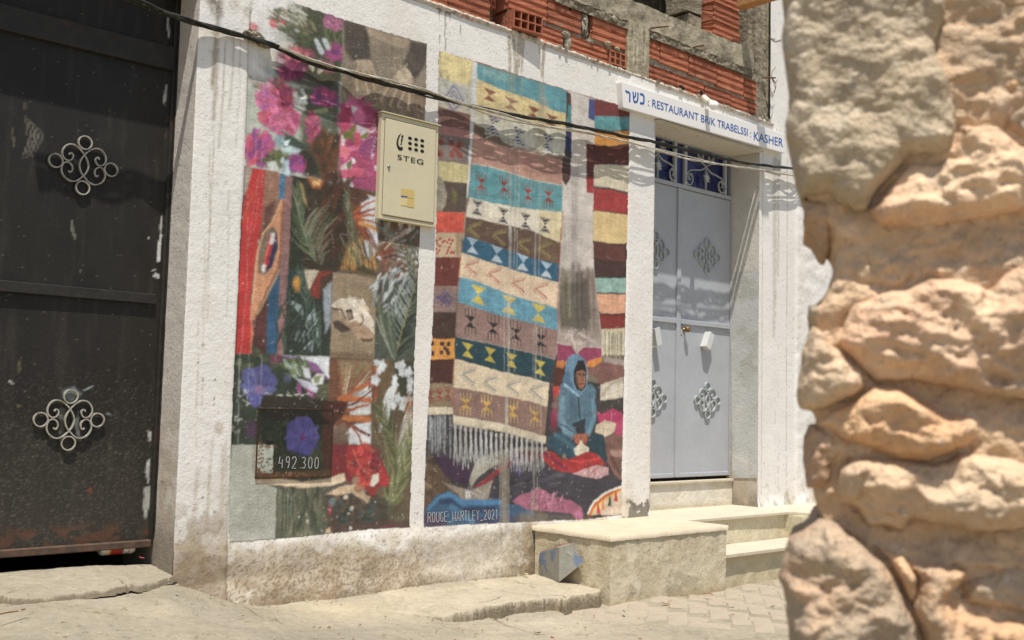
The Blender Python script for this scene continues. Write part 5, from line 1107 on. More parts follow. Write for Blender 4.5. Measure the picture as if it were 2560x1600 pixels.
keep = inside(p, [(1096, 126), (1188, 152), (1414, 224), (1573, 269), (1571, 420), (1568, 600), (1562, 825), (1558, 1023), (1554, 1221), (1553, 1286), (1460, 1298), (1281, 1305), (1150, 1311), (1057, 1317), (1064, 1120), (1076, 900), (1086, 690), (1090, 520), (1094, 300)])
mural_right = finish('mural_panel', p, nx, nz, keep, M['mural'], 'mural picture of striped rugs hung above a seated child in a blue hood')

# ------------------------------------------------------------------ lettering
def text_mesh(name, body, size_, m, parent, origin, width=None, height=None, y=None, depth=.0, spacing=1.0, bold=0.0, rows=1, xoff=0):
    cu = bpy.data.curves.new('letters', 'FONT'); cu.body = body; cu.size = 1.0; cu.space_character = spacing; cu.offset = bold
    cu.extrude = 0.0
    ob = bpy.data.objects.new('letters', cu); COL.objects.link(ob); bpy.context.view_layer.update()
    me = bpy.data.meshes.new_from_object(ob.evaluated_get(bpy.context.evaluated_depsgraph_get()))
    COL.objects.unlink(ob); bpy.data.objects.remove(ob)
    n = len(me.vertices); co = np.empty(n*3, np.float32); me.vertices.foreach_get('co', co); co = co.reshape(-1, 3)
    co -= [co[:, 0].min(), co[:, 1].min(), 0]; w = co[:, 0].max(); h = co[:, 1].max()
    sx = width/w if width else size_; sz = height/h if height else sx
    out = np.stack([origin[0]+co[:, 0]*sx, np.full(n, y), origin[1]+co[:, 1]*sz], 1)
    me.vertices.foreach_set('co', out.astype(np.float32).ravel()); me.update()
    me.materials.clear(); me.materials.append(m); me.name = name
    return me
def letters(me, parent, m, name='letter'):
    """one object for each letter: pieces that overlap sideways belong together"""
    n = len(me.vertices); co = np.array([v.co[:] for v in me.vertices]); par = list(range(n))
    def root(i):
        while par[i] != i: par[i] = par[par[i]]; i = par[i]
        return i
    for e in me.edges: par[root(e.vertices[0])] = root(e.vertices[1])
    comp = {}
    for i in range(n): comp.setdefault(root(i), []).append(i)
    cl = []
    for vs in sorted(comp.values(), key=lambda v_: co[v_, 0].min()):
        lo, hi = co[vs, 0].min(), co[vs, 0].max()
        if cl and lo < cl[-1][1]-.3*(hi-lo): cl[-1][1] = max(cl[-1][1], hi); cl[-1][2] += vs
        else: cl.append([lo, hi, list(vs)])
    out = []
    for lo, hi, vs in cl:
        S_ = set(vs); mp = {v: i for i, v in enumerate(vs)}
        Fs = [tuple(mp[i] for i in p_.vertices) for p_ in me.polygons if p_.vertices[0] in S_]
        k = bpy.data.meshes.new(name); k.from_pydata([tuple(co[v]) for v in vs], [], Fs); k.update(); k.materials.append(m)
        out.append(link(name, k, parent))
    return out
def strokes(name, lines, w, m, parent, y, thick=.0006):
    b = MB()
    for L_ in lines: b.bar([(x, y, z) for x, z in L_], w, thick)
    return b.build(name, m, parent)
GL = {'R': [[(0, 0), (0, 1), (.45, 1), (.55, .85), (.55, .65), (.4, .5), (0, .5)], [(.3, .5), (.6, 0)]], 'O': [[(.1, .1), (.05, .5), (.1, .9), (.3, 1), (.5, .9), (.55, .5), (.5, .1), (.3, 0), (.1, .1)]],
      'U': [[(0, 1), (0, .2), (.15, 0), (.4, 0), (.55, .2), (.55, 1)]], 'G': [[(.5, .9), (.3, 1), (.08, .85), (.05, .5), (.08, .15), (.3, 0), (.5, .1), (.52, .42), (.3, .42)]], 'E': [[(.5, 1), (0, 1), (0, 0), (.5, 0)], [(0, .52), (.4, .52)]],
      '_': [[(0, -.06), (.5, -.06)]], 'H': [[(0, 0), (0, 1)], [(.5, 0), (.5, 1)], [(0, .3), (.5, .3)]], 'A': [[(0, 0), (.25, 1), (.5, 0)], [(.1, .3), (.42, .3)]], 'T': [[(-.05, 1), (.5, 1)], [(.22, 1), (.22, 0)]],
      'L': [[(0, 1), (0, 0), (.45, 0)]], 'Y': [[(0, 1), (.25, .5), (.5, 1)], [(.25, .5), (.25, 0)]], '2': [[(0, .8), (.1, .97), (.35, 1), (.5, .8), (.4, .5), (0, 0), (.5, 0)]], '0': [[(.08, .1), (.02, .5), (.08, .9), (.25, 1), (.42, .9), (.48, .5), (.42, .1), (.25, 0), (.08, .1)]],
      '1': [[(.1, .85), (.25, 1), (.25, 0)]], '4': [[(.1, 1), (.0, .42), (.42, .42)], [(.4, .75), (.4, 0)]], '9': [[(.45, .6), (.2, .5), (.04, .7), (.1, .95), (.35, 1), (.46, .8), (.42, .3), (.3, 0)]], '3': [[(.02, .9), (.25, 1), (.45, .8), (.3, .55), (.15, .53), (.3, .5), (.48, .25), (.3, 0), (.02, .1)]], '.': [[(.2, 0), (.26, .06)]]}
def hand_text(name, s_, pa, pb, h, w, m, parent, y, adv=.78):
    """light hand lettering from wall point pa to pb"""
    pa = np.array(pa); pb = np.array(pb); n = sum(.5 if c in '.' else 1 for c in s_); step = (pb-pa)/n; out = []; k = 0
    for c in s_:
        for g in GL.get(c, []):
            out.append([tuple(pa+step*(k+.08)+np.array([gx*abs(step[0])*1.25, gz*h])) for gx, gz in g])
        k += .5 if c == '.' else 1
    if name != 'digit': return strokes(name, out, w, m, parent, y)
    i = 0
    for c in s_:
        g = GL.get(c, []); strokes('digit', out[i:i+len(g)], w, m, parent, y); i += len(g)
M['sig'] = mat('signature_white', srgb(176, 174, 170), rough=.8)
a_ = onY(np.array([RC(80, 948)]))[0][[0, 2]]; e_ = onY(np.array([RC(596, 922)]))[0][[0, 2]]
hand_text('signature', 'ROUGE_HARTLEY_2021', a_, e_, .052, .0034, M['sig'], facade, D-.0055)

# ------------------------------------------------------------------ metal hatch with the painted number
hz0, hz1 = -.50, -.02
hq = onY(np.array(Z5((298, 448), (810, 465), (800, 935), (272, 930)), float))[:, [0, 2]]
hx0 = hq[[0, 3], 0].mean(); hx1 = hq[[1, 2], 0].mean(); hz1 = hq[[0, 1], 1].mean(); hz0 = hq[[2, 3], 1].mean()
p, nx, nz = picture('plate', hx0, hx1, hz0, hz1, .003, .003, (40, 44, 32))
p.dabs(Z5(450, 560), .14, .14, 60, [(36, 44, 30), (50, 56, 40), (30, 34, 26)], .03, .06, seed=101)
p.poly(Z5((740, 460), (815, 465), (805, 940), (720, 940), (735, 700)), (72, 46, 38), .9, soft=.02)
p.dabs(Z5(680, 760), .05, .06, 20, [(66, 74, 48), (56, 60, 42)], .03, .05, seed=102)
p.poly(Z5((300, 450), (470, 455), (700, 470), (800, 560), (690, 560), (560, 520), (400, 540), (300, 500)), (34, 32, 24), .85, soft=.015)
p.blob(Z5(595, 650), .089, .098, (72, 67, 112), 1, .08, lobes=5, la=.05)
p.fan(Z5(595, 655), Z5((500, 560), (560, 520), (640, 530), (700, 580), (710, 650), (700, 720), (640, 770), (580, 780), (510, 740), (480, 660)), .03, [(78, 74, 124), (66, 61, 106), (84, 78, 124)], seed=103, w2=.02, a=.6)
for t in ((500, 580), (640, 530), (700, 640), (640, 760), (560, 770), (490, 670)): p.line(Z5((595, 655), t), .004, (60, 52, 100), .7)
p.blob(Z5(600, 650), .014, .018, (92, 50, 90), .8, .8)
p.poly(Z5((272, 705), (395, 705), (390, 905), (272, 905)), (168, 172, 156), 1, soft=.003)
p.poly(Z5((395, 705), (720, 800), (800, 935), (272, 935), (272, 905), (390, 905)), (46, 48, 36), .75, soft=.01)
p.poly(Z5((270, 890), (400, 900), (600, 885), (800, 880), (800, 940), (270, 940)), (96, 72, 50), .7, soft=.02, dry=.6)
p.dabs(Z5(340, 860), .05, .05, 70, [(112, 66, 44), (90, 56, 40), (70, 50, 40)], .006, .012, seed=104)
p.dabs(Z5(300, 800), .02, .08, 60, [(112, 66, 44), (96, 60, 42)], .006, .012, seed=105)
p.dabs(Z5(500, 915), .14, .012, 70, [(120, 74, 48), (90, 56, 40), (140, 110, 80)], .006, .012, seed=106)
p.dabs(Z5(360, 720), .05, .01, 30, [(110, 66, 44)], .005, .01, seed=107)
for k in range(90):
    x = R.uniform(hx0, hx1); z = R.uniform(hz0, hz1); p.line([(x, z), (x+.002, z)], .0035, (110, 104, 84), .6, wall=True)
hatch = thing('wall_hatch', 'rust edged metal hatch painted with a violet flower and a six figure number', 'hatch', (0, 0, 0))
HY = D-.0085
Vh = np.stack([p.X, np.full(len(p.X), HY), p.Z], 1)
link('plate', mesh_from('plate', Vh, grid(nx, nz), M['hatch'], p.c, False), hatch)
b = MB()
for a0, a1 in (((hx0-.003, hz0-.003), (hx1+.003, hz0+.002)), ((hx0-.003, hz1-.001), (hx1+.003, hz1+.003)), ((hx0-.003, hz0), (hx0+.001, hz1)), ((hx1-.001, hz0), (hx1+.003, hz1))):
    b.box((a0[0], HY-.0012, a0[1]), (a1[0], D+.01, a1[1]))
b.build('rim', mat('hatch_rim', srgb(70, 50, 38), rough=.8, noise=[(60, .4)]), hatch)
kh = onY(np.array([Z5(372, 688)]))[0]
b = MB(); b.slab([(kh[0]-.022, kh[2]+.006), (kh[0]+.018, kh[2]+.008), (kh[0]+.02, kh[2]-.004), (kh[0]-.008, kh[2]-.008)], HY-.001, HY+.004); b.build('key_slot', M['black_print'], hatch)
a_ = onY(np.array([Z5(428, 868)]))[0][[0, 2]]; e_ = onY(np.array([Z5(722, 872)]))[0][[0, 2]]
hand_text('digit', '492.300', a_, e_, .054, .0036, M['sig'], hatch, HY-.0008)
def hug(o, lift):
    me = o.data; n = len(me.vertices); co = np.empty(n*3, np.float32); me.vertices.foreach_get('co', co); co = co.reshape(-1, 3)
    front = co[:, 1] < co[:, 1].mean()
    co[:, 1] = D-relief(co[:, 0], co[:, 2])-lift-np.where(front, .001, 0); me.vertices.foreach_set('co', co.ravel()); me.update()
for o in list(COL.objects):
    if o.name.startswith('signature'): hug(o, .0035)

# ------------------------------------------------------------------ iron scroll rosette (shared by gate and door)
def rosette_curves():
    k = .00088
    left = [(-68, -62), (-58, -52), (-60, -38), (-72, -32), (-60, -14)]
    P1 = [(-74, -40), (-68, -50), (-58, -46), (-55, -32), (-66, -14), (-88, -12), (-106, -32), (-104, -64), (-82, -90), (-48, -92), (-12, -66), (12, -32), (22, 0), (14, 34), (-8, 62), (-34, 84), (-64, 88), (-94, 70), (-108, 38), (-98, 6), (-76, -2), (-58, 12), (-55, 32), (-64, 46), (-74, 40)]
    def S(P, m=1): return spline([(m*a*k*(1 if m == 1 else 1), 0, -b_*k) for a, b_ in P], 140)
    curves = [(S(P1, 1), False), (S(P1, -1), False)]
    for cx_, cz_ in ((0, 113), (0, -113), (136, 0), (-136, 0)):
        t = np.linspace(0, 2*pi, 28, endpoint=False); curves.append((np.stack([cx_*k+33*k*np.cos(t), 0*t, cz_*k+33*k*np.sin(t)], 1), True))
    return curves
def rosette_mesh(m):
    b = MB()
    for c, cl in rosette_curves(): b.bar(c, .0052, .012, closed=cl)
    return b.mesh('rosette', m)
ros_dark = rosette_mesh(M['scroll_dark']); ros_light = rosette_mesh(M['scroll_light'])

# ------------------------------------------------------------------ dark metal gate
GY = 4.69
gx0, gx1, gz0, gz1 = -.55, 2.168, -.655, 1.86
nx = int((gx1-gx0)/.008); nz = int((gz1-gz0)/.006)
X, Z = np.meshgrid(np.linspace(gx0, gx1, nx), np.linspace(gz0, gz1, nz)); X = X.ravel(); Z = Z.ravel()
gp = Paint(X, Z, (37, 33, 27), y=GY); P = gp
n1 = fbm(X/.25, Z/.5, 71, 4); n2 = fbm(X/.03, Z/.25, 72, 4); n3 = fbm(X/.007, Z/.0045, 73, 2)
def gt(a, col):
    a = np.clip(a, 0, 1)[:, None]; gp.c[:] = gp.c*(1-a)+lin(col)*a
gt(.8*sstep(.45, .75, n1), (30, 27, 22)); gt(.35*sstep(.5, .8, n2), (60, 56, 49))
gt(.27*sstep(.56, .80, n3)*(1-sstep(-.45, .35, Z)), (132, 124, 106)); gt(.3*(1-sstep(-.55, .1, Z)), (84, 79, 68))
gt(.9*sstep(.45, .6, fbm(X/.06, Z/.03, 74, 4))*(1-sstep(-.60, -.535, Z)), (92, 64, 48))
gt(.35*(n3 > .88), (120, 112, 96))
def gl(pts, w, col=(196, 192, 182), a=.8, dry=.3, K=Z1, taper=True): gp.line(K(*pts), w, col, a, dry=dry, taper=taper, soft=.003)
for k in range(7):
    x = 80+k*9; gl(((x+50, 560+k*8), (x+60+R.uniform(-10, 10), 640), (x+20, 745)), .008, (128, 122, 106), .45, .5)
for x, y in ((60, 600), (65, 640), (120, 470), (125, 540), (130, 580)): gl(((x, y), (x-4, y+60)), .010, (122, 112, 88), .5, .6)
gl(((340, 1040), (345, 1090), (352, 1130)), .012, (146, 142, 128), .6); gl(((795, 80), (797, 180)), .010, K=Z1); gl(((785, 400), (778, 500)), .012); gl(((762, 1020), (755, 1090)), .010)
for pts in (((758, 1030), (755, 1240)),): gl(pts, .010, a=.5)
gp.poly(Z1((757, 1105), (765, 1110), (757, 1235), (738, 1240), (742, 1180)), (206, 204, 198), .95, soft=.004)
gp.poly(Z1((735, 1285), (755, 1300), (750, 1318), (720, 1310)), (200, 198, 192), .9, soft=.004); gl(((718, 1280), (740, 1268)), .006); gl(((700, 1120), (706, 1132)), .008)
gp.poly(Z2((695, 520), (715, 530), (712, 570), (705, 580)), (176, 174, 166), .95, soft=.004)
gp.poly(Z2((700, 655), (713, 660), (705, 760), (698, 775), (688, 720)), (186, 184, 176), .95, soft=.004)
gp.poly(Z2((680, 790), (712, 782), (705, 880), (685, 960), (678, 880)), (176, 174, 164), .95, soft=.004)
gp.poly(Z2((300, 330), (350, 315), (380, 350), (340, 390), (300, 370)), (150, 156, 152), .7, soft=.015, dry=.4)
gl(((395, 330), (445, 312)), .008, K=Z2, col=(140, 150, 150)); gl(((370, 430), (360, 500), (380, 560)), .016, K=Z2, col=(140, 144, 140), a=.5); gl(((290, 420), (300, 470)), .05, K=Z2, col=(128, 124, 112), a=.5); gl(((500, 440), (525, 450)), .008, K=Z2, col=(140, 150, 150))
gl(((95, 180), (88, 260)), .008, K=Z2, col=(122, 112, 80)); gl(((80, 400), (98, 410)), .010, K=Z2, col=(122, 112, 80)); gl(((45, 285), (60, 300)), .01, K=Z2)
gp.line(Z1((10, 90), (300, 170), (820, 290)), .020, (84, 48, 34), .7, dry=.5)
gp.blob(Z2(425, 808), .008, .012, (120, 62, 40), .9)
for k in range(60):
    x = R.uniform(gx0, gx1); z = R.uniform(gz0, gz1); z = z if R.random() < .5 else R.uniform(-.6, .1)
    gp.line([(x, z), (x+R.uniform(-.004, .004), z+R.uniform(0, .014))], .0035, R.choice([(130, 124, 108), (150, 144, 128), (110, 70, 48)]), .6, wall=True)
gobj = link('gate', mesh_from('gate', np.stack([X, GY+.0012*np.sin(X*5+1)*np.sin(Z*3), Z], 1), grid(nx, nz), M['gate'], gp.c, True), house)
gobj['label'] = 'black sheet metal gate with rusty lower edge'
zb = onY(np.array([(405, 738.)]), GY)[0, 2]; zt2 = onY(np.array([(434, 127.)]), GY)[0, 2]; zt1 = onY(np.array([(434, 159.)]), GY)[0, 2]
b = MB(); b.box((gx0, GY-.020, zb-.045), (2.12, GY+.002, zb), ch=.002); b.build('cross_bar', M['gate_bar'], gobj)
b = MB(); b.box((gx0, GY-.024, zt1-.04), (2.15, GY+.002, zt2+.01), ch=.003); b.build('cross_bar', M['gate_bar'], gobj)
b = MB(); b.box((2.150, GY-.010, gz0+.002), (2.166, GY+.004, 1.86), ch=.002); b.build('edge_bar', M['gate_bar'], gobj)
b = MB(); b.box((gx0, GY-.024, -.672), (2.155, GY+.006, -.640), ch=.004); b.build('bottom_rail', M['rust_bar'], gobj)
for c in (Z1(404, 778), Z2(336, 472)):
    q = onY(np.array([c], float), GY-.03)[0]; o = link('rosette', ros_dark, gobj); o.location = (q[0], GY-.005, q[2])
b = MB(); b.box((2.166, 4.675, -.60), (2.1735, 4.74, 1.865)); b.build('gate_post', M['gate_bar'], house)

# ------------------------------------------------------------------ grey double door
DY = 4.74
zd0, zd1 = -.474, 1.875
ztr = onY(np.array([(1730, 470.)]), DY)[0, 2]
seam = 5.965; XL, XR = 5.39, 6.578
TRB = onY(np.array([D5(700, 870)]), DY)[0, 2]; TRT = onY(np.array([D5(700, 590)]), DY)[0, 2]
door = link('entrance_door', None, house)
def dbox(name, a, b_, m=None, ch=.002):
    q = MB(); q.box(a, b_, ch=ch); o = q.build(name, m or M['door'], door); return o
LT = onY(np.array([D5(600, 880)]), DY)[0, 2]
dbox('door_leaf', (XL+.03, DY, zd0), (seam-.018, DY+.03, LT)); dbox('door_leaf', (seam+.004, DY, zd0), (XR-.012, DY+.03, LT))
dbox('cover_strip', (seam-.030, DY-.014, zd0+.004), (seam+.012, DY+.01, LT+.0))
dbox('frame_head', (XL, DY-.010, LT+.004), (XR, DY+.03, TRB)); dbox('frame_side', (XL, DY-.012, zd0), (XL+.028, DY+.03, zd1)); dbox('frame_side', (XR-.010, DY-.006, zd0), (XR-.0015, DY+.03, zd1))
dbox('frame_top', (XL+.03, DY-.010, TRT+.30), (XR-.012, DY+.03, zd1))
zr = onY(np.array([D6(610, 447)]), DY)[0, 2]; zr2 = onY(np.array([D6(610, 478)]), DY)[0, 2]
dbox('cross_rail', (XL+.032, DY-.016, zr2), (seam-.034, DY+.004, zr)); dbox('cross_rail', (seam+.016, DY-.016, zr2), (XR-.02, DY+.004, zr))
for x0, x1 in ((XL+.04, seam-.04), (seam+.02, XR-.02)):
    for z0, z1 in ((zd0+.004, zd0+.030),):
        dbox('bottom_strip', (x0, DY-.010, z0), (x1, DY+.004, z1))
q = MB(); q.box((XL+.03, DY+.025, TRB-.0), (XR-.012, DY+.045, zd1)); q.build('transom_panel', M['blue_glass'], door)
for x in (seam-.075, seam+.04, XR-.10, XL+.10): dbox('transom_bar', (x, DY-.012, TRB+.001), (x+.028, DY+.010, TRT+.299))
q = MB(); q.box((seam-.045, DY+.010, TRB+.001), (seam+.039, DY+.024, TRT+.299)); q.build('transom_post', M['blue_glass'], door)
def grille(cx, w, h, z0):
    q = MB(); s = w/290.
    def T(P): return spline([(cx+a*s, 0, z0+b_/100.*h) for a, b_ in P], 70)
    for m_ in (1, -1):
        P_ = [(m_*a, b_) for a, b_ in ((0, 56), (6, 66), (28, 72), (48, 80), (50, 94), (36, 100), (22, 95), (22, 84), (34, 80), (38, 88))]
        C_ = [(m_*a, b_) for a, b_ in ((4, 62), (16, 56), (40, 50), (80, 46), (112, 40), (134, 24), (134, 10), (112, 2), (94, 10), (90, 24), (102, 34), (116, 28), (114, 18), (106, 17))]
        for Q in (P_, C_):
            c = T(Q); c[:, 1] = DY-.006; q.bar(c, .006, .012)
    c = np.array([(cx, DY-.006, z0), (cx, DY-.006, z0+.45*h), (cx, DY-.006, z0+.62*h)]); q.bar(c, .006, .012)
    o = q.build('grille', M['scroll_light'], door)
    q = MB(); n = 9; pts = []
    for k in range(n*2):
        r_ = (.034 if k % 2 == 0 else .020)*(1.1 if k % 4 == 0 else .9); t = pi*k/n; pts.append((cx+r_*cos(t), z0+.32*h+r_*1.15*sin(t)))
    q.slab(pts, DY-.026, DY-.014); q.build('grille_leaf', M['scroll_light'], door)
zt_in = TRT-TRB
grille(onY(np.array([D5(790, 760)]), DY)[0, 0], .46*290/268, .265, TRB+.0); grille(onY(np.array([D5(425, 700)]), DY)[0, 0]+.0, .40*290/268, .265, TRB+.0)
for pt in (D5(814, 1390), D6(618, 974), D5(420, 1345), D6(248, 958)):
    q = onY(np.array([pt], float), DY-.01)[0]; o = link('rosette', ros_light, door); o.location = (q[0], DY-.003, q[2])
def cup(pt, lean):
    q = onY(np.array([pt], float), DY-.02)[0]; m_ = Matrix.Translation((q[0], DY-.001, q[2])) @ Matrix.Rotation(lean, 4, 'Y')
    b = MB(); b.box((-.028, -.052, -.060), (-.022, 0, .060), m_); b.box((-.022, -.052, -.060), (.028, -.046, .060), m_); b.box((-.022, -.046, -.060), (.028, -.004, -.055), m_); b.box((.024, -.046, -.054), (.029, -.02, .060), m_)
    b.build('pull_handle', M['handle'], door, bevel=.0012)
cup(D6(612, 572), .45); cup(D6(262, 545), -.25)
q = onY(np.array([D6(487, 497)]), DY-.03)[0]
b = MB(); b.lathe([(.017, 0), (.017, .006), (.009, .010), (.009, .022), (.019, .030), (.022, .040), (.016, .050), (.004, .053)], 18, Matrix.Translation((q[0]-.012, DY, q[2])) @ Matrix.Rotation(pi/2, 4, 'X')); b.build('knob', M['knob'], door, smooth=True)
b = MB(); b.box((q[0]-.05, DY-.004, q[2]-.035), (q[0]-.028, DY, q[2]+.025)); b.build('lock_plate', M['door'], door)
b = MB(); b.box((XL, DY+.03, -.70), (XR, DY+.10, 1.87)); b.build('door_back', M['gap'], door)  # near-black backing puts the shade into the door gaps

# ------------------------------------------------------------------ the unfinished upper storey
upper = link('upper_wall', None, house); upper['label'] = 'unfinished wall of red hollow bricks and bare concrete'
def ribbed(x0, x1, z0, z1, y=D+.012, seed=0, depth=.19):
    """hollow brick: three groups of fine grooves run along its face"""
    R_ = random.Random(seed); H = z1-z0
    prof = []      # (z fraction, y offset)
    for g in range(3):
        b0 = g/3.
        prof += [(b0+.0, .004 if g == 0 else .0), (b0+.012, 0), (b0+.16, 0)]
        for k in range(4):
            z_ = b0+.17+k*.038; prof += [(z_, .0), (z_+.005, .009), (z_+.020, .009), (z_+.026, 0)]
    prof += [(.988, 0), (1.0, .004)]
    prof = sorted(prof); n = 6; V = []; Fs = []
    xs = np.linspace(x0, x1, n)
    for j, (f, o) in enumerate(prof):
        for i, x in enumerate(xs):
            e = .0025*R_.uniform(-1, 1) if 0 < i < n-1 else .004*R_.uniform(-1, 1)
            V.append((x+(e if i in (0, n-1) else 0), y+o+.0012*R_.uniform(-1, 1), z0+f*H))
    m_ = len(prof)
    for j in range(m_-1):
        for i in range(n-1): Fs.append((j*n+i, j*n+i+1, (j+1)*n+i+1, (j+1)*n+i))
    o = len(V); V += [(x0, y+depth, z0), (x1, y+depth, z0), (x1, y+depth, z1), (x0, y+depth, z1)]
    bl, br, tl, tr = 0, n-1, (m_-1)*n, m_*n-1
    Fs += [tuple([o]+[i for i in range(0, n)]+[o+1])[::-1], tuple([o+3]+[tl+i for i in range(n)]+[o+2]), tuple([o]+[j*n for j in range(m_)]+[o+3]), tuple([o+1]+[j*n+n-1 for j in range(m_)]+[o+2])[::-1], (o, o+3, o+2, o+1)]
    b = MB(); b.add(V, Fs); return b.mesh('brick', M['brick'] if R_.random() < .65 else M['brick2'])
def brick(x0, x1, z0, z1, seed, tilt=0.0, y=D+.012, parent=None):
    cx, cz = (x0+x1)/2, (z0+z1)/2
    me = ribbed(x0-cx, x1-cx, z0-cz, z1-cz, y-D, seed)
    o = link('brick', me, parent or upper); o.location = (cx, D, cz); o.rotation_euler = (random.Random(seed).uniform(-.012, .012), tilt, random.Random(seed+5).uniform(-.01, .01)); return o
def hollow(x0, x1, z0, z1, cols, rows, y, depth=.28, rz=0.0, m=None):
    """brick laid end-on: the cells show"""
    cx, cz = (x0+x1)/2, (z0+z1)/2; w, h = x1-x0, z1-z0; t = .007; b = MB()
    M_ = Matrix.Translation((cx, y, cz)) @ Matrix.Rotation(rz, 4, 'Z')
    b.box((-w/2, 0, -h/2), (w/2, depth, -h/2+t), M_); b.box((-w/2, 0, h/2-t), (w/2, depth, h/2), M_)
    for i in range(cols+1):
        x = -w/2+t/2+(w-t)*i/cols; b.box((x-t/2, .0008, -h/2+t), (x+t/2, depth-.001, h/2-t), M_)
    for j in range(1, rows):
        z = -h/2+t/2+(h-t)*j/rows
        for i in range(cols):
            xa = -w/2+t+(w-t)*i/cols; xb = -w/2+(w-t)*(i+1)/cols; b.box((xa, .0016, z-t/2), (xb, depth-.002, z+t/2), M_)
    b.box((-w/2+.001, depth*.8, -h/2+.001), (w/2-.001, depth*.8+.01, h/2-.001), M_)
    o = b.build('hollow_brick', m or M['brick'], upper); return o
zA0, zA1, zB0, zB1, zC0, zC1 = 2.163, 2.263, 2.292, 2.412, 2.43, 2.55
k = 0
for x0, x1, z0, z1, tl in ((3.34, 3.63, zA0, 2.285, 0), (3.64, 3.94, zA0, 2.29, 0), (4.315, 4.535, zA0, zA1, 0), (4.60, 4.935, zA0-.004, zA1, 0),
                       (3.60, 3.9, 2.30, 2.42, 0), (4.085, 4.39, zB0, 2.425, 0), (4.402, 4.69, zB0-.002, 2.43, .01), (4.795, 5.108, zB0-.003, 2.44, 0),
                       (2.9, 3.2, zA0, 2.285, 0), (2.6, 2.89, zA0, 2.285, 0), (2.75, 3.05, 2.30, 2.42, 0), (3.06, 3.36, 2.30, 2.42, 0), (3.37, 3.59, 2.30, 2.42, 0),
                       (4.1, 4.38, 2.44, 2.555, 0), (3.75, 4.09, 2.44, 2.555, 0),
                       (5.322, 5.445, 2.302, 2.418, .015), (5.455, 5.757, 2.292, 2.428, 0), (5.765, 6.078, 2.282, 2.425, 0), (6.086, 6.395, 2.272, 2.420, 0), (6.41, 6.555, 2.265, 2.405, 0),
                       (5.325, 5.622, 2.142, 2.255, 0), (5.63, 5.93, 2.145, 2.252, .0), (5.94, 6.242, 2.137, 2.250, 0), (6.252, 6.555, 2.13, 2.245, 0)):
    k += 1; brick(x0, x1, z0, z1, k, tl)
hollow(4.085, 4.298, 2.165, 2.275, 4, 2, D-.045, .22, -.10, M['brick2']); hollow(4.95, 5.106, 2.168, 2.255, 3, 2, D+.004, .22)
hollow(3.96, 4.05, 2.29, 2.42, 2, 3, D+.07, .15, .3)
# mortar behind and between the bricks
def rough_sheet(name, x0, x1, z0, z1, y, amp, step, m, parent, seed=0, sc=.03):
    nx = max(3, int((x1-x0)/step)); nz = max(3, int((z1-z0)/step)); X, Z = np.meshgrid(np.linspace(x0, x1, nx), np.linspace(z0, z1, nz)); X = X.ravel(); Z = Z.ravel()
    Y = y-amp*(fbm(X/sc, Z/sc, seed, 4)-.35)
    return link(name, mesh_from(name, np.stack([X, Y, Z], 1), grid(nx, nz), m, None, False), parent)
rough_sheet('mortar', 2.5, 3.945, 2.13, 2.6, D+.034, .024, .012, M['mortar'], upper, 201)
rough_sheet('mortar', 3.945, 4.09, 2.13, 2.6, D+.16, .05, .012, M['cement_dark'], upper, 202)
rough_sheet('mortar', 4.09, 4.70, 2.13, 2.6, D+.034, .026, .010, M['mortar'], upper, 203)
rough_sheet('mortar', 4.70, 4.79, 2.13, 2.6, D+.060, .06, .010, M['cement_dark'], upper, 204)
rough_sheet('mortar', 4.79, 6.57, 2.11, 2.47, D+.032, .026, .010, M['mortar'], upper, 205)
def lump(name, c, r, m, parent, seed, n=14, flat=1.0):
    V = []; Fs = []
    for j in range(n+1):
        for i in range(n*2):
            a = pi*j/n; t = pi*i/n; d = (sin(a)*cos(t), sin(a)*sin(t), cos(a))
            q = 1+1.1*(fbm(np.array([d[0]*2.6+d[2]*2+seed]), np.array([d[1]*2.6+d[2]+seed*.7]), seed, 4)[0]-.5)
            V.append((c[0]+r[0]*d[0]*q, c[1]+r[1]*d[1]*q, c[2]+r[2]*d[2]*q))
    for j in range(n):
        for i in range(n*2): Fs.append((j*n*2+i, j*n*2+(i+1) % (n*2), (j+1)*n*2+(i+1) % (n*2), (j+1)*n*2+i))
    b = MB(); b.add(V, Fs); return b.build(name, m, parent, smooth=False)
for c, r_, s_ in (((4.56, D+.015, 2.25), (.035, .02, .018), 1), ((4.575, D+.012, 2.20), (.022, .016, .05), 2), ((4.725, D+.03, 2.37), (.022, .03, .07), 3),
                 ((4.93, D+.012, 2.285), (.025, .02, .012), 6), ((5.02, D+.012, 2.275), (.02, .02, .012), 7), ((4.78, D+.02, 2.265), (.03, .02, .016), 8), ((4.30, D+.01, 2.285), (.05, .02, .012), 9), ((4.86, D+.01, 2.455), (.03, .02, .02), 10), ((4.98, D+.01, 2.46), (.04, .02, .02), 11)):
    lump('mortar_lump', c, r_, M['mortar'], upper, s_)
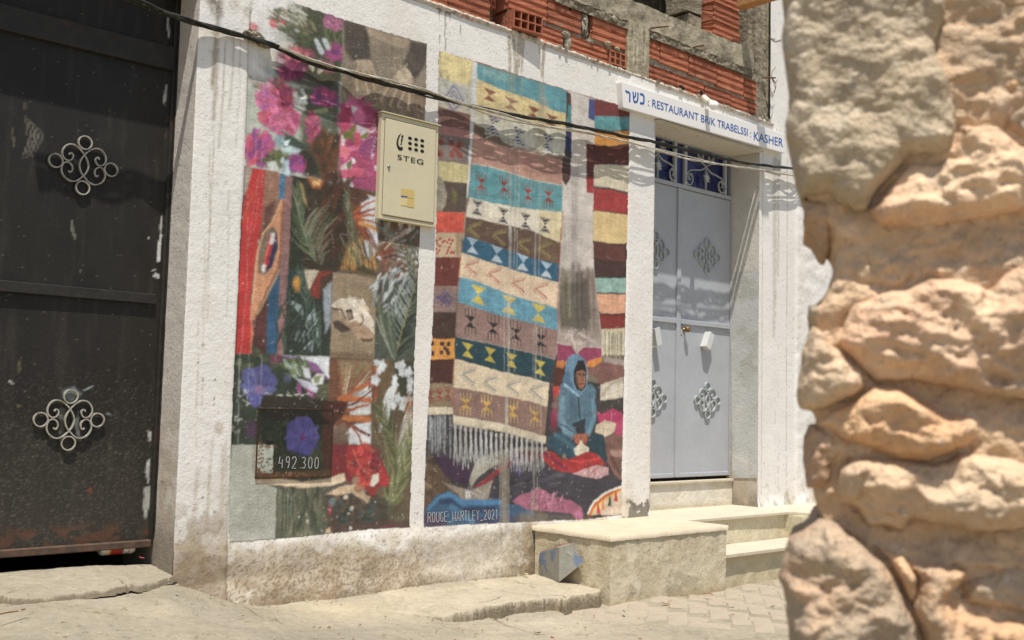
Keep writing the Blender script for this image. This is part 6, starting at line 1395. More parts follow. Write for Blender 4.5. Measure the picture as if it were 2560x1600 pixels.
# ragged plaster fringe and rubble along the top of the white wall
nn = 400; xs = np.linspace(3.3, 6.75, nn); V = []; Fq = []
for j, (yy, zz) in enumerate(((-.002, -.022), (-.012, -.004), (-.008, .006), (.012, .012), (.05, .006))):
    e = .012*(fbm(xs/.02, xs*0+j, 301+j, 3)-.5); V.append(np.stack([xs, D+yy-.5*e, ztop(xs)+zz+e*1.2], 1))
V = np.vstack(V)
link('plaster_lip', mesh_from('plaster_lip', V, grid(nn, 5), mat('broken_plaster', srgb(196, 184, 166), rough=.95, noise=[(30, .2)], patches=[(srgb(176, 104, 76), 24, .56, .62, None, .8), (srgb(140, 132, 112), 16, .54, .62, None, .8)], bumps=[(90, .004)]), None, False), upper)
RB_ = random.Random(3)
rub = MB()
for k in range(170):
    t = RB_.random(); x = 5.35+1.4*t**.6 if k < 110 else RB_.uniform(4.4, 6.7); r_ = RB_.uniform(.004, .013); c = (x, D+RB_.uniform(-.012, .02), ztop(x)+RB_.uniform(-.004, .014)+(.02 if x > 6.55 else 0)*RB_.random())
    V = []; 
    for dx in (-1, 1):
        for dy in (-1, 1):
            for dz in (-1, 1): V.append((c[0]+dx*r_*RB_.uniform(.5, 1), c[1]+dy*r_*RB_.uniform(.5, 1), c[2]+dz*r_*RB_.uniform(.4, .9)))
    rub.add(V, [(0, 1, 3, 2), (4, 6, 7, 5), (0, 4, 5, 1), (2, 3, 7, 6), (0, 2, 6, 4), (1, 5, 7, 3)])
tag(rub.build('crumbs', M['mortar'], upper), kind='stuff')
# bare concrete: post, ring beam, tall post
def rough_box(name, a, b_, m, parent, amp=.008, step=.02, seed=0, wob=.01):
    """box with uneven faces (front, left, right, top, bottom)"""
    (x0, y0, z0), (x1, y1, z1) = a, b_; V = []; Fs = []; o = 0
    def face(fn, u, v, nrm, s_):
        nonlocal o
        nu = max(2, int(u/step)+1); nv = max(2, int(v/step)+1); U, W = np.meshgrid(np.linspace(0, 1, nu), np.linspace(0, 1, nv)); U = U.ravel(); W = W.ravel(); pts = fn(U, W)
        V.append(pts); q = grid(nu, nv, o); o += nu*nv; Fs.append(q if s_ > 0 else q[:, ::-1])
    lx, ly, lz = x1-x0, y1-y0, z1-z0
    def dd(p): 
        n_ = lambda s__: fbm(p[:, 0]/.06+p[:, 1]/.05, p[:, 2]/.06+p[:, 1]/.07, seed+s__, 4)-.5
        return p+np.stack([n_(1)*wob, n_(2)*amp*2, n_(3)*wob], 1)
    face(lambda u, v: dd(three(x0+lx*u, y0, z0+lz*v)), lx, lz, 0, 1); face(lambda u, v: dd(three(x0, y0+ly*u, z0+lz*v)), ly, lz, 0, -1)
    face(lambda u, v: dd(three(x1, y0+ly*u, z0+lz*v)), ly, lz, 0, 1); face(lambda u, v: dd(three(x0+lx*u, y0+ly*v, z0)), lx, ly, 0, -1); face(lambda u, v: dd(three(x0+lx*u, y0+ly*v, z1)), lx, ly, 0, 1)
    face(lambda u, v: dd(three(x0+lx*u, y1, z0+lz*v)), lx, lz, 0, -1)
    return link(name, mesh_from(name, np.vstack(V), np.vstack(Fs), m, None, False), parent)
rough_box('concrete_post', (5.112, D-.006, 2.13), (5.318, D+.2, 2.48), mat('post_cement', srgb(150, 140, 116), rough=.95, noise=[(9, .15)], patches=[(srgb(186, 176, 150), 8, .5, .62, (6, 6, .5), .8), (srgb(112, 102, 84), 8, .55, .66, (5, 5, .4), .7)], bumps=[(30, .01), (90, .004)]), upper, .006, .012, 5)
rough_box('ring_beam', (4.42, D-.004, 2.475), (6.50, D+.22, 2.625), M['cement'], upper, .012, .014, 9, .02)
rough_box('ring_beam_stub', (2.4, D+.01, 2.60), (4.43, D+.22, 2.68), M['cement'], upper, .012, .02, 19, .02)
b = MB()
rough_sheet('beam_underside', 4.45, 6.56, 2.425, 2.475, D+.006, .028, .008, M['cement_dark'], upper, 207, .02)
rough_box('tall_post', (6.565, D+.03, 2.10), (6.71, D+.30, 3.5), M['cement_dark'], upper, .010, .02, 12, .012)
rough_box('post_shoulder', (6.52, D+.06, 2.42), (6.60, D+.29, 3.4), M['cement_dark'], upper, .008, .02, 14, .01)
pier = link('brick_pier', None, house); 
for j in range(6):
    z0 = 2.640+j*.135; me = ribbed(-.155, .155, 0, .125, .0, 40+j); o = link('brick', me, pier); o.location = (6.265, D+.07, z0)
b = MB(); b.box((6.125, D+.085, 2.62), (6.40, D+.25, 3.5)); b.build('pier_core', M['mortar'], pier)
# blocks and rubble seen through the opening
for x0, x1, z0, z1, y in ((5.95, 6.09, 2.63, 2.80, 4.66), (5.93, 6.09, 2.82, 2.97, 4.66), (5.93, 6.09, 2.99, 3.15, 4.66)):
    rough_box('block', (x0, y, z0), (x1, y+.2, z1), M['cement_dark'], pier, .01, .02, int(z0*100))
R2 = random.Random(11)
back = link('back_wall', None, house)
for j in range(9):
    x = 3.9+R2.uniform(-.2, 0)
    while x < 8.6:
        w = R2.uniform(.28, .42); h = .17; z = 2.12+j*.19
        if not (R2.random() < .08): 
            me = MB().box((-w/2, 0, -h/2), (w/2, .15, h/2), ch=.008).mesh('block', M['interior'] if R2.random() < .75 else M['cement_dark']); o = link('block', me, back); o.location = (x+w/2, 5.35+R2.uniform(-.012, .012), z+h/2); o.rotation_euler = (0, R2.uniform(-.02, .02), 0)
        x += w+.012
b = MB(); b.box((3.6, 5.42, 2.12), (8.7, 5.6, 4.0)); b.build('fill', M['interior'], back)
rough_box('shade_slab', (3.2, 4.72, 3.45), (8.75, 6.9, 3.6), M['cement'], house, .01, .12, 31)  # unseen slab added to shade the recess behind the bricks
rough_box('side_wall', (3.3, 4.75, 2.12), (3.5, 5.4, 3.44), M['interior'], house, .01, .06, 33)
# bent reinforcing bars with their shadows
for pa, pb in ((U1(210, 335), U1(430, 312)), (U1(735, 558), U1(850, 535))):
    q = onY(np.array([pa], float), D-.005)[0]; e = onY(np.array([pb], float), D-.15 if pb[0] < 1700 else D-.09)[0]
    b = MB(); b.tube([tuple(q+np.array([0, .06, .0])), tuple(q), tuple((q+e)/2+np.array([0, 0, .002])), tuple(e)], .0055, 8); b.build('rebar', M['rust'], upper)
b = MB()
q0 = onY(np.array([U1(1560, 925)]), D+.02)[0]
b.tube([(q0[0]-.02, q0[1], q0[2]), (q0[0]+.06, q0[1]-.06, q0[2]+.005)], .006, 6)
for P_ in (((1650, 915), (1650, 860), (1695, 795)), ((1650, 915), (1690, 980), (1720, 940)), ((1655, 920), (1700, 1000), (1670, 1120), (1620, 1155)), ((1650, 925), (1685, 1010), (1690, 1060), (1660, 1100))):
    c = [tuple(onY(np.array([U1(*a)]), D-.05)[0]) for a in P_]; b.tube(spline(c, 24), .0022, 5)
tag(b.build('tie_wire', M['rust'], upper))
# cracks of the white wall above (dark, recessed lines)
b = MB()
for P_ in (((1600, 380), (1625, 440), (1665, 480), (1700, 490), (1765, 470)), ((1625, 440), (1660, 465), (1690, 455)),):
    c = onY(np.array([U1(*a) for a in P_]), D)[:, [0, 2]]
    b.bar([(x, 0, z) for x, z in c], .005, .001)
o = b.build('crack', M['cement_dark'], facade)
hug(o, .0015)

# long plank over the opening
pk = np.array([6.325, 4.475, 2.893]); pk2 = np.array([6.335, 4.06, 2.90])
wood = thing('plank', 'brown wooden plank jutting out above the brickwork', 'plank', (0, 0, 0))
d_ = Vector(pk2-pk); L_ = d_.length; rot = d_.to_track_quat('X', 'Z').to_matrix().to_4x4()
b = MB(); b.box((-.02, -.045, -.004), (L_, .045, .055), Matrix.Translation(pk) @ rot, ch=.003); b.build('board', M['wood'], wood)

# ------------------------------------------------------------------ shop sign over the door
SY = D-.048
sign = thing('shop_sign', 'long white restaurant sign board with blue lettering over the grey door', 'sign')
s_tl = onY(np.array([T4(1300, 535)]), SY)[0]; s_bl = onY(np.array([T4(1312, 708)]), SY)[0]; s_tr = onY(np.array([T4(2372, 880)]), SY)[0]; s_br = onY(np.array([T4(2368, 1008)]), SY)[0]
b = MB(); V = []
poly = [(s_bl[0], s_bl[2]), (s_br[0], s_br[2]), (s_tr[0], s_tr[2]), (s_tl[0], s_tl[2])]
b.slab(poly, SY, D+.012); b.build('board', M['white'], sign, bevel=.004)
def xz(pt, y=SY): q = onY(np.array([pt], float), y)[0]; return q[0], q[2]
def sign_text(s_, pl_, pr_, h, bold=.0):
    (x0, z0), (x1, z1) = xz(pl_), xz(pr_)
    me = text_mesh('lettering', s_, .1, M['blue_letter'], sign, (x0, z0), width=x1-x0, height=h, y=SY-.0012, bold=.005)
    n = len(me.vertices); co = np.empty(n*3, np.float32); me.vertices.foreach_get('co', co); co = co.reshape(-1, 3)
    co[:, 2] += (co[:, 0]-x0)*(z1-z0)/(x1-x0); me.vertices.foreach_set('co', co.ravel()); me.update()
    letters(me, sign, M['blue_letter'])
ha = abs(xz(T4(1500, 655))[1]-xz(T4(1500, 708))[1])
sign_text(': RESTAURANT BRIK TRABELSSI :', T4(1472, 696), T4(2150, 902), ha*1.0)
hk = abs(xz(T4(2175, 862))[1]-xz(T4(2175, 918))[1])
sign_text('KASHER', T4(2168, 921), T4(2360, 968), hk*1.02)
# the three Hebrew letters, drawn
def glyph(poly_lists, pl_, pr_, ptop):
    (x0, z0), (x1, z1) = xz(pl_), xz(pr_); h = xz(ptop)[1]-z0
    for grp in poly_lists:
        b = MB()
        for L_, w in grp: b.bar([(x0+(x1-x0)*gx, SY-.0006, z0+(z1-z0)*gx+h*gz) for gx, gz in L_], w, .0008)
        b.build('letter', M['blue_letter'], sign)
glyph([[([(0.02, .98), (.04, .86), (.18, .83), (.235, .74), (.235, .02)], .0125)], [([(.40, .95), (.42, .55), (.45, .12)], .011), ([(.66, .95), (.655, .40), (.60, .12), (.45, .10)], .0125), ([(.53, .95), (.53, .62), (.445, .45)], .010)],
       [([(.77, .88), (.80, .85), (.92, .84), (.975, .70), (.975, .20), (.94, .08), (.77, .07)], .0135)]], T4(1322, 668), T4(1448, 688), T4(1322, 590))

# ------------------------------------------------------------------ bare light bulb in its socket
bulb = thing('light_bulb', 'white globe light bulb in a plain socket sticking out of the bricks above the sign', 'light bulb')
s0 = onY(np.array([U1(830, 1135)]), D+.0)[0]; s1 = onY(np.array([U1(965, 1245)]), D-.135)[0]
dv = Vector(s1-s0); Mx = Matrix.Translation(s0) @ dv.to_track_quat('Z', 'Y').to_matrix().to_4x4(); L_ = dv.length
b = MB(); b.lathe([(.016, .02), (.019, .022), (.019, L_-.065), (.022, L_-.060), (.022, L_-.040), (.019, L_-.036)], 20, Mx); b.build('socket', M['socket'], bulb, smooth=False)
b = MB(); b.lathe([(.0195, L_-.058), (.0235, L_-.057), (.0235, L_-.052), (.0195, L_-.051)], 20, Mx); b.build('socket_ring', M['black_print'], bulb)
b = MB(); b.lathe([(.014, L_-.036), (.020, L_-.028)]+[(.032*sin(t), L_+.0-.032*cos(t)) for t in np.linspace(.65, pi-.05, 16)], 24, Mx); b.build('globe', M['bulb'], bulb, smooth=True)
b = MB(); b.tube(spline([tuple(s0+np.array([-.035, .03, .01])), tuple(s0+np.array([-.03, -.01, .0])), tuple(s0+np.array([-.012, -.008, -.02])), tuple(s0+np.array([.0, .0, -.004]))], 18), .0025, 6); b.build('wire', M['red'], bulb)
hb = onY(np.array([U1(830, 1098)]), D+.004)[0]; b = MB(); b.slab([(hb[0]+.020*cos(t)*(1+.2*sin(3*t)), hb[2]+.018*sin(t)) for t in np.linspace(0, 2*pi, 12, endpoint=False)], D+.0105, D+.013); b.build('hole_shade', M['gap'], upper)  # flat dark plates stand for the shade inside knocked holes
hb = onY(np.array([U1(600, 1030)]), D+.004)[0]; b = MB(); b.slab([(hb[0]+.030*cos(t)*(1+.2*sin(2*t)), hb[2]-.3*.02*cos(t)+.014*sin(t)) for t in np.linspace(0, 2*pi, 12, endpoint=False)], D+.0105, D+.013); b.build('hole_shade', M['gap'], upper)
hb = onY(np.array([U2(1500, 97)]), D+.004)[0]; b = MB(); b.slab([(hb[0]+.010*cos(t), hb[2]+.010*sin(t)) for t in np.linspace(0, 2*pi, 10, endpoint=False)], D+.0105, D+.013); b.build('hole_shade', M['gap'], upper)

# ------------------------------------------------------------------ electricity cabinet
cab = thing('meter_cabinet', 'cream electricity meter cabinet on the wall with a black telephone emblem', 'meter cabinet')
CYY = D-.036
ctl = onY(np.array([Z3(1243, 885)]), CYY)[0]; ctr = onY(np.array([Z3(1690, 993)]), CYY)[0]; cbl = onY(np.array([Z4(1125, 425)]), CYY)[0]; cbr = onY(np.array([Z4(1540, 492)]), CYY)[0]
x0, x1 = (ctl[0]+cbl[0])/2, (ctr[0]+cbr[0])/2; z1, z0 = (ctl[2]+ctr[2])/2, (cbl[2]+cbr[2])/2
b = MB(); b.box((x0, CYY, z0), (x1, D+.01, z1)); b.build('case', M['cream'], cab, bevel=.003)
b = MB(); b.box((x0+.022, CYY-.005, z0+.024), (x1-.020, CYY+.001, z1-.026)); cdoor = b.build('cabinet_door', M['cream'], cab, bevel=.0022)
b = MB()
for a, c in (((x0+.018, z0+.020), (x1-.016, z0+.0225)), ((x0+.018, z1-.0245), (x1-.016, z1-.022)), ((x0+.018, z0+.0225), (x0+.0205, z1-.0245)), ((x1-.0185, z0+.0225), (x1-.016, z1-.0245))): b.box((a[0], CYY-.0006, a[1]), (c[0], CYY+.002, c[1]))
b.build('door_gap', M['rust_bar'], cab)
b = MB(); b.box((x0-.006, CYY-.012, z1+.001), (x1+.006, D+.005, z1+.006)); b.build('rain_lip', M['cream'], cab)
b = MB(); 
for k in range(12): b.add([(x0+.10+.022*k+R.uniform(-.01, .01), CYY+.015+R.uniform(-.01, .02), z1+.006), (x0+.11+.022*k, CYY+.05, z1+.006), (x0+.105+.022*k, CYY+.03, z1+.006+R.uniform(.004, .018))], [(0, 1, 2)])
b.build('top_debris', M['rust_bar'], cab)
FYC = CYY-.0058
def cz(pt): q = onY(np.array([pt], float), FYC)[0]; return q[0], q[2]
b = MB(); q = cz(Z3(1297, 1312)); b.lathe([(.0085, 0), (.0085, .005), (.006, .007), (.001, .007)], 16, Matrix.Translation((q[0], FYC+.0008, q[1])) @ Matrix.Rotation(pi/2, 4, 'X')); b.build('lock', M['steel'], cab)
for j in range(3):
    for i in range(3):
        b = MB(); q = cz(Z3(1465+48*i, 1088+10*i+41*j)); b.slab([(q[0]+.0125*cos(t), q[1]+.0085*sin(t)) for t in np.linspace(0, 2*pi, 18, endpoint=False)], FYC-.0006, FYC+.0004); b.build('emblem_dot', M['black_print'], cab)
b = MB()
out = [cz(Z3(*a)) for a in ((1395, 1050), (1375, 1068), (1362, 1100), (1358, 1130), (1364, 1160), (1378, 1182), (1396, 1186), (1408, 1176), (1408, 1160), (1398, 1156), (1388, 1160), (1378, 1150), (1372, 1130), (1374, 1100), (1384, 1072))]
b.slab(out, FYC-.0006, FYC+.0004)
out = [cz(Z3(*a)) for a in ((1405, 1062), (1414, 1068), (1412, 1080), (1404, 1086), (1410, 1096), (1402, 1104), (1406, 1116), (1396, 1124), (1402, 1136), (1392, 1144), (1390, 1132), (1396, 1118), (1392, 1104), (1400, 1090), (1396, 1076))]
b.slab(out, FYC-.0006, FYC+.0004); b.build('emblem_handset', M['black_print'], cab)
(qa, za), (qb, zb_) = cz(Z3(1366, 1258)), cz(Z3(1570, 1298)); h_ = cz(Z3(1380, 1220))[1]-cz(Z3(1380, 1262))[1]
letters(text_mesh('lettering', 'STEG', .1, M['black_print'], cab, (qa, (za+zb_)/2), width=qb-qa, height=h_*1.0, y=FYC-.0008, spacing=1.15, bold=.005), cab, M['black_print'])
b = MB(); P_ = [cz(Z4(*a)) for a in ((1290, 207), (1335, 213), (1333, 272), (1287, 266))]; b.slab(P_, FYC-.0008, FYC+.0003); b.build('sticker', M['gold'], cab)
b = MB(); P_ = [cz(Z4(*a)) for a in ((1337, 213), (1384, 220), (1382, 280), (1335, 273))]; b.slab(P_, FYC-.0008, FYC+.0003); b.build('sticker', M['gold'], cab)
b = MB(); P_ = [cz(Z4(*a)) for a in ((1287, 274), (1332, 279), (1330, 334), (1285, 328))]; b.slab(P_, FYC-.0008, FYC+.0003); b.build('sticker', M['gold2'], cab)
b = MB(); P_ = [cz(Z4(*a)) for a in ((1335, 279), (1382, 285), (1380, 346), (1333, 340))]; b.slab(P_, FYC-.0008, FYC+.0003); b.build('sticker', M['gold'], cab)
b = MB(); P_ = [cz(Z4(*a)) for a in ((1287, 258), (1332, 264), (1332, 271), (1287, 265))]; b.slab(P_, FYC-.0012, FYC+.0003); b.build('sticker_line', M['blue_line'], cab)
# ------------------------------------------------------------------ overhead cables strapped along the front
def cable(name, label, pts, d, n, rad, r, pitch, m, seed, ys=1.0, grow=(1, 1)):
    """n strands twisted round a centre line that runs d in front of the wall"""
    t = thing(name, label, 'cable', group='cables along the front')
    C_ = [onY(np.array([q], float), D-d)[0] for q in pts]
    c = spline(C_, 420); s = np.r_[0, np.cumsum(np.linalg.norm(np.diff(c, axis=0), axis=1))]
    for k in range(n):
        ph = 2*pi*k/n; a = 2*pi*s/(pitch*(1+.22*math.sin(k*2.3+seed)))+ph+1.2*np.sin(s*1.7+k*1.9); rr = rad*(.75+.45*np.sin(s*3.1+k*2+seed))*(grow[0]+(grow[1]-grow[0])*s/s[-1])
        q = c.copy(); q[:, 1] += rr*ys*np.cos(a); q[:, 2] += rr*np.sin(a)
        kk = r*(1 if k % 2 else 1.2); V_, F_ = tube_arr(q, kk*grow[0], 6, True, kk*grow[1])
        b = MB(); b.add(V_, F_); b.build('strand', m, t, smooth=True)
    return t
blk = [(60, -75), (200, -38), (330, 0), (443, 44), (560, 75), (640, 100), (705, 124), (760, 150), (860, 182), (950, 205), (1080, 240), (1170, 263), (1250, 282), (1340, 296), (1400, 308), (1500, 328), (1637, 356), (1731, 378), (1821, 399), (1897, 412), (1976, 421), (2100, 438)]
cable('black_cable', 'thick twisted black cable bundle running across both mural pictures', blk, .040, 8, .0072, .0038, .60, M['cable'], 1, ys=2.1, grow=(1.25, .85))
wht = [(700, 118), (780, 150), (860, 174), (950, 196), (1030, 216), (1095, 236), (1169, 262), (1272, 290), (1358, 314), (1487, 335), (1637, 374), (1731, 400), (1817, 413), (1897, 425), (1976, 437), (2100, 452)]
cable('white_cable', 'thin dusty white twisted wires hanging just under the black cable', wht, .066, 8, .0040, .0023, .60, M['cable_white'], 2, ys=2.6)
cable('thin_wire', 'single thin pale wire sagging between the black and white cables', [(1000, 212), (1100, 240), (1230, 290), (1330, 312), (1440, 330), (1560, 352), (1700, 386), (1850, 420), (1976, 432), (2100, 447)], .052, 1, .0005, .0026, .5, M['cable_white'], 3)
q = onY(np.array([Z3(255, 300)]), D-.02)[0]
for k, (dx, dz, rx) in enumerate(((0, 0, .045), (-.04, .010, .03), (.045, -.018, .035), (.0, .014, .03))):
    lump('mortar_dab', (q[0]+dx, D-.012, q[2]+dz), (rx, .026, .016), M['cement_dark'], house, 60+k, 12)

# ------------------------------------------------------------------ bench block and steps at the door
def painted_box(name, a, b_, base, parent, fn, step=.0085, amp=.0022, matn='block', rim=.0):
    (x0, y0, z0), (x1, y1, z1) = a, b_; V = []; Fs = []; o = 0
    lx, ly, lz = x1-x0, y1-y0, z1-z0
    def face(f, u, v, s_):
        nonlocal o
        nu = max(3, int(u/step)+1); nv = max(3, int(v/step)+1); U, W = np.meshgrid(np.linspace(0, 1, nu), np.linspace(0, 1, nv)); pts = f(U.ravel(), W.ravel())
        V.append(pts); q = grid(nu, nv, o); o += nu*nv; Fs.append(q if s_ > 0 else q[:, ::-1])
    face(lambda u, v: three(x0+lx*u, y0, z0+lz*v), lx, lz, 1); face(lambda u, v: three(x0, y0+ly*u, z0+lz*v), ly, lz, -1); face(lambda u, v: three(x1, y0+ly*u, z0+lz*v), ly, lz, 1); face(lambda u, v: three(x0+lx*u, y0+ly*v, z1), lx, ly, 1)
    p_ = np.vstack(V); n_ = lambda s__: fbm(p_[:, 0]/.07+p_[:, 1]/.06, p_[:, 2]/.06+p_[:, 1]/.08, 500+s__, 4)-.5
    p_ = p_+np.stack([n_(1)*amp*2, n_(2)*amp*2, n_(3)*amp], 1)
    # soften the upper and upright edges
    c = fn(p_, np.tile(lin(base), (len(p_), 1)))
    return link(name, mesh_from(name, p_, np.vstack(Fs), M[matn], c, False), parent)
def mixc(c, a, col):
    a = np.clip(a, 0, 1)[:, None]; return c*(1-a)+lin(col)*a
def blockcol(p_, c):
    A = p_[:, 0]+p_[:, 1]*1.4; B = p_[:, 2]
    n = fbm(A/.18, B/.15, 401, 4); m_ = fbm(A/.03, B/.03, 402, 3); g = fbm(A/.012, B/.012, 403, 2)
    c = mixc(c, .55*sstep(.48, .66, n), (182, 168, 138)); c = mixc(c, .5*sstep(.55, .7, fbm(A/.09, B/.16, 404, 4)), (216, 204, 178))
    c = mixc(c, .75*sstep(.56, .66, fbm(A/.11, B/.09, 405, 4))*(1-sstep(-1.0, -.82, B+.1*(n-.5))), (166, 154, 128))
    c = mixc(c, .7*(1-sstep(-1.07, -.99, B)), (178, 158, 122)); c = mixc(c, .3*sstep(.60, .72, fbm(A/.03, B/.06, 406, 4))*(B > -.86), (170, 152, 118))
    c = mixc(c, .55*(g > .80), (122, 108, 84)); return c
bench = thing('bench_block', 'low rendered concrete block jutting out under the mural left of the door steps', 'concrete block')
BX0, BX1, BY0 = 4.345, 5.385, 3.885
painted_box('block_body', (BX0+.008, BY0+.008, -1.2), (BX1-.006, D-.03, -.713), (200, 188, 160), bench, blockcol)
# thin stone slab on top, rough edge
nx, ny = 110, 64; U, W = np.meshgrid(np.linspace(0, 1, nx), np.linspace(0, 1, ny)); U = U.ravel(); W = W.ravel()
ex = .008*(fbm(W*9, W*0, 411, 3)-.5); ey = .010*(fbm(U*14, U*0, 412, 3)-.5)
X = BX0+(BX1-BX0)*U+ex*(1-U); Y = BY0+(D-.01-BY0)*W+ey*(1-W); Zt = -.684+.003*(fbm(X/.1, Y/.1, 413, 3)-.5)
top = np.stack([X, Y, Zt], 1); idx = np.arange(nx*ny).reshape(ny, nx); ring = np.r_[idx[0, :], idx[1:, -1], idx[-1, -2::-1], idx[-2:0:-1, 0]]
lo = top[ring].copy(); lo[:, 2] = -.712+.004*(fbm(np.arange(len(ring))*.2, np.zeros(len(ring)), 414, 3)-.5); no = nx*ny; rr = np.arange(len(ring))
Q = np.stack([ring, no+rr, no+(rr+1) % len(rr), ring[(rr+1) % len(rr)]], 1)[:, ::1]
link('top_slab', mesh_from('top_slab', np.vstack([top, lo]), np.vstack([grid(nx, ny), Q]), M['top'], None, False), bench)

steps = thing('door_steps', 'two pale stone slab steps below the grey double door', 'steps')
LX1 = 6.50
def steps_col(p_, c):
    c = blockcol(p_, c); return mixc(c, np.full(len(p_), .35), (206, 194, 162))
b = MB(); b.prism([(BX1-.15, 4.20), (LX1, 4.185), (LX1+.09, 4.06), (LX1+1.5, 3.98), (LX1+1.5, 4.495), (6.585, 4.495), (6.58, 4.735), (BX1, 4.735)], -.704, -.684); b.build('landing_slab', M['marble'], steps, bevel=.003)
painted_box('landing_riser', (BX1-.10, 4.215, -1.1), (LX1-.006, 4.48, -.706), (206, 196, 166), steps, steps_col)
painted_box('landing_riser', (LX1-.006, 4.075, -1.1), (LX1+1.5, 4.48, -.706), (206, 196, 166), steps, steps_col)
b = MB(); b.box((BX1+.002, 3.915, -.885), (LX1+1.3, 4.21, -.862), ch=.003); b.build('tread_slab', M['marble'], steps)
painted_box('step_riser', (BX1+.002, 3.95, -1.25), (LX1+1.3, 4.20, -.886), (196, 182, 146), steps, steps_col)
b = MB(); b.box((XL+.002, DY-.045, -.512), (XR-.003, DY+.03, -.496), ch=.002); b.build('sill', M['marble'], steps)
painted_box('sill_riser', (XL+.002, DY-.028, -.684), (XR-.003, DY+.028, -.513), (212, 204, 186), steps, lambda p_, c: mixc(mixc(c, .5*sstep(.5, .65, fbm(p_[:, 0]/.15, p_[:, 2]/.06, 431, 4)), (190, 180, 154)), .6*(1-sstep(-.68, -.64, p_[:, 2])), (182, 168, 136)))

# ------------------------------------------------------------------ ground
def axis(parts):
    out = [np.array([parts[0][0]])]
    for a, b_, s_ in parts: out.append(np.linspace(a, b_, max(1, int(round((b_-a)/s_)))+1)[1:])
    return np.concatenate(out)
gxs = axis([(-60, -8, 6), (-8, -1, .5), (-1, .9, .08), (.9, 7.2, .0125), (7.2, 12, .3), (12, 60, 6)])
gys = axis([(-60, -6, 6), (-6, 1, .4), (1, 2.5, .06), (2.5, 4.8, .0125), (4.8, 8, .3), (8, 60, 6)])
GX, GYY = np.meshgrid(gxs, gys); GXf = GX.ravel(); GYf = GYY.ravel()
ctrl = np.array([(-3, 4.6, -.76), (0, 4.5, -.775), (1.0, 4.45, -.778), (1.6, 4.4, -.782), (1.5, 4.15, -.795), (1.9, 4.2, -.80), (2.05, 4.42, -.786), (2.2, 4.45, -.795), (2.32, 4.46, -.87), (2.46, 4.46, -.935), (2.62, 4.46, -.957), (3.0, 4.45, -.952), (3.5, 4.45, -.945), (3.7, 4.45, -.940), (4.2, 4.45, -.955),
    (-3, 3.8, -.80), (0, 3.9, -.81), (1.2, 3.9, -.815), (1.9, 3.95, -.84), (2.2, 4.0, -.90), (2.6, 4.05, -.965), (1.0, 3.2, -.87), (1.8, 3.2, -.92), (2.5, 3.4, -.985), (3.0, 3.9, -.985), (3.0, 3.5, -1.01), (3.4, 3.75, -1.025), (3.6, 3.7, -1.045), (4.2, 3.7, -1.06), (5.4, 3.7, -1.07), (7, 3.8, -1.09),
    (0, 2.0, -.95), (2, 2.2, -1.02), (3.2, 2.8, -1.05), (4.2, 2.9, -1.08), (5.5, 3, -1.09), (7, 3, -1.10), (3.4, 4.1, -1.0), (4.2, 4.2, -1.06), (5.2, 4.3, -1.07), (9, 4, -1.1), (4.5, 0, -1.1), (0, -2, -1.05), (-3, 0, -1.0), (8, -3, -1.12)])
def gz(x, y):
    x = np.asarray(x, float); y = np.asarray(y, float); w = 0; s = 0
    for cx, cy, cz_ in ctrl:
        k = 1/(((x-cx)**2+(y-cy)**2)**1.6+.0008); w = w+k; s = s+k*cz_
    return s/w
base_z = gz(GXf, GYf)
und = .012*(fbm(GXf/.4, GYf/.4, 441, 3)-.5)+.004*(fbm(GXf/.06, GYf/.06, 442, 3)-.5)
near = (GXf > -8) & (GXf < 12) & (GYf > -6)
Zg = base_z+np.where(near, und, 0)
Zg = np.where(GYf > 4.56, np.minimum(Zg, -.82+.0*GXf), Zg)
gcol = np.tile(lin((190, 178, 154)), (len(GXf), 1))
na = fbm(GXf/.35, GYf/.25, 451, 4); nb = fbm(GXf/.05, GYf/.05, 452, 4); nc = fbm(GXf/.02, GYf/.02, 453, 2)
gcol = mixc(gcol, .6*sstep(.45, .65, na), (178, 166, 140)); gcol = mixc(gcol, .5*sstep(.5, .7, nb), (200, 186, 158)); gcol = mixc(gcol, .4*sstep(.5, .68, fbm(GXf/.7, GYf/.35, 456, 5)), (168, 158, 140)); gcol = mixc(gcol, .35*sstep(.62, .75, fbm(GXf/.12, GYf/.12, 454, 4)), (158, 146, 122))
gcol = mixc(gcol, .6*(nc > .82), (130, 116, 92))
# sandy run-off along the foot of the wall and a darker strip right against it
dd_ = 4.5-GYf
gcol = mixc(gcol, .6*sstep(2.5, 2.8, GXf)*sstep(.05, .2, dd_)*(1-sstep(.3, .6, dd_+.2*(na-.5))), (206, 190, 158))
gcol = mixc(gcol, .75*(1-sstep(.0, .06, dd_+.05*(nb-.5)))*(GXf > 2.1), (132, 114, 84))
stn = fbm(GXf/.9, GYf/.5, 457, 5)
gcol = gcol*(.63+.20*(stn-.5))[:, None]
gcol = gcol*(1+.16*sstep(2.4, 2.9, GXf)*sstep(3.3, 3.7, GYf)*(1-sstep(4.4, 4.6, GXf)))[:, None]
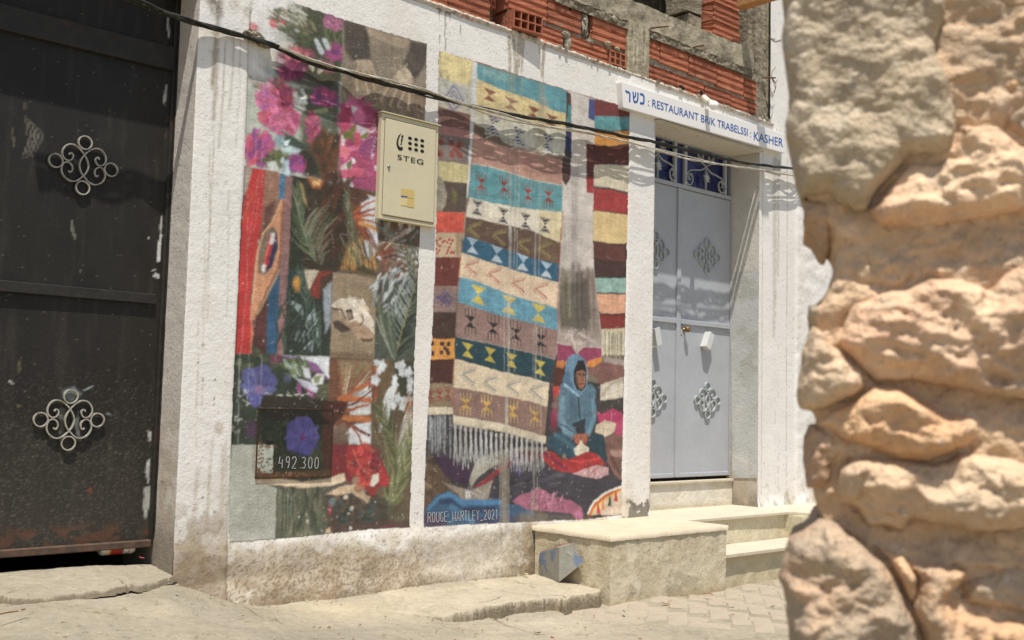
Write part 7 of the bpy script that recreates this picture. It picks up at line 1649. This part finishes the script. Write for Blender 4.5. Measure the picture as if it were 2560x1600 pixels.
# hairline cracks
def near_line(L_, w, x=GXf, y=GYf):
    cd = np.full(len(x), 9.); m_ = (x > min(p_[0] for p_ in L_)-.2) & (x < max(p_[0] for p_ in L_)+.2) & (y > min(p_[1] for p_ in L_)-.2) & (y < max(p_[1] for p_ in L_)+.2); i = np.nonzero(m_)[0]
    xx = x[i]+.03*(fbm(x[i]/.05, y[i]/.05, 458, 4)-.5); yy = y[i]+.03*(fbm(x[i]/.05, y[i]/.05, 459, 4)-.5); c_ = np.full(len(i), 9.)
    for k in range(len(L_)-1):
        x1, y1 = L_[k][:2]; x2, y2 = L_[k+1][:2]; dx, dy = x2-x1, y2-y1; t = np.clip(((xx-x1)*dx+(yy-y1)*dy)/(dx*dx+dy*dy+1e-9), 0, 1); c_ = np.minimum(c_, np.hypot(xx-x1-t*dx, yy-y1-t*dy))
    cd[i] = c_; return 1-sstep(w*.4, w, cd)
for L_, z_ in ((G2((935, 660), (985, 680), (1010, 700), (1070, 720)), -.985), (G2((1780, 528), (1900, 528), (2100, 522), (2230, 500), (2310, 470)), -.975), (G2((470, 465), (520, 480), (590, 495)), -.90), (G1((90, 1090), (200, 1130), (330, 1160), (480, 1190)), -1.05), (G2((600, 480), (760, 600), (870, 650)), -.95)):
    Lp = onZ(np.array(L_, float), z_); a_ = near_line([tuple(v) for v in Lp], .012); gcol = mixc(gcol, .7*a_, (84, 72, 54)); Zg = Zg-.006*a_
gate_shade = (GYf > 4.6); gcol = mixc(gcol, .8*gate_shade, (70, 62, 48))  # shade behind the gate painted into the ground colour
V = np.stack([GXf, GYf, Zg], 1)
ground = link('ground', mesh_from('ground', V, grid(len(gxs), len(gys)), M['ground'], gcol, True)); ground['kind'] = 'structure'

# gate threshold: old cracked concrete lip
def sheet(name, poly, zf, thick, m, seed, col, step=.008, edge=.010, crack=(), parent=None, fnc=None):
    """slab with a broken outline: poly in x-y"""
    P_ = np.array(poly, float); xs_ = np.arange(P_[:, 0].min()-.03, P_[:, 0].max()+.03, step); ys_ = np.arange(P_[:, 1].min()-.03, P_[:, 1].max()+.03, step)
    X, Y = np.meshgrid(xs_, ys_); X = X.ravel(); Y = Y.ravel()
    x = X+edge*2*(fbm(X/.05, Y/.05, seed, 5, .65)-.5); y = Y+edge*2*(fbm(X/.05, Y/.05, seed+9, 5, .65)-.5)
    ins = np.zeros(len(x), bool); dm = np.full(len(x), 9.); n = len(P_)
    for k in range(n):
        x1, y1 = P_[k]; x2, y2 = P_[(k+1) % n]
        if y1 != y2: ins ^= ((y1 > y) != (y2 > y)) & (x < (x2-x1)*(y-y1)/(y2-y1)+x1)
        dx, dy = x2-x1, y2-y1; t = np.clip(((x-x1)*dx+(y-y1)*dy)/(dx*dx+dy*dy), 0, 1); dm = np.minimum(dm, np.hypot(x-x1-t*dx, y-y1-t*dy))
    sd = np.where(ins, dm, -dm)
    cd = np.full(len(x), 9.)
    for L_ in crack:
        for k in range(len(L_)-1):
            x1, y1 = L_[k]; x2, y2 = L_[k+1]; dx, dy = x2-x1, y2-y1; t = np.clip(((x-x1)*dx+(y-y1)*dy)/(dx*dx+dy*dy+1e-9), 0, 1); cd = np.minimum(cd, np.hypot(x-x1-t*dx, y-y1-t*dy))
    zt_ = zf(X, Y)+.006*(fbm(X/.09, Y/.09, seed+2, 3)-.5)+.003*(fbm(X/.025, Y/.025, seed+3, 3)-.5)
    drop = thick*(1-sstep(-.014, .004, sd+.010*(fbm(X/.015, Y/.015, seed+11, 3)-.5))); Z = zt_-drop-.012*(1-sstep(.0, .007, cd))
    q = grid(len(xs_), len(ys_)); keep = (sd > -.024)[q].all(1); q = q[keep]; used = np.unique(q); mp = -np.ones(len(X), int); mp[used] = np.arange(len(used))
    c = np.tile(lin(col), (len(X), 1)); A = fbm(X/.12, Y/.12, seed+5, 4); B_ = fbm(X/.03, Y/.03, seed+6, 4)
    c = mixc(c, .5*sstep(.5, .66, A), (180, 168, 142)); c = mixc(c, .5*sstep(.55, .7, B_), (204, 192, 166)); c = mixc(c, .5*(fbm(X/.012, Y/.012, seed+7, 2) > .8), (140, 126, 104))
    c = mixc(c, .95*(1-sstep(-.003, .006, sd+.012*(B_-.5))), (138, 124, 100)); c = mixc(c, .4*(1-sstep(-.016, -.008, sd)), (110, 98, 78)); c = mixc(c, .9*(1-sstep(.001, .008, cd)), (92, 80, 62))
    c = c*(1 if name == 'pavement' else .82)*.76
    if fnc is not None: c = fnc(X, Y, c)
    me = mesh_from(name, np.stack([X, Y, Z], 1)[used], mp[q], M['ground'], c[used], True)
    return link(name, me, parent)
def g2(pts, z): return [tuple(v) for v in onZ(np.array(pts, float), z)[:, :2]]
lipf = g2(G3((0, 1050), (170, 1075), (330, 1065), (540, 1050), (760, 1020), (1000, 990), (1200, 965), (1430, 915), (1480, 925), (1640, 895), (1840, 835)), -.775)
lip_poly = [(-1.5, 4.25), (.3, 4.22), (1.0, 4.25)]+lipf+[(2.17, 4.46), (2.168, 4.70), (-1.5, 4.71)]
ck = [g2(G3((1330, 780), (1440, 850), (1460, 930)), -.73), g2(G3((1440, 850), (1560, 855)), -.73), g2(G3((870, 935), (950, 905), (1060, 880)), -.73), g2(G3((80, 905), (180, 890)), -.73)]
thr = sheet('gate_threshold', lip_poly, lambda x, y: -.733-.10*(4.69-y)-.017*sstep(1.8, 2.15, x), .022, M['ground'], 601, (190, 178, 154), crack=ck); thr['kind'] = 'structure'
ap = g2(G1((940, 805), (900, 835), (800, 850), (690, 870), (660, 905), (600, 880), (500, 890), (400, 910), (250, 925), (150, 955), (60, 960), (-60, 985)), -.965)
ap_poly = [(4.36, 4.47), (4.37, 3.95)]+ap+[(3.22, 3.9), (3.05, 4.2), (3.1, 4.47)]
cka = [g2(G1((-260, 830), (-100, 815), (0, 822), (150, 835), (330, 850), (480, 860), (630, 845), (655, 870)), -.955), g2(G1((0, 935), (60, 925), (160, 890)), -.965), g2(G1((160, 750), (260, 755), (380, 790), (420, 800)), -.95)]
apron = sheet('pavement', ap_poly, lambda x, y: -.944-.018*sstep(4.4, 3.85, y)-.012*sstep(3.5, 4.3, x)-.03*(1-sstep(3.05, 3.4, x)), .115, M['ground'], 631, (198, 184, 158), crack=cka, edge=.014, step=.005); apron['kind'] = 'structure'; apron['label'] = 'cracked concrete apron along the foot of the mural wall'

# ------------------------------------------------------------------ herringbone pavers of the street
street = link('street', None); street['kind'] = 'structure'
pw, pl_len = .105, .21
me_list = []
for k in range(5):
    b = MB(); b.box((-pl_len/2+.004, -pw/2+.004, -.03), (pl_len/2-.004, pw/2-.004, 0), ch=.0035); me_list.append(b.mesh('paver', M['paver']))
ang = radians(38); ca, sa = cos(ang), sin(ang); RP = random.Random(21); cnt = 0; spots = []
for i in range(-60, 61):
    for j in range(-60, 61):
        # herringbone cell: two pavers
        for h in (0, 1):
            u = (i*2+(j % 2)*0)*pw; 
            bx = (i*4*pw+j*pw)+0; by = j*pw-0
            if h == 0: cx_, cy_, r_ = bx+pw, by+pw/2, 0
            else: cx_, cy_, r_ = bx+2*pw+pw/2, by+pw, pi/2
            X_ = 4.6+cx_*ca-cy_*sa; Y_ = 3.3+cx_*sa+cy_*ca
            if 3.55 < X_ < 7.0 and 2.45 < Y_ < 3.93:
                if X_ < 5.15-(Y_-2.45)*.9: continue
                spots.append((X_, Y_, r_+ang))
spots.sort(key=lambda s: (s[0]-4.8)**2+(s[1]-3.3)**2); spots = spots[:290]
for (X_, Y_, r_) in spots:
    o = bpy.data.objects.new('paver', me_list[RP.randrange(5)]); COL.objects.link(o); o.parent = street
    z = float(gz(X_, Y_)); e = .02
    nx_ = -(float(gz(X_+e, Y_))-z)/e; ny_ = -(float(gz(X_, Y_+e))-z)/e
    o.location = (X_, Y_, z+.0020+RP.uniform(-.0009, .0009))
    o.rotation_euler = (Matrix.Rotation(ny_*-1+RP.uniform(-.010, .010), 3, 'X') @ Matrix.Rotation(nx_+RP.uniform(-.010, .010), 3, 'Y') @ Matrix.Rotation(r_+RP.uniform(-.012, .012), 3, 'Z')).to_euler()

# ------------------------------------------------------------------ broken tile leaning on the block
def one(f, pt, v): return f(np.array([G1(*pt)], float), v)[0]
A1 = one(onZ, (597, 772), -.958); A2 = one(onZ, (436, 712), -.954); B1 = one(onY, (425, 562), 4.468); B2 = one(onX, (600, 510), 4.295); B3 = one(onX, (700, 482), 4.335); B4 = one(onX, (785, 622), 4.332); A3 = one(onZ, (500, 728), -.952)
tile = thing('broken_slab', 'broken grey blue slab fragment leaning in the corner between wall and concrete block', 'slab fragment')
fr = [A1, A2, B1, B2, B3, B4]; bk = np.array([.010, .028, .0]); b = MB()
n = 6; b.add([tuple(v) for v in fr]+[tuple(v+bk*.55) for v in fr], [(0, 1, 2, 3), (0, 3, 4, 5), (9, 8, 7, 6), (11, 10, 9, 6)]+[(k, (k+1) % n, (k+1) % n+n, k+n) for k in range(n)]); b.build('worn_face', M['tile'], tile)
b = MB(); b.add([tuple(v+bk*.57) for v in fr]+[tuple(v+bk) for v in fr], [(0, 1, 2, 3), (0, 3, 4, 5), (9, 8, 7, 6), (11, 10, 9, 6)]+[(k, (k+1) % n, (k+1) % n+n, k+n) for k in range(n)]); b.build('clay_back', M['terracotta'], tile)

# ------------------------------------------------------------------ drinks can under the gate
can = thing('drinks_can', 'dented white and red drinks can lying on its side in the gap under the gate', 'drinks can')
c0 = onY(np.array([G3(1090, 600)]), GY+.02)[0]; c1 = onY(np.array([G3(1460, 575)]), GY+.02)[0]
dv = Vector(c1-c0); L_ = dv.length; cr = .031; c0 = Vector((c0[0], c0[1]+.02, -.722+cr+.020)); dv.z = 0
Mx = Matrix.Translation(c0) @ dv.to_track_quat('Z', 'Y').to_matrix().to_4x4()
b = MB(); b.lathe([(.022, -.003), (.026, .0), (cr, .010), (cr, L_-.010), (.026, L_-.001), (.022, L_)], 24, Mx); b.build('body', M['can'], can, smooth=False)
for a, c_, m_ in ((.26, .60, 'can_red'), (.20, .25, 'can_yellow'), (.605, .63, 'black_print'), (.78, .80, 'can_red')):
    b = MB(); b.lathe([(cr+.0003, L_*a), (cr+.0003, L_*c_)], 24, Mx); b.build('stripe', M[m_], can)
cu_ = bpy.data.curves.new('letters', 'FONT'); cu_.body = 'Celtia'; cu_.size = .034
ob = bpy.data.objects.new('letters', cu_); COL.objects.link(ob); bpy.context.view_layer.update(); me = bpy.data.meshes.new_from_object(ob.evaluated_get(bpy.context.evaluated_depsgraph_get())); COL.objects.unlink(ob)
for v in me.vertices:
    th = v.co.x/cr-1.1; r_ = cr+.0006; v.co = Mx @ Vector((r_*cos(th-1.2), r_*sin(th-1.2), L_*.66+v.co.y*.9))
me.materials.clear(); me.materials.append(M['black_print']); link('lettering', me, can)

# ------------------------------------------------------------------ litter and pebbles
def litter(pt, z, kind, s, k):
    q = onZ(np.array([pt], float), z)[0]; RL = random.Random(k)
    if kind == 'pebble':
        V = []; b = MB(); 
        for dx in (-1, 1):
            for dy in (-1, 1):
                for dz in (0, 1): V.append((dx*s*RL.uniform(.5, 1), dy*s*RL.uniform(.5, .9), dz*s*.6))
        b.add(V, [(0, 1, 3, 2), (4, 6, 7, 5), (0, 4, 5, 1), (2, 3, 7, 6), (0, 2, 6, 4), (1, 5, 7, 3)])
        o = b.build('pebble', M['pebble'], None, bevel=s*.15)
    else:
        b = MB(); n = 7; V = []; 
        for i in range(n):
            t = i/(n-1); w = s*.35*math.sin(pi*t)**.7; V += [(s*(t-.5)*2, -w, s*.25*math.sin(3*t+k)), (s*(t-.5)*2, 0, s*.25*math.sin(3*t+k)+s*.05), (s*(t-.5)*2, w, s*.25*math.sin(3*t+k)+s*.18)]
        Fs = []
        for i in range(n-1): Fs += [(i*3, i*3+1, i*3+4, i*3+3), (i*3+1, i*3+2, i*3+5, i*3+4)]
        b.add(V, Fs); o = b.build('dry_leaf', M['leaf2'] if kind == 'petal' else M['leaf'], None)
    o.location = (q[0], q[1], z+(.002 if kind == 'pebble' else s*.28)); o.rotation_euler = (0, 0, RL.uniform(0, 6)); return o
LL = [(G1(1725, 880), -1.045, 'leaf', .028, 'crumpled brown leaf on the pavers by the right end of the concrete block'), (G1(1090, 1008), -1.042, 'leaf', .024, 'brown leaf scrap on the pavers below the corner of the concrete block'),
      (G1(1400, 942), -1.042, 'leaf', .022, 'small brown leaf on the pavers below the middle of the concrete block'), (G1(430, 1160), -1.03, 'leaf', .026, 'curled tan leaf at the bottom edge beside a pink petal'), (G1(545, 1192), -1.03, 'petal', .018, 'faded pink petal beside the curled tan leaf at the bottom'),
      (G2(700, 637), -.965, 'leaf', .016, 'small brown leaf on the concrete below the left end of the mural wall'), (G2(765, 543), -.957, 'petal', .018, 'reddish leaf scrap tucked at the foot of the wall under the grey patch'), (G3(690, 1338), -.775, 'leaf', .012, 'small brown leaf on the concrete in front of the gate'),
      (G1(2215, 962), -1.065, 'leaf', .018, 'curved dark leaf on the pavers beside the foreground stones'), (G1(1905, 965), -1.055, 'leaf', .018, 'pale brown leaf on the pavers left of the curved dark leaf'), (G1(2230, 745), -1.0, 'leaf', .014, 'small leaf on the ledge right of the concrete block'),
      (G1(350, 720), -.945, 'pebble', .014, 'pale plaster chip lying beside the broken tile'), (G2(2080, 488), -.965, 'pebble', .012, 'grey pebble on the cracked apron, right of its neighbour'), (G2(2040, 480), -.965, 'pebble', .008, 'tiny grey pebble on the cracked apron, left of its neighbour'),
      (G2(1205, 545), -.97, 'pebble', .006, 'tiny dark pebble alone on the bare concrete below the mural'), (G3(1530, 628), -.715, 'petal', .012, 'pink scrap under the gate right of the drinks can'), (G2(345, 398), -.775, 'pebble', .008, 'white chip on the ground by the foot of the left pilaster'), (G3(215, 1210), -.765, 'pebble', .006, 'white crumb on the concrete near the left edge beside a straw')]
for k, (pt, z, kind, s, lab) in enumerate(LL):
    q = onZ(np.array([pt], float), z)[0]
    # settle on the surface that lies there
    o = litter(pt, z, kind, s, k); tag(o, lab, {'leaf': 'leaf', 'petal': 'leaf scrap', 'pebble': 'pebble'}[kind], 'litter on the ground')
b = MB(); pts = onZ(np.array(G3((-5, 1232), (90, 1212), (200, 1196), (270, 1178)), float), -.765); b.tube([tuple(a) for a in pts], .0028, 6); o = b.build('straw', M['leaf'], None); tag(o, 'thin dry stalk on the concrete at the far left', 'stalk')
dl = MB(); RD = random.Random(77)
for k in range(210):
    if k < 110: x = RD.uniform(2.5, 7.0); y = 3.9-RD.random()**1.5*1.0
    else: x = RD.uniform(1.0, 4.3); y = 4.45-RD.random()**1.5*1.1
    if 4.3 < x < 7 and y > 3.86: continue
    z = float(gz(x, y))+.008; s = RD.uniform(.002, .007); a = RD.uniform(0, pi); dx, dy = s*2*cos(a), s*2*sin(a)
    dl.add([(x-dx, y-dy, z), (x+dy*.3, y-dx*.3, z+s), (x+dx, y+dy, z+s*.3), (x-dy*.3, y+dx*.3, z+s*.4)], [(0, 1, 2), (0, 2, 3)])
tag(dl.build('debris', M['leaf'], None), 'fine scattered plant litter on the street concrete', 'plant litter', kind='stuff')

gr = MB(); RD = random.Random(78)
for k in range(520):
    if k < 250: x = RD.uniform(2.5, 7.0); y = 3.92-RD.random()**2*1.0
    else: x = RD.uniform(1.0, 4.3); y = 4.47-RD.random()**2*1.2
    if 4.3 < x < 7 and y > 3.87: continue
    z = float(gz(x, y))+.006+(.012 if 3.3 < x < 4.3 and y > 3.95 else 0); s_ = RD.uniform(.0015, .005)
    gr.add([(x-s_, y, z), (x, y-s_, z), (x+s_*.8, y+s_*.3, z), (x, y, z+s_)], [(0, 1, 3), (1, 2, 3), (2, 0, 3)])
tag(gr.build('grit', M['pebble'], None), 'fine pale grit scattered over the street concrete', 'grit', kind='stuff')

# ------------------------------------------------------------------ rubble wall close to the viewer
Pc = ray(np.array([(2250., 800.)]))[0]; Pc = Pc/np.linalg.norm(Pc); dist = 1.28
FC = Pc*dist; FC = np.array([FC[0], FC[1], 0.0]); nh = -np.array([Pc[0], Pc[1], 0]); nh /= np.linalg.norm(nh)
nh = np.array([nh[0]*cos(.10)-nh[1]*sin(.10), nh[0]*sin(.10)+nh[1]*cos(.10), 0])
uh = np.array([-nh[1], nh[0], 0.0]); uh = uh if uh[0] > 0 else -uh
def fw(pts):
    """sight lines to the face of the rubble wall -> (u, z) there"""
    d = ray(np.array(pts, float)); P_ = d*((FC@nh)/(d@nh))[:, None]; Q_ = P_-FC; return np.stack([Q_@uh, P_[:, 2]], 1)
wallr = thing('rubble_wall', 'blurred rubble stone wall close to the viewer at the right', 'stone wall', (0, 0, 0))
def rock_mat(name, c, c2, c3, s_=1.0):
    return mat(name, srgb(*c), rough=.95, noise=[(9*s_, .12), (45, .12), (150, .07)], patches=[(srgb(*c2), 7*s_, .46, .62, None, .85), (srgb(*c3), 16*s_, .56, .68, None, .75), (srgb(150, 138, 120), 5*s_, .50, .68, None, .55), (srgb(196, 190, 174), 26*s_, .66, .72, None, .6)], bumps=[(30, .016), (90, .007)])
RM = {'grey': rock_mat('grey_limestone', (182, 164, 137), (192, 172, 143), (212, 197, 173)), 'orange': rock_mat('orange_limestone', (214, 172, 130), (223, 189, 152), (184, 153, 122)), 'pink': rock_mat('pink_limestone', (213, 175, 142), (223, 193, 158), (189, 171, 143)),
      'pale': rock_mat('pale_limestone', (203, 174, 141), (212, 186, 154), (185, 164, 137)), 'brown': rock_mat('brown_limestone', (187, 153, 121), (198, 165, 132), (166, 145, 125)), 'mix': rock_mat('banded_limestone', (179, 158, 132), (199, 160, 126), (159, 143, 124)), 'mort': rock_mat('lime_mortar', (208, 176, 141), (196, 167, 135), (219, 192, 163), 1.6)}
def stone(name, poly, mk, H, Rr, seed, base=0.0, amp=1.0, step=.0028, tilt=(0, 0), native=True, back=.16, rug=1.0):
    P_ = fw(poly) if native else np.array(poly, float)
    us = np.arange(P_[:, 0].min()-step*2, P_[:, 0].max()+step*3, step); zs = np.arange(P_[:, 1].min()-step*2, P_[:, 1].max()+step*3, step)
    U, Zz = np.meshgrid(us, zs); U = U.ravel(); Zz = Zz.ravel()
    wu = U+.018*(fbm(U/.05, Zz/.05, seed, 4)-.5); wz_ = Zz+.018*(fbm(U/.05, Zz/.05, seed+7, 4)-.5)
    ins = np.zeros(len(U), bool); dm = np.full(len(U), 9.); cu = np.zeros(len(U)); cz_ = np.zeros(len(U)); n = len(P_)
    for k in range(n):
        x1, z1 = P_[k]; x2, z2 = P_[(k+1) % n]
        if z1 != z2: ins ^= ((z1 > wz_) != (z2 > wz_)) & (wu < (x2-x1)*(wz_-z1)/(z2-z1)+x1)
        dx, dz = x2-x1, z2-z1; t = np.clip(((wu-x1)*dx+(wz_-z1)*dz)/(dx*dx+dz*dz+1e-12), 0, 1); px, pz = x1+t*dx, z1+t*dz; dd = np.hypot(wu-px, wz_-pz)
        m_ = dd < dm; dm = np.where(m_, dd, dm); cu = np.where(m_, px, cu); cz_ = np.where(m_, pz, cz_)
    sd = np.where(ins, dm, -dm)
    q = grid(len(us), len(zs)); kq = (sd > 0)[q].any(1); q = q[kq]
    # pull outer points onto the outline
    out = sd < 0; U2 = np.where(out, U+(cu-wu), U); Z2_ = np.where(out, Zz+(cz_-wz_), Zz)
    t = np.clip(sd/(Rr*.62), 0, 1); h = H*.72*np.sqrt(np.clip(1-(1-t)**2, 0, 1))
    n1_ = ridged(U/.11, Zz/.07, seed+20, 4)-.5; n2_ = fbm(U/.035, Zz/.022, seed+21, 4)-.5; n3_ = fbm(U/.010, Zz/.008, seed+22, 3)-.5; pit = sstep(.66, .76, fbm(U/.02, Zz/.016, seed+23, 2))
    # steep broken facets
    fq = fbm(U/.10+Zz/.2, Zz/.07, seed+24, 4)*6; fl_ = np.floor(fq); fac = (fl_+sstep(.72, 1, fq-fl_))/6.-.5
    rel = amp*rug*(.030*n1_+.022*n2_+.0045*n3_+.030*fac-.004*pit)*sstep(0, .45, t)
    y_ = base+h+rel+tilt[0]*(U-U.mean())+tilt[1]*(Zz-Zz.mean())*sstep(0, .4, t)
    used = np.unique(q); mp = -np.ones(len(U), int); mp[used] = np.arange(len(used)); q2 = mp[q]
    Pt = FC[None]*np.array([1, 1, 0])+uh[None]*U2[:, None]+nh[None]*y_[:, None]; Pt[:, 2] = Z2_
    Pt = Pt[used]
    # sides going back into the wall
    e = np.concatenate([q2[:, [0, 1]], q2[:, [1, 2]], q2[:, [2, 3]], q2[:, [3, 0]]]); key = e[:, 0].astype(np.int64)*len(used)+e[:, 1]; rk = e[:, 1].astype(np.int64)*len(used)+e[:, 0]
    bd = e[~np.isin(key, rk)]; bv = np.unique(bd); bm = -np.ones(len(used), int); bm[bv] = np.arange(len(bv))+len(used)
    cen = Pt[bv].mean(0); Bk = Pt[bv]-nh[None]*(base+back); Bk = Bk+(cen-Pt[bv])*.10*np.array([1, 1, 1])
    Q = np.stack([bd[:, 1], bd[:, 0], bm[bd[:, 0]], bm[bd[:, 1]]], 1)
    fl = uh[1]*nh[0]-uh[0]*nh[1]
    allq = np.vstack([q2, Q])
    me = mesh_from(name, np.vstack([Pt, Bk]), allq, RM[mk], None, True)
    return link(name, me, wallr)
E1 = 2720
STN = [
 (S7((95, -60), (860, -60), (850, 100), (805, 230), (835, 330), (890, 450), (912, 560), (895, 660), (870, 730), (825, 768), (760, 762), (680, 772), (632, 850), (560, 930), (490, 1010), (430, 1022), (340, 992), (300, 955), (190, 950), (150, 790), (122, 600), (108, 300)), 'grey', .050, .045, 1, .02, .5),
 (S7((872, -60), (1500, -60), (1500, 330), (1210, 470), (1100, 535), (1000, 590), (925, 600), (905, 480), (858, 390), (818, 270), (842, 170), (880, 40)), 'orange', .040, .05, 2, .0, 1.0),
 (S7((1215, 480), (1500, 340), (1500, 715), (1200, 700), (1110, 610), (1120, 545)), 'mix', .035, .04, 3, .0, 1.0),
 (S7((930, 615), (1100, 615), (1200, 705), (1500, 725), (1500, 960), (1200, 1010), (1000, 1048), (850, 1072), (700, 1082), (545, 1082), (500, 1018), (575, 935), (650, 855), (700, 785), (830, 782), (885, 730)), 'pink', .050, .05, 4, .015, 1.0),
 (S7((192, 952), (300, 962), (340, 1005), (352, 1060), (352, 1190), (325, 1180), (260, 1095), (192, 1060)), 'brown', .035, .02, 5, .0, .7),
 (S7((345, 1030), (480, 1062), (700, 1100), (1000, 1072), (1500, 1000), (1500, 1180), (1150, 1280), (1040, 1330), (930, 1310), (800, 1345), (690, 1410), (500, 1432), (360, 1405), (235, 1445), (300, 1375), (348, 1290), (352, 1180)), 'pale', .020, .06, 6, -.005, .9),
 (S8((235, -65), (360, -100), (420, -20), (355, 130), (290, 60), (245, 20)), 'grey', .030, .03, 7, .0, .7),
 (S8((430, -90), (560, -110), (700, -120), (800, -170), (920, -190), (1010, -160), (1060, -130), (1150, -200), (1300, -260), (1500, -300), (1500, 360), (1150, 372), (980, 350), (850, 330), (700, 300), (560, 285), (490, 230), (370, 120), (420, -10)), 'pink', .055, .06, 8, .02, 1.1),
 (S8((245, 25), (290, 62), (360, 130), (480, 240), (495, 310), (450, 350), (350, 400), (255, 440), (190, 430), (167, 350), (167, 210), (192, 120)), 'pale', .050, .04, 9, .02, .8),
 (S8((250, 485), (330, 430), (450, 360), (520, 300), (650, 315), (780, 390), (850, 440), (1000, 475), (1030, 525), (950, 600), (850, 640), (790, 670), (650, 660), (500, 610), (380, 560), (300, 510)), 'orange', .055, .05, 10, .02, 1.1),
 (S8((245, 500), (330, 520), (380, 570), (420, 640), (360, 690), (335, 790), (212, 795), (202, 700), (215, 610)), 'brown', .040, .03, 11, .0, .9),
 (S8((345, 710), (420, 640), (480, 635), (640, 665), (800, 675), (900, 630), (1050, 640), (1250, 655), (1500, 680), (1500, 930), (1200, 970), (950, 972), (900, 945), (700, 905), (650, 960), (500, 950), (430, 885), (345, 860), (335, 780)), 'pale', .060, .055, 12, .02, 1.1),
 (S8((150, 1010), (280, 932), (380, 965), (480, 1045), (560, 1110), (640, 1255), (715, 1420), (760, 1620), (155, 1620), (122, 1350), (97, 1200), (112, 1110)), 'mix', .055, .05, 13, .03, 1.0),
 (S8((285, 925), (400, 945), (500, 1040), (650, 1092), (720, 1200), (700, 1330), (645, 1245), (570, 1105), (480, 1035), (380, 958)), 'orange', .050, .025, 14, .02, .8),
 (S8((655, 1095), (800, 1108), (900, 1130), (1000, 1175), (960, 1210), (905, 1300), (940, 1340), (1100, 1385), (1500, 1395), (1500, 1620), (765, 1620), (722, 1420), (705, 1330), (725, 1200)), 'orange', .055, .05, 15, .01, 1.1),
 (S8((920, 1225), (1010, 1175), (1100, 1085), (1250, 1062), (1500, 1070), (1500, 1380), (1100, 1372), (945, 1325)), 'mix', .045, .05, 16, .0, .9),
 (S8((1050, 510), (1200, 560), (1500, 600), (1500, 675), (1250, 650), (1100, 630), (1010, 590)), 'brown', .025, .03, 17, -.02, 1.0),
]
for (poly, mk, H, Rr, sd_, base, amp) in STN: stone('stone', poly, mk, H, Rr, sd_*31, base, amp)
# more of the same wall outside the view: above, below and to the right
RW = random.Random(9)
u_l = fw([(1955, 400)])[0, 0]; u_r = fw([(2690, 800)])[0, 0]; zt_ = fw([(2300, -32)])[0, 1]; zb__ = fw([(2300, 1655)])[0, 1]
def fill_course(u0, u1, z0, z1, seed):
    u = u0
    while u < u1-.05:
        w = min(RW.uniform(.12, .26), u1-u); a = RW.uniform(0, .012)
        stone('stone', [(u+a, z0+.006), (u+w*.5, z0+.001), (u+w-.008, z0+.008), (u+w-.004, (z0+z1)/2), (u+w-.01, z1-.008), (u+w*.5, z1-.002), (u+.012, z1-.01), (u+.002, (z0+z1)/2)], RW.choice(['grey', 'orange', 'pink', 'pale', 'mix']), .05, .045, 900+seed+int(u*100), .01, 1.0, .009, native=False)
        u += w
for k in range(2): fill_course(u_l+RW.uniform(0, .02), u_r+1.0, zt_+k*.15, zt_+(k+1)*.15, k*50)
z = zb__; k = 0
while z > -.98: fill_course(u_l+.06+RW.uniform(0, .02), u_r+1.0, z-.16, z, 300+k*40); z -= .16; k += 1
z = zb__; k = 0
while z < zt_-.03: h_ = min(.17, zt_-z); fill_course(u_r, u_r+1.0, z, z+h_, 600+k*40); z += .17; k += 1
mort = S7((130, -80), (1520, -80), (1520, 1520))+S8((1520, 1640), (170, 1640), (140, 1200), (190, 1060), (300, 960), (270, 880), (245, 800), (235, 640), (270, 480), (262, 440), (215, 400), (200, 200), (270, 40), (255, -60))+S7((285, 1440), (340, 1300), (345, 1190), (250, 1060), (230, 960), (180, 800))
mo = stone('mortar', mort, 'mort', .016, .04, 777, .010, .75, .0035)
for q_ in ([(u_l+.05, zt_-.01), (u_r+.98, zt_-.01), (u_r+.98, zt_+.285), (u_l+.05, zt_+.285)], [(u_r-.03, zb__), (u_r+.98, zb__), (u_r+.98, zt_), (u_r-.03, zt_)], [(u_l+.12, -1.15), (u_r+.98, -1.15), (u_r+.98, zb__+.01), (u_l+.12, zb__+.01)]):
    stone('mortar', q_, 'mort', .012, .03, 801, .012, .7, .009, native=False)
core = MB(); 
pA = [FC[:2]+uh[:2]*(u_l+.22)-nh[:2]*.05, FC[:2]+uh[:2]*(u_r+1.0)-nh[:2]*.05, FC[:2]+uh[:2]*(u_r+1.0)-nh[:2]*.42, FC[:2]+uh[:2]*(u_l+.22)-nh[:2]*.42]
core.prism([tuple(a) for a in pA], -1.2, zt_+.27); core.build('wall_core', RM['mort'], wallr)
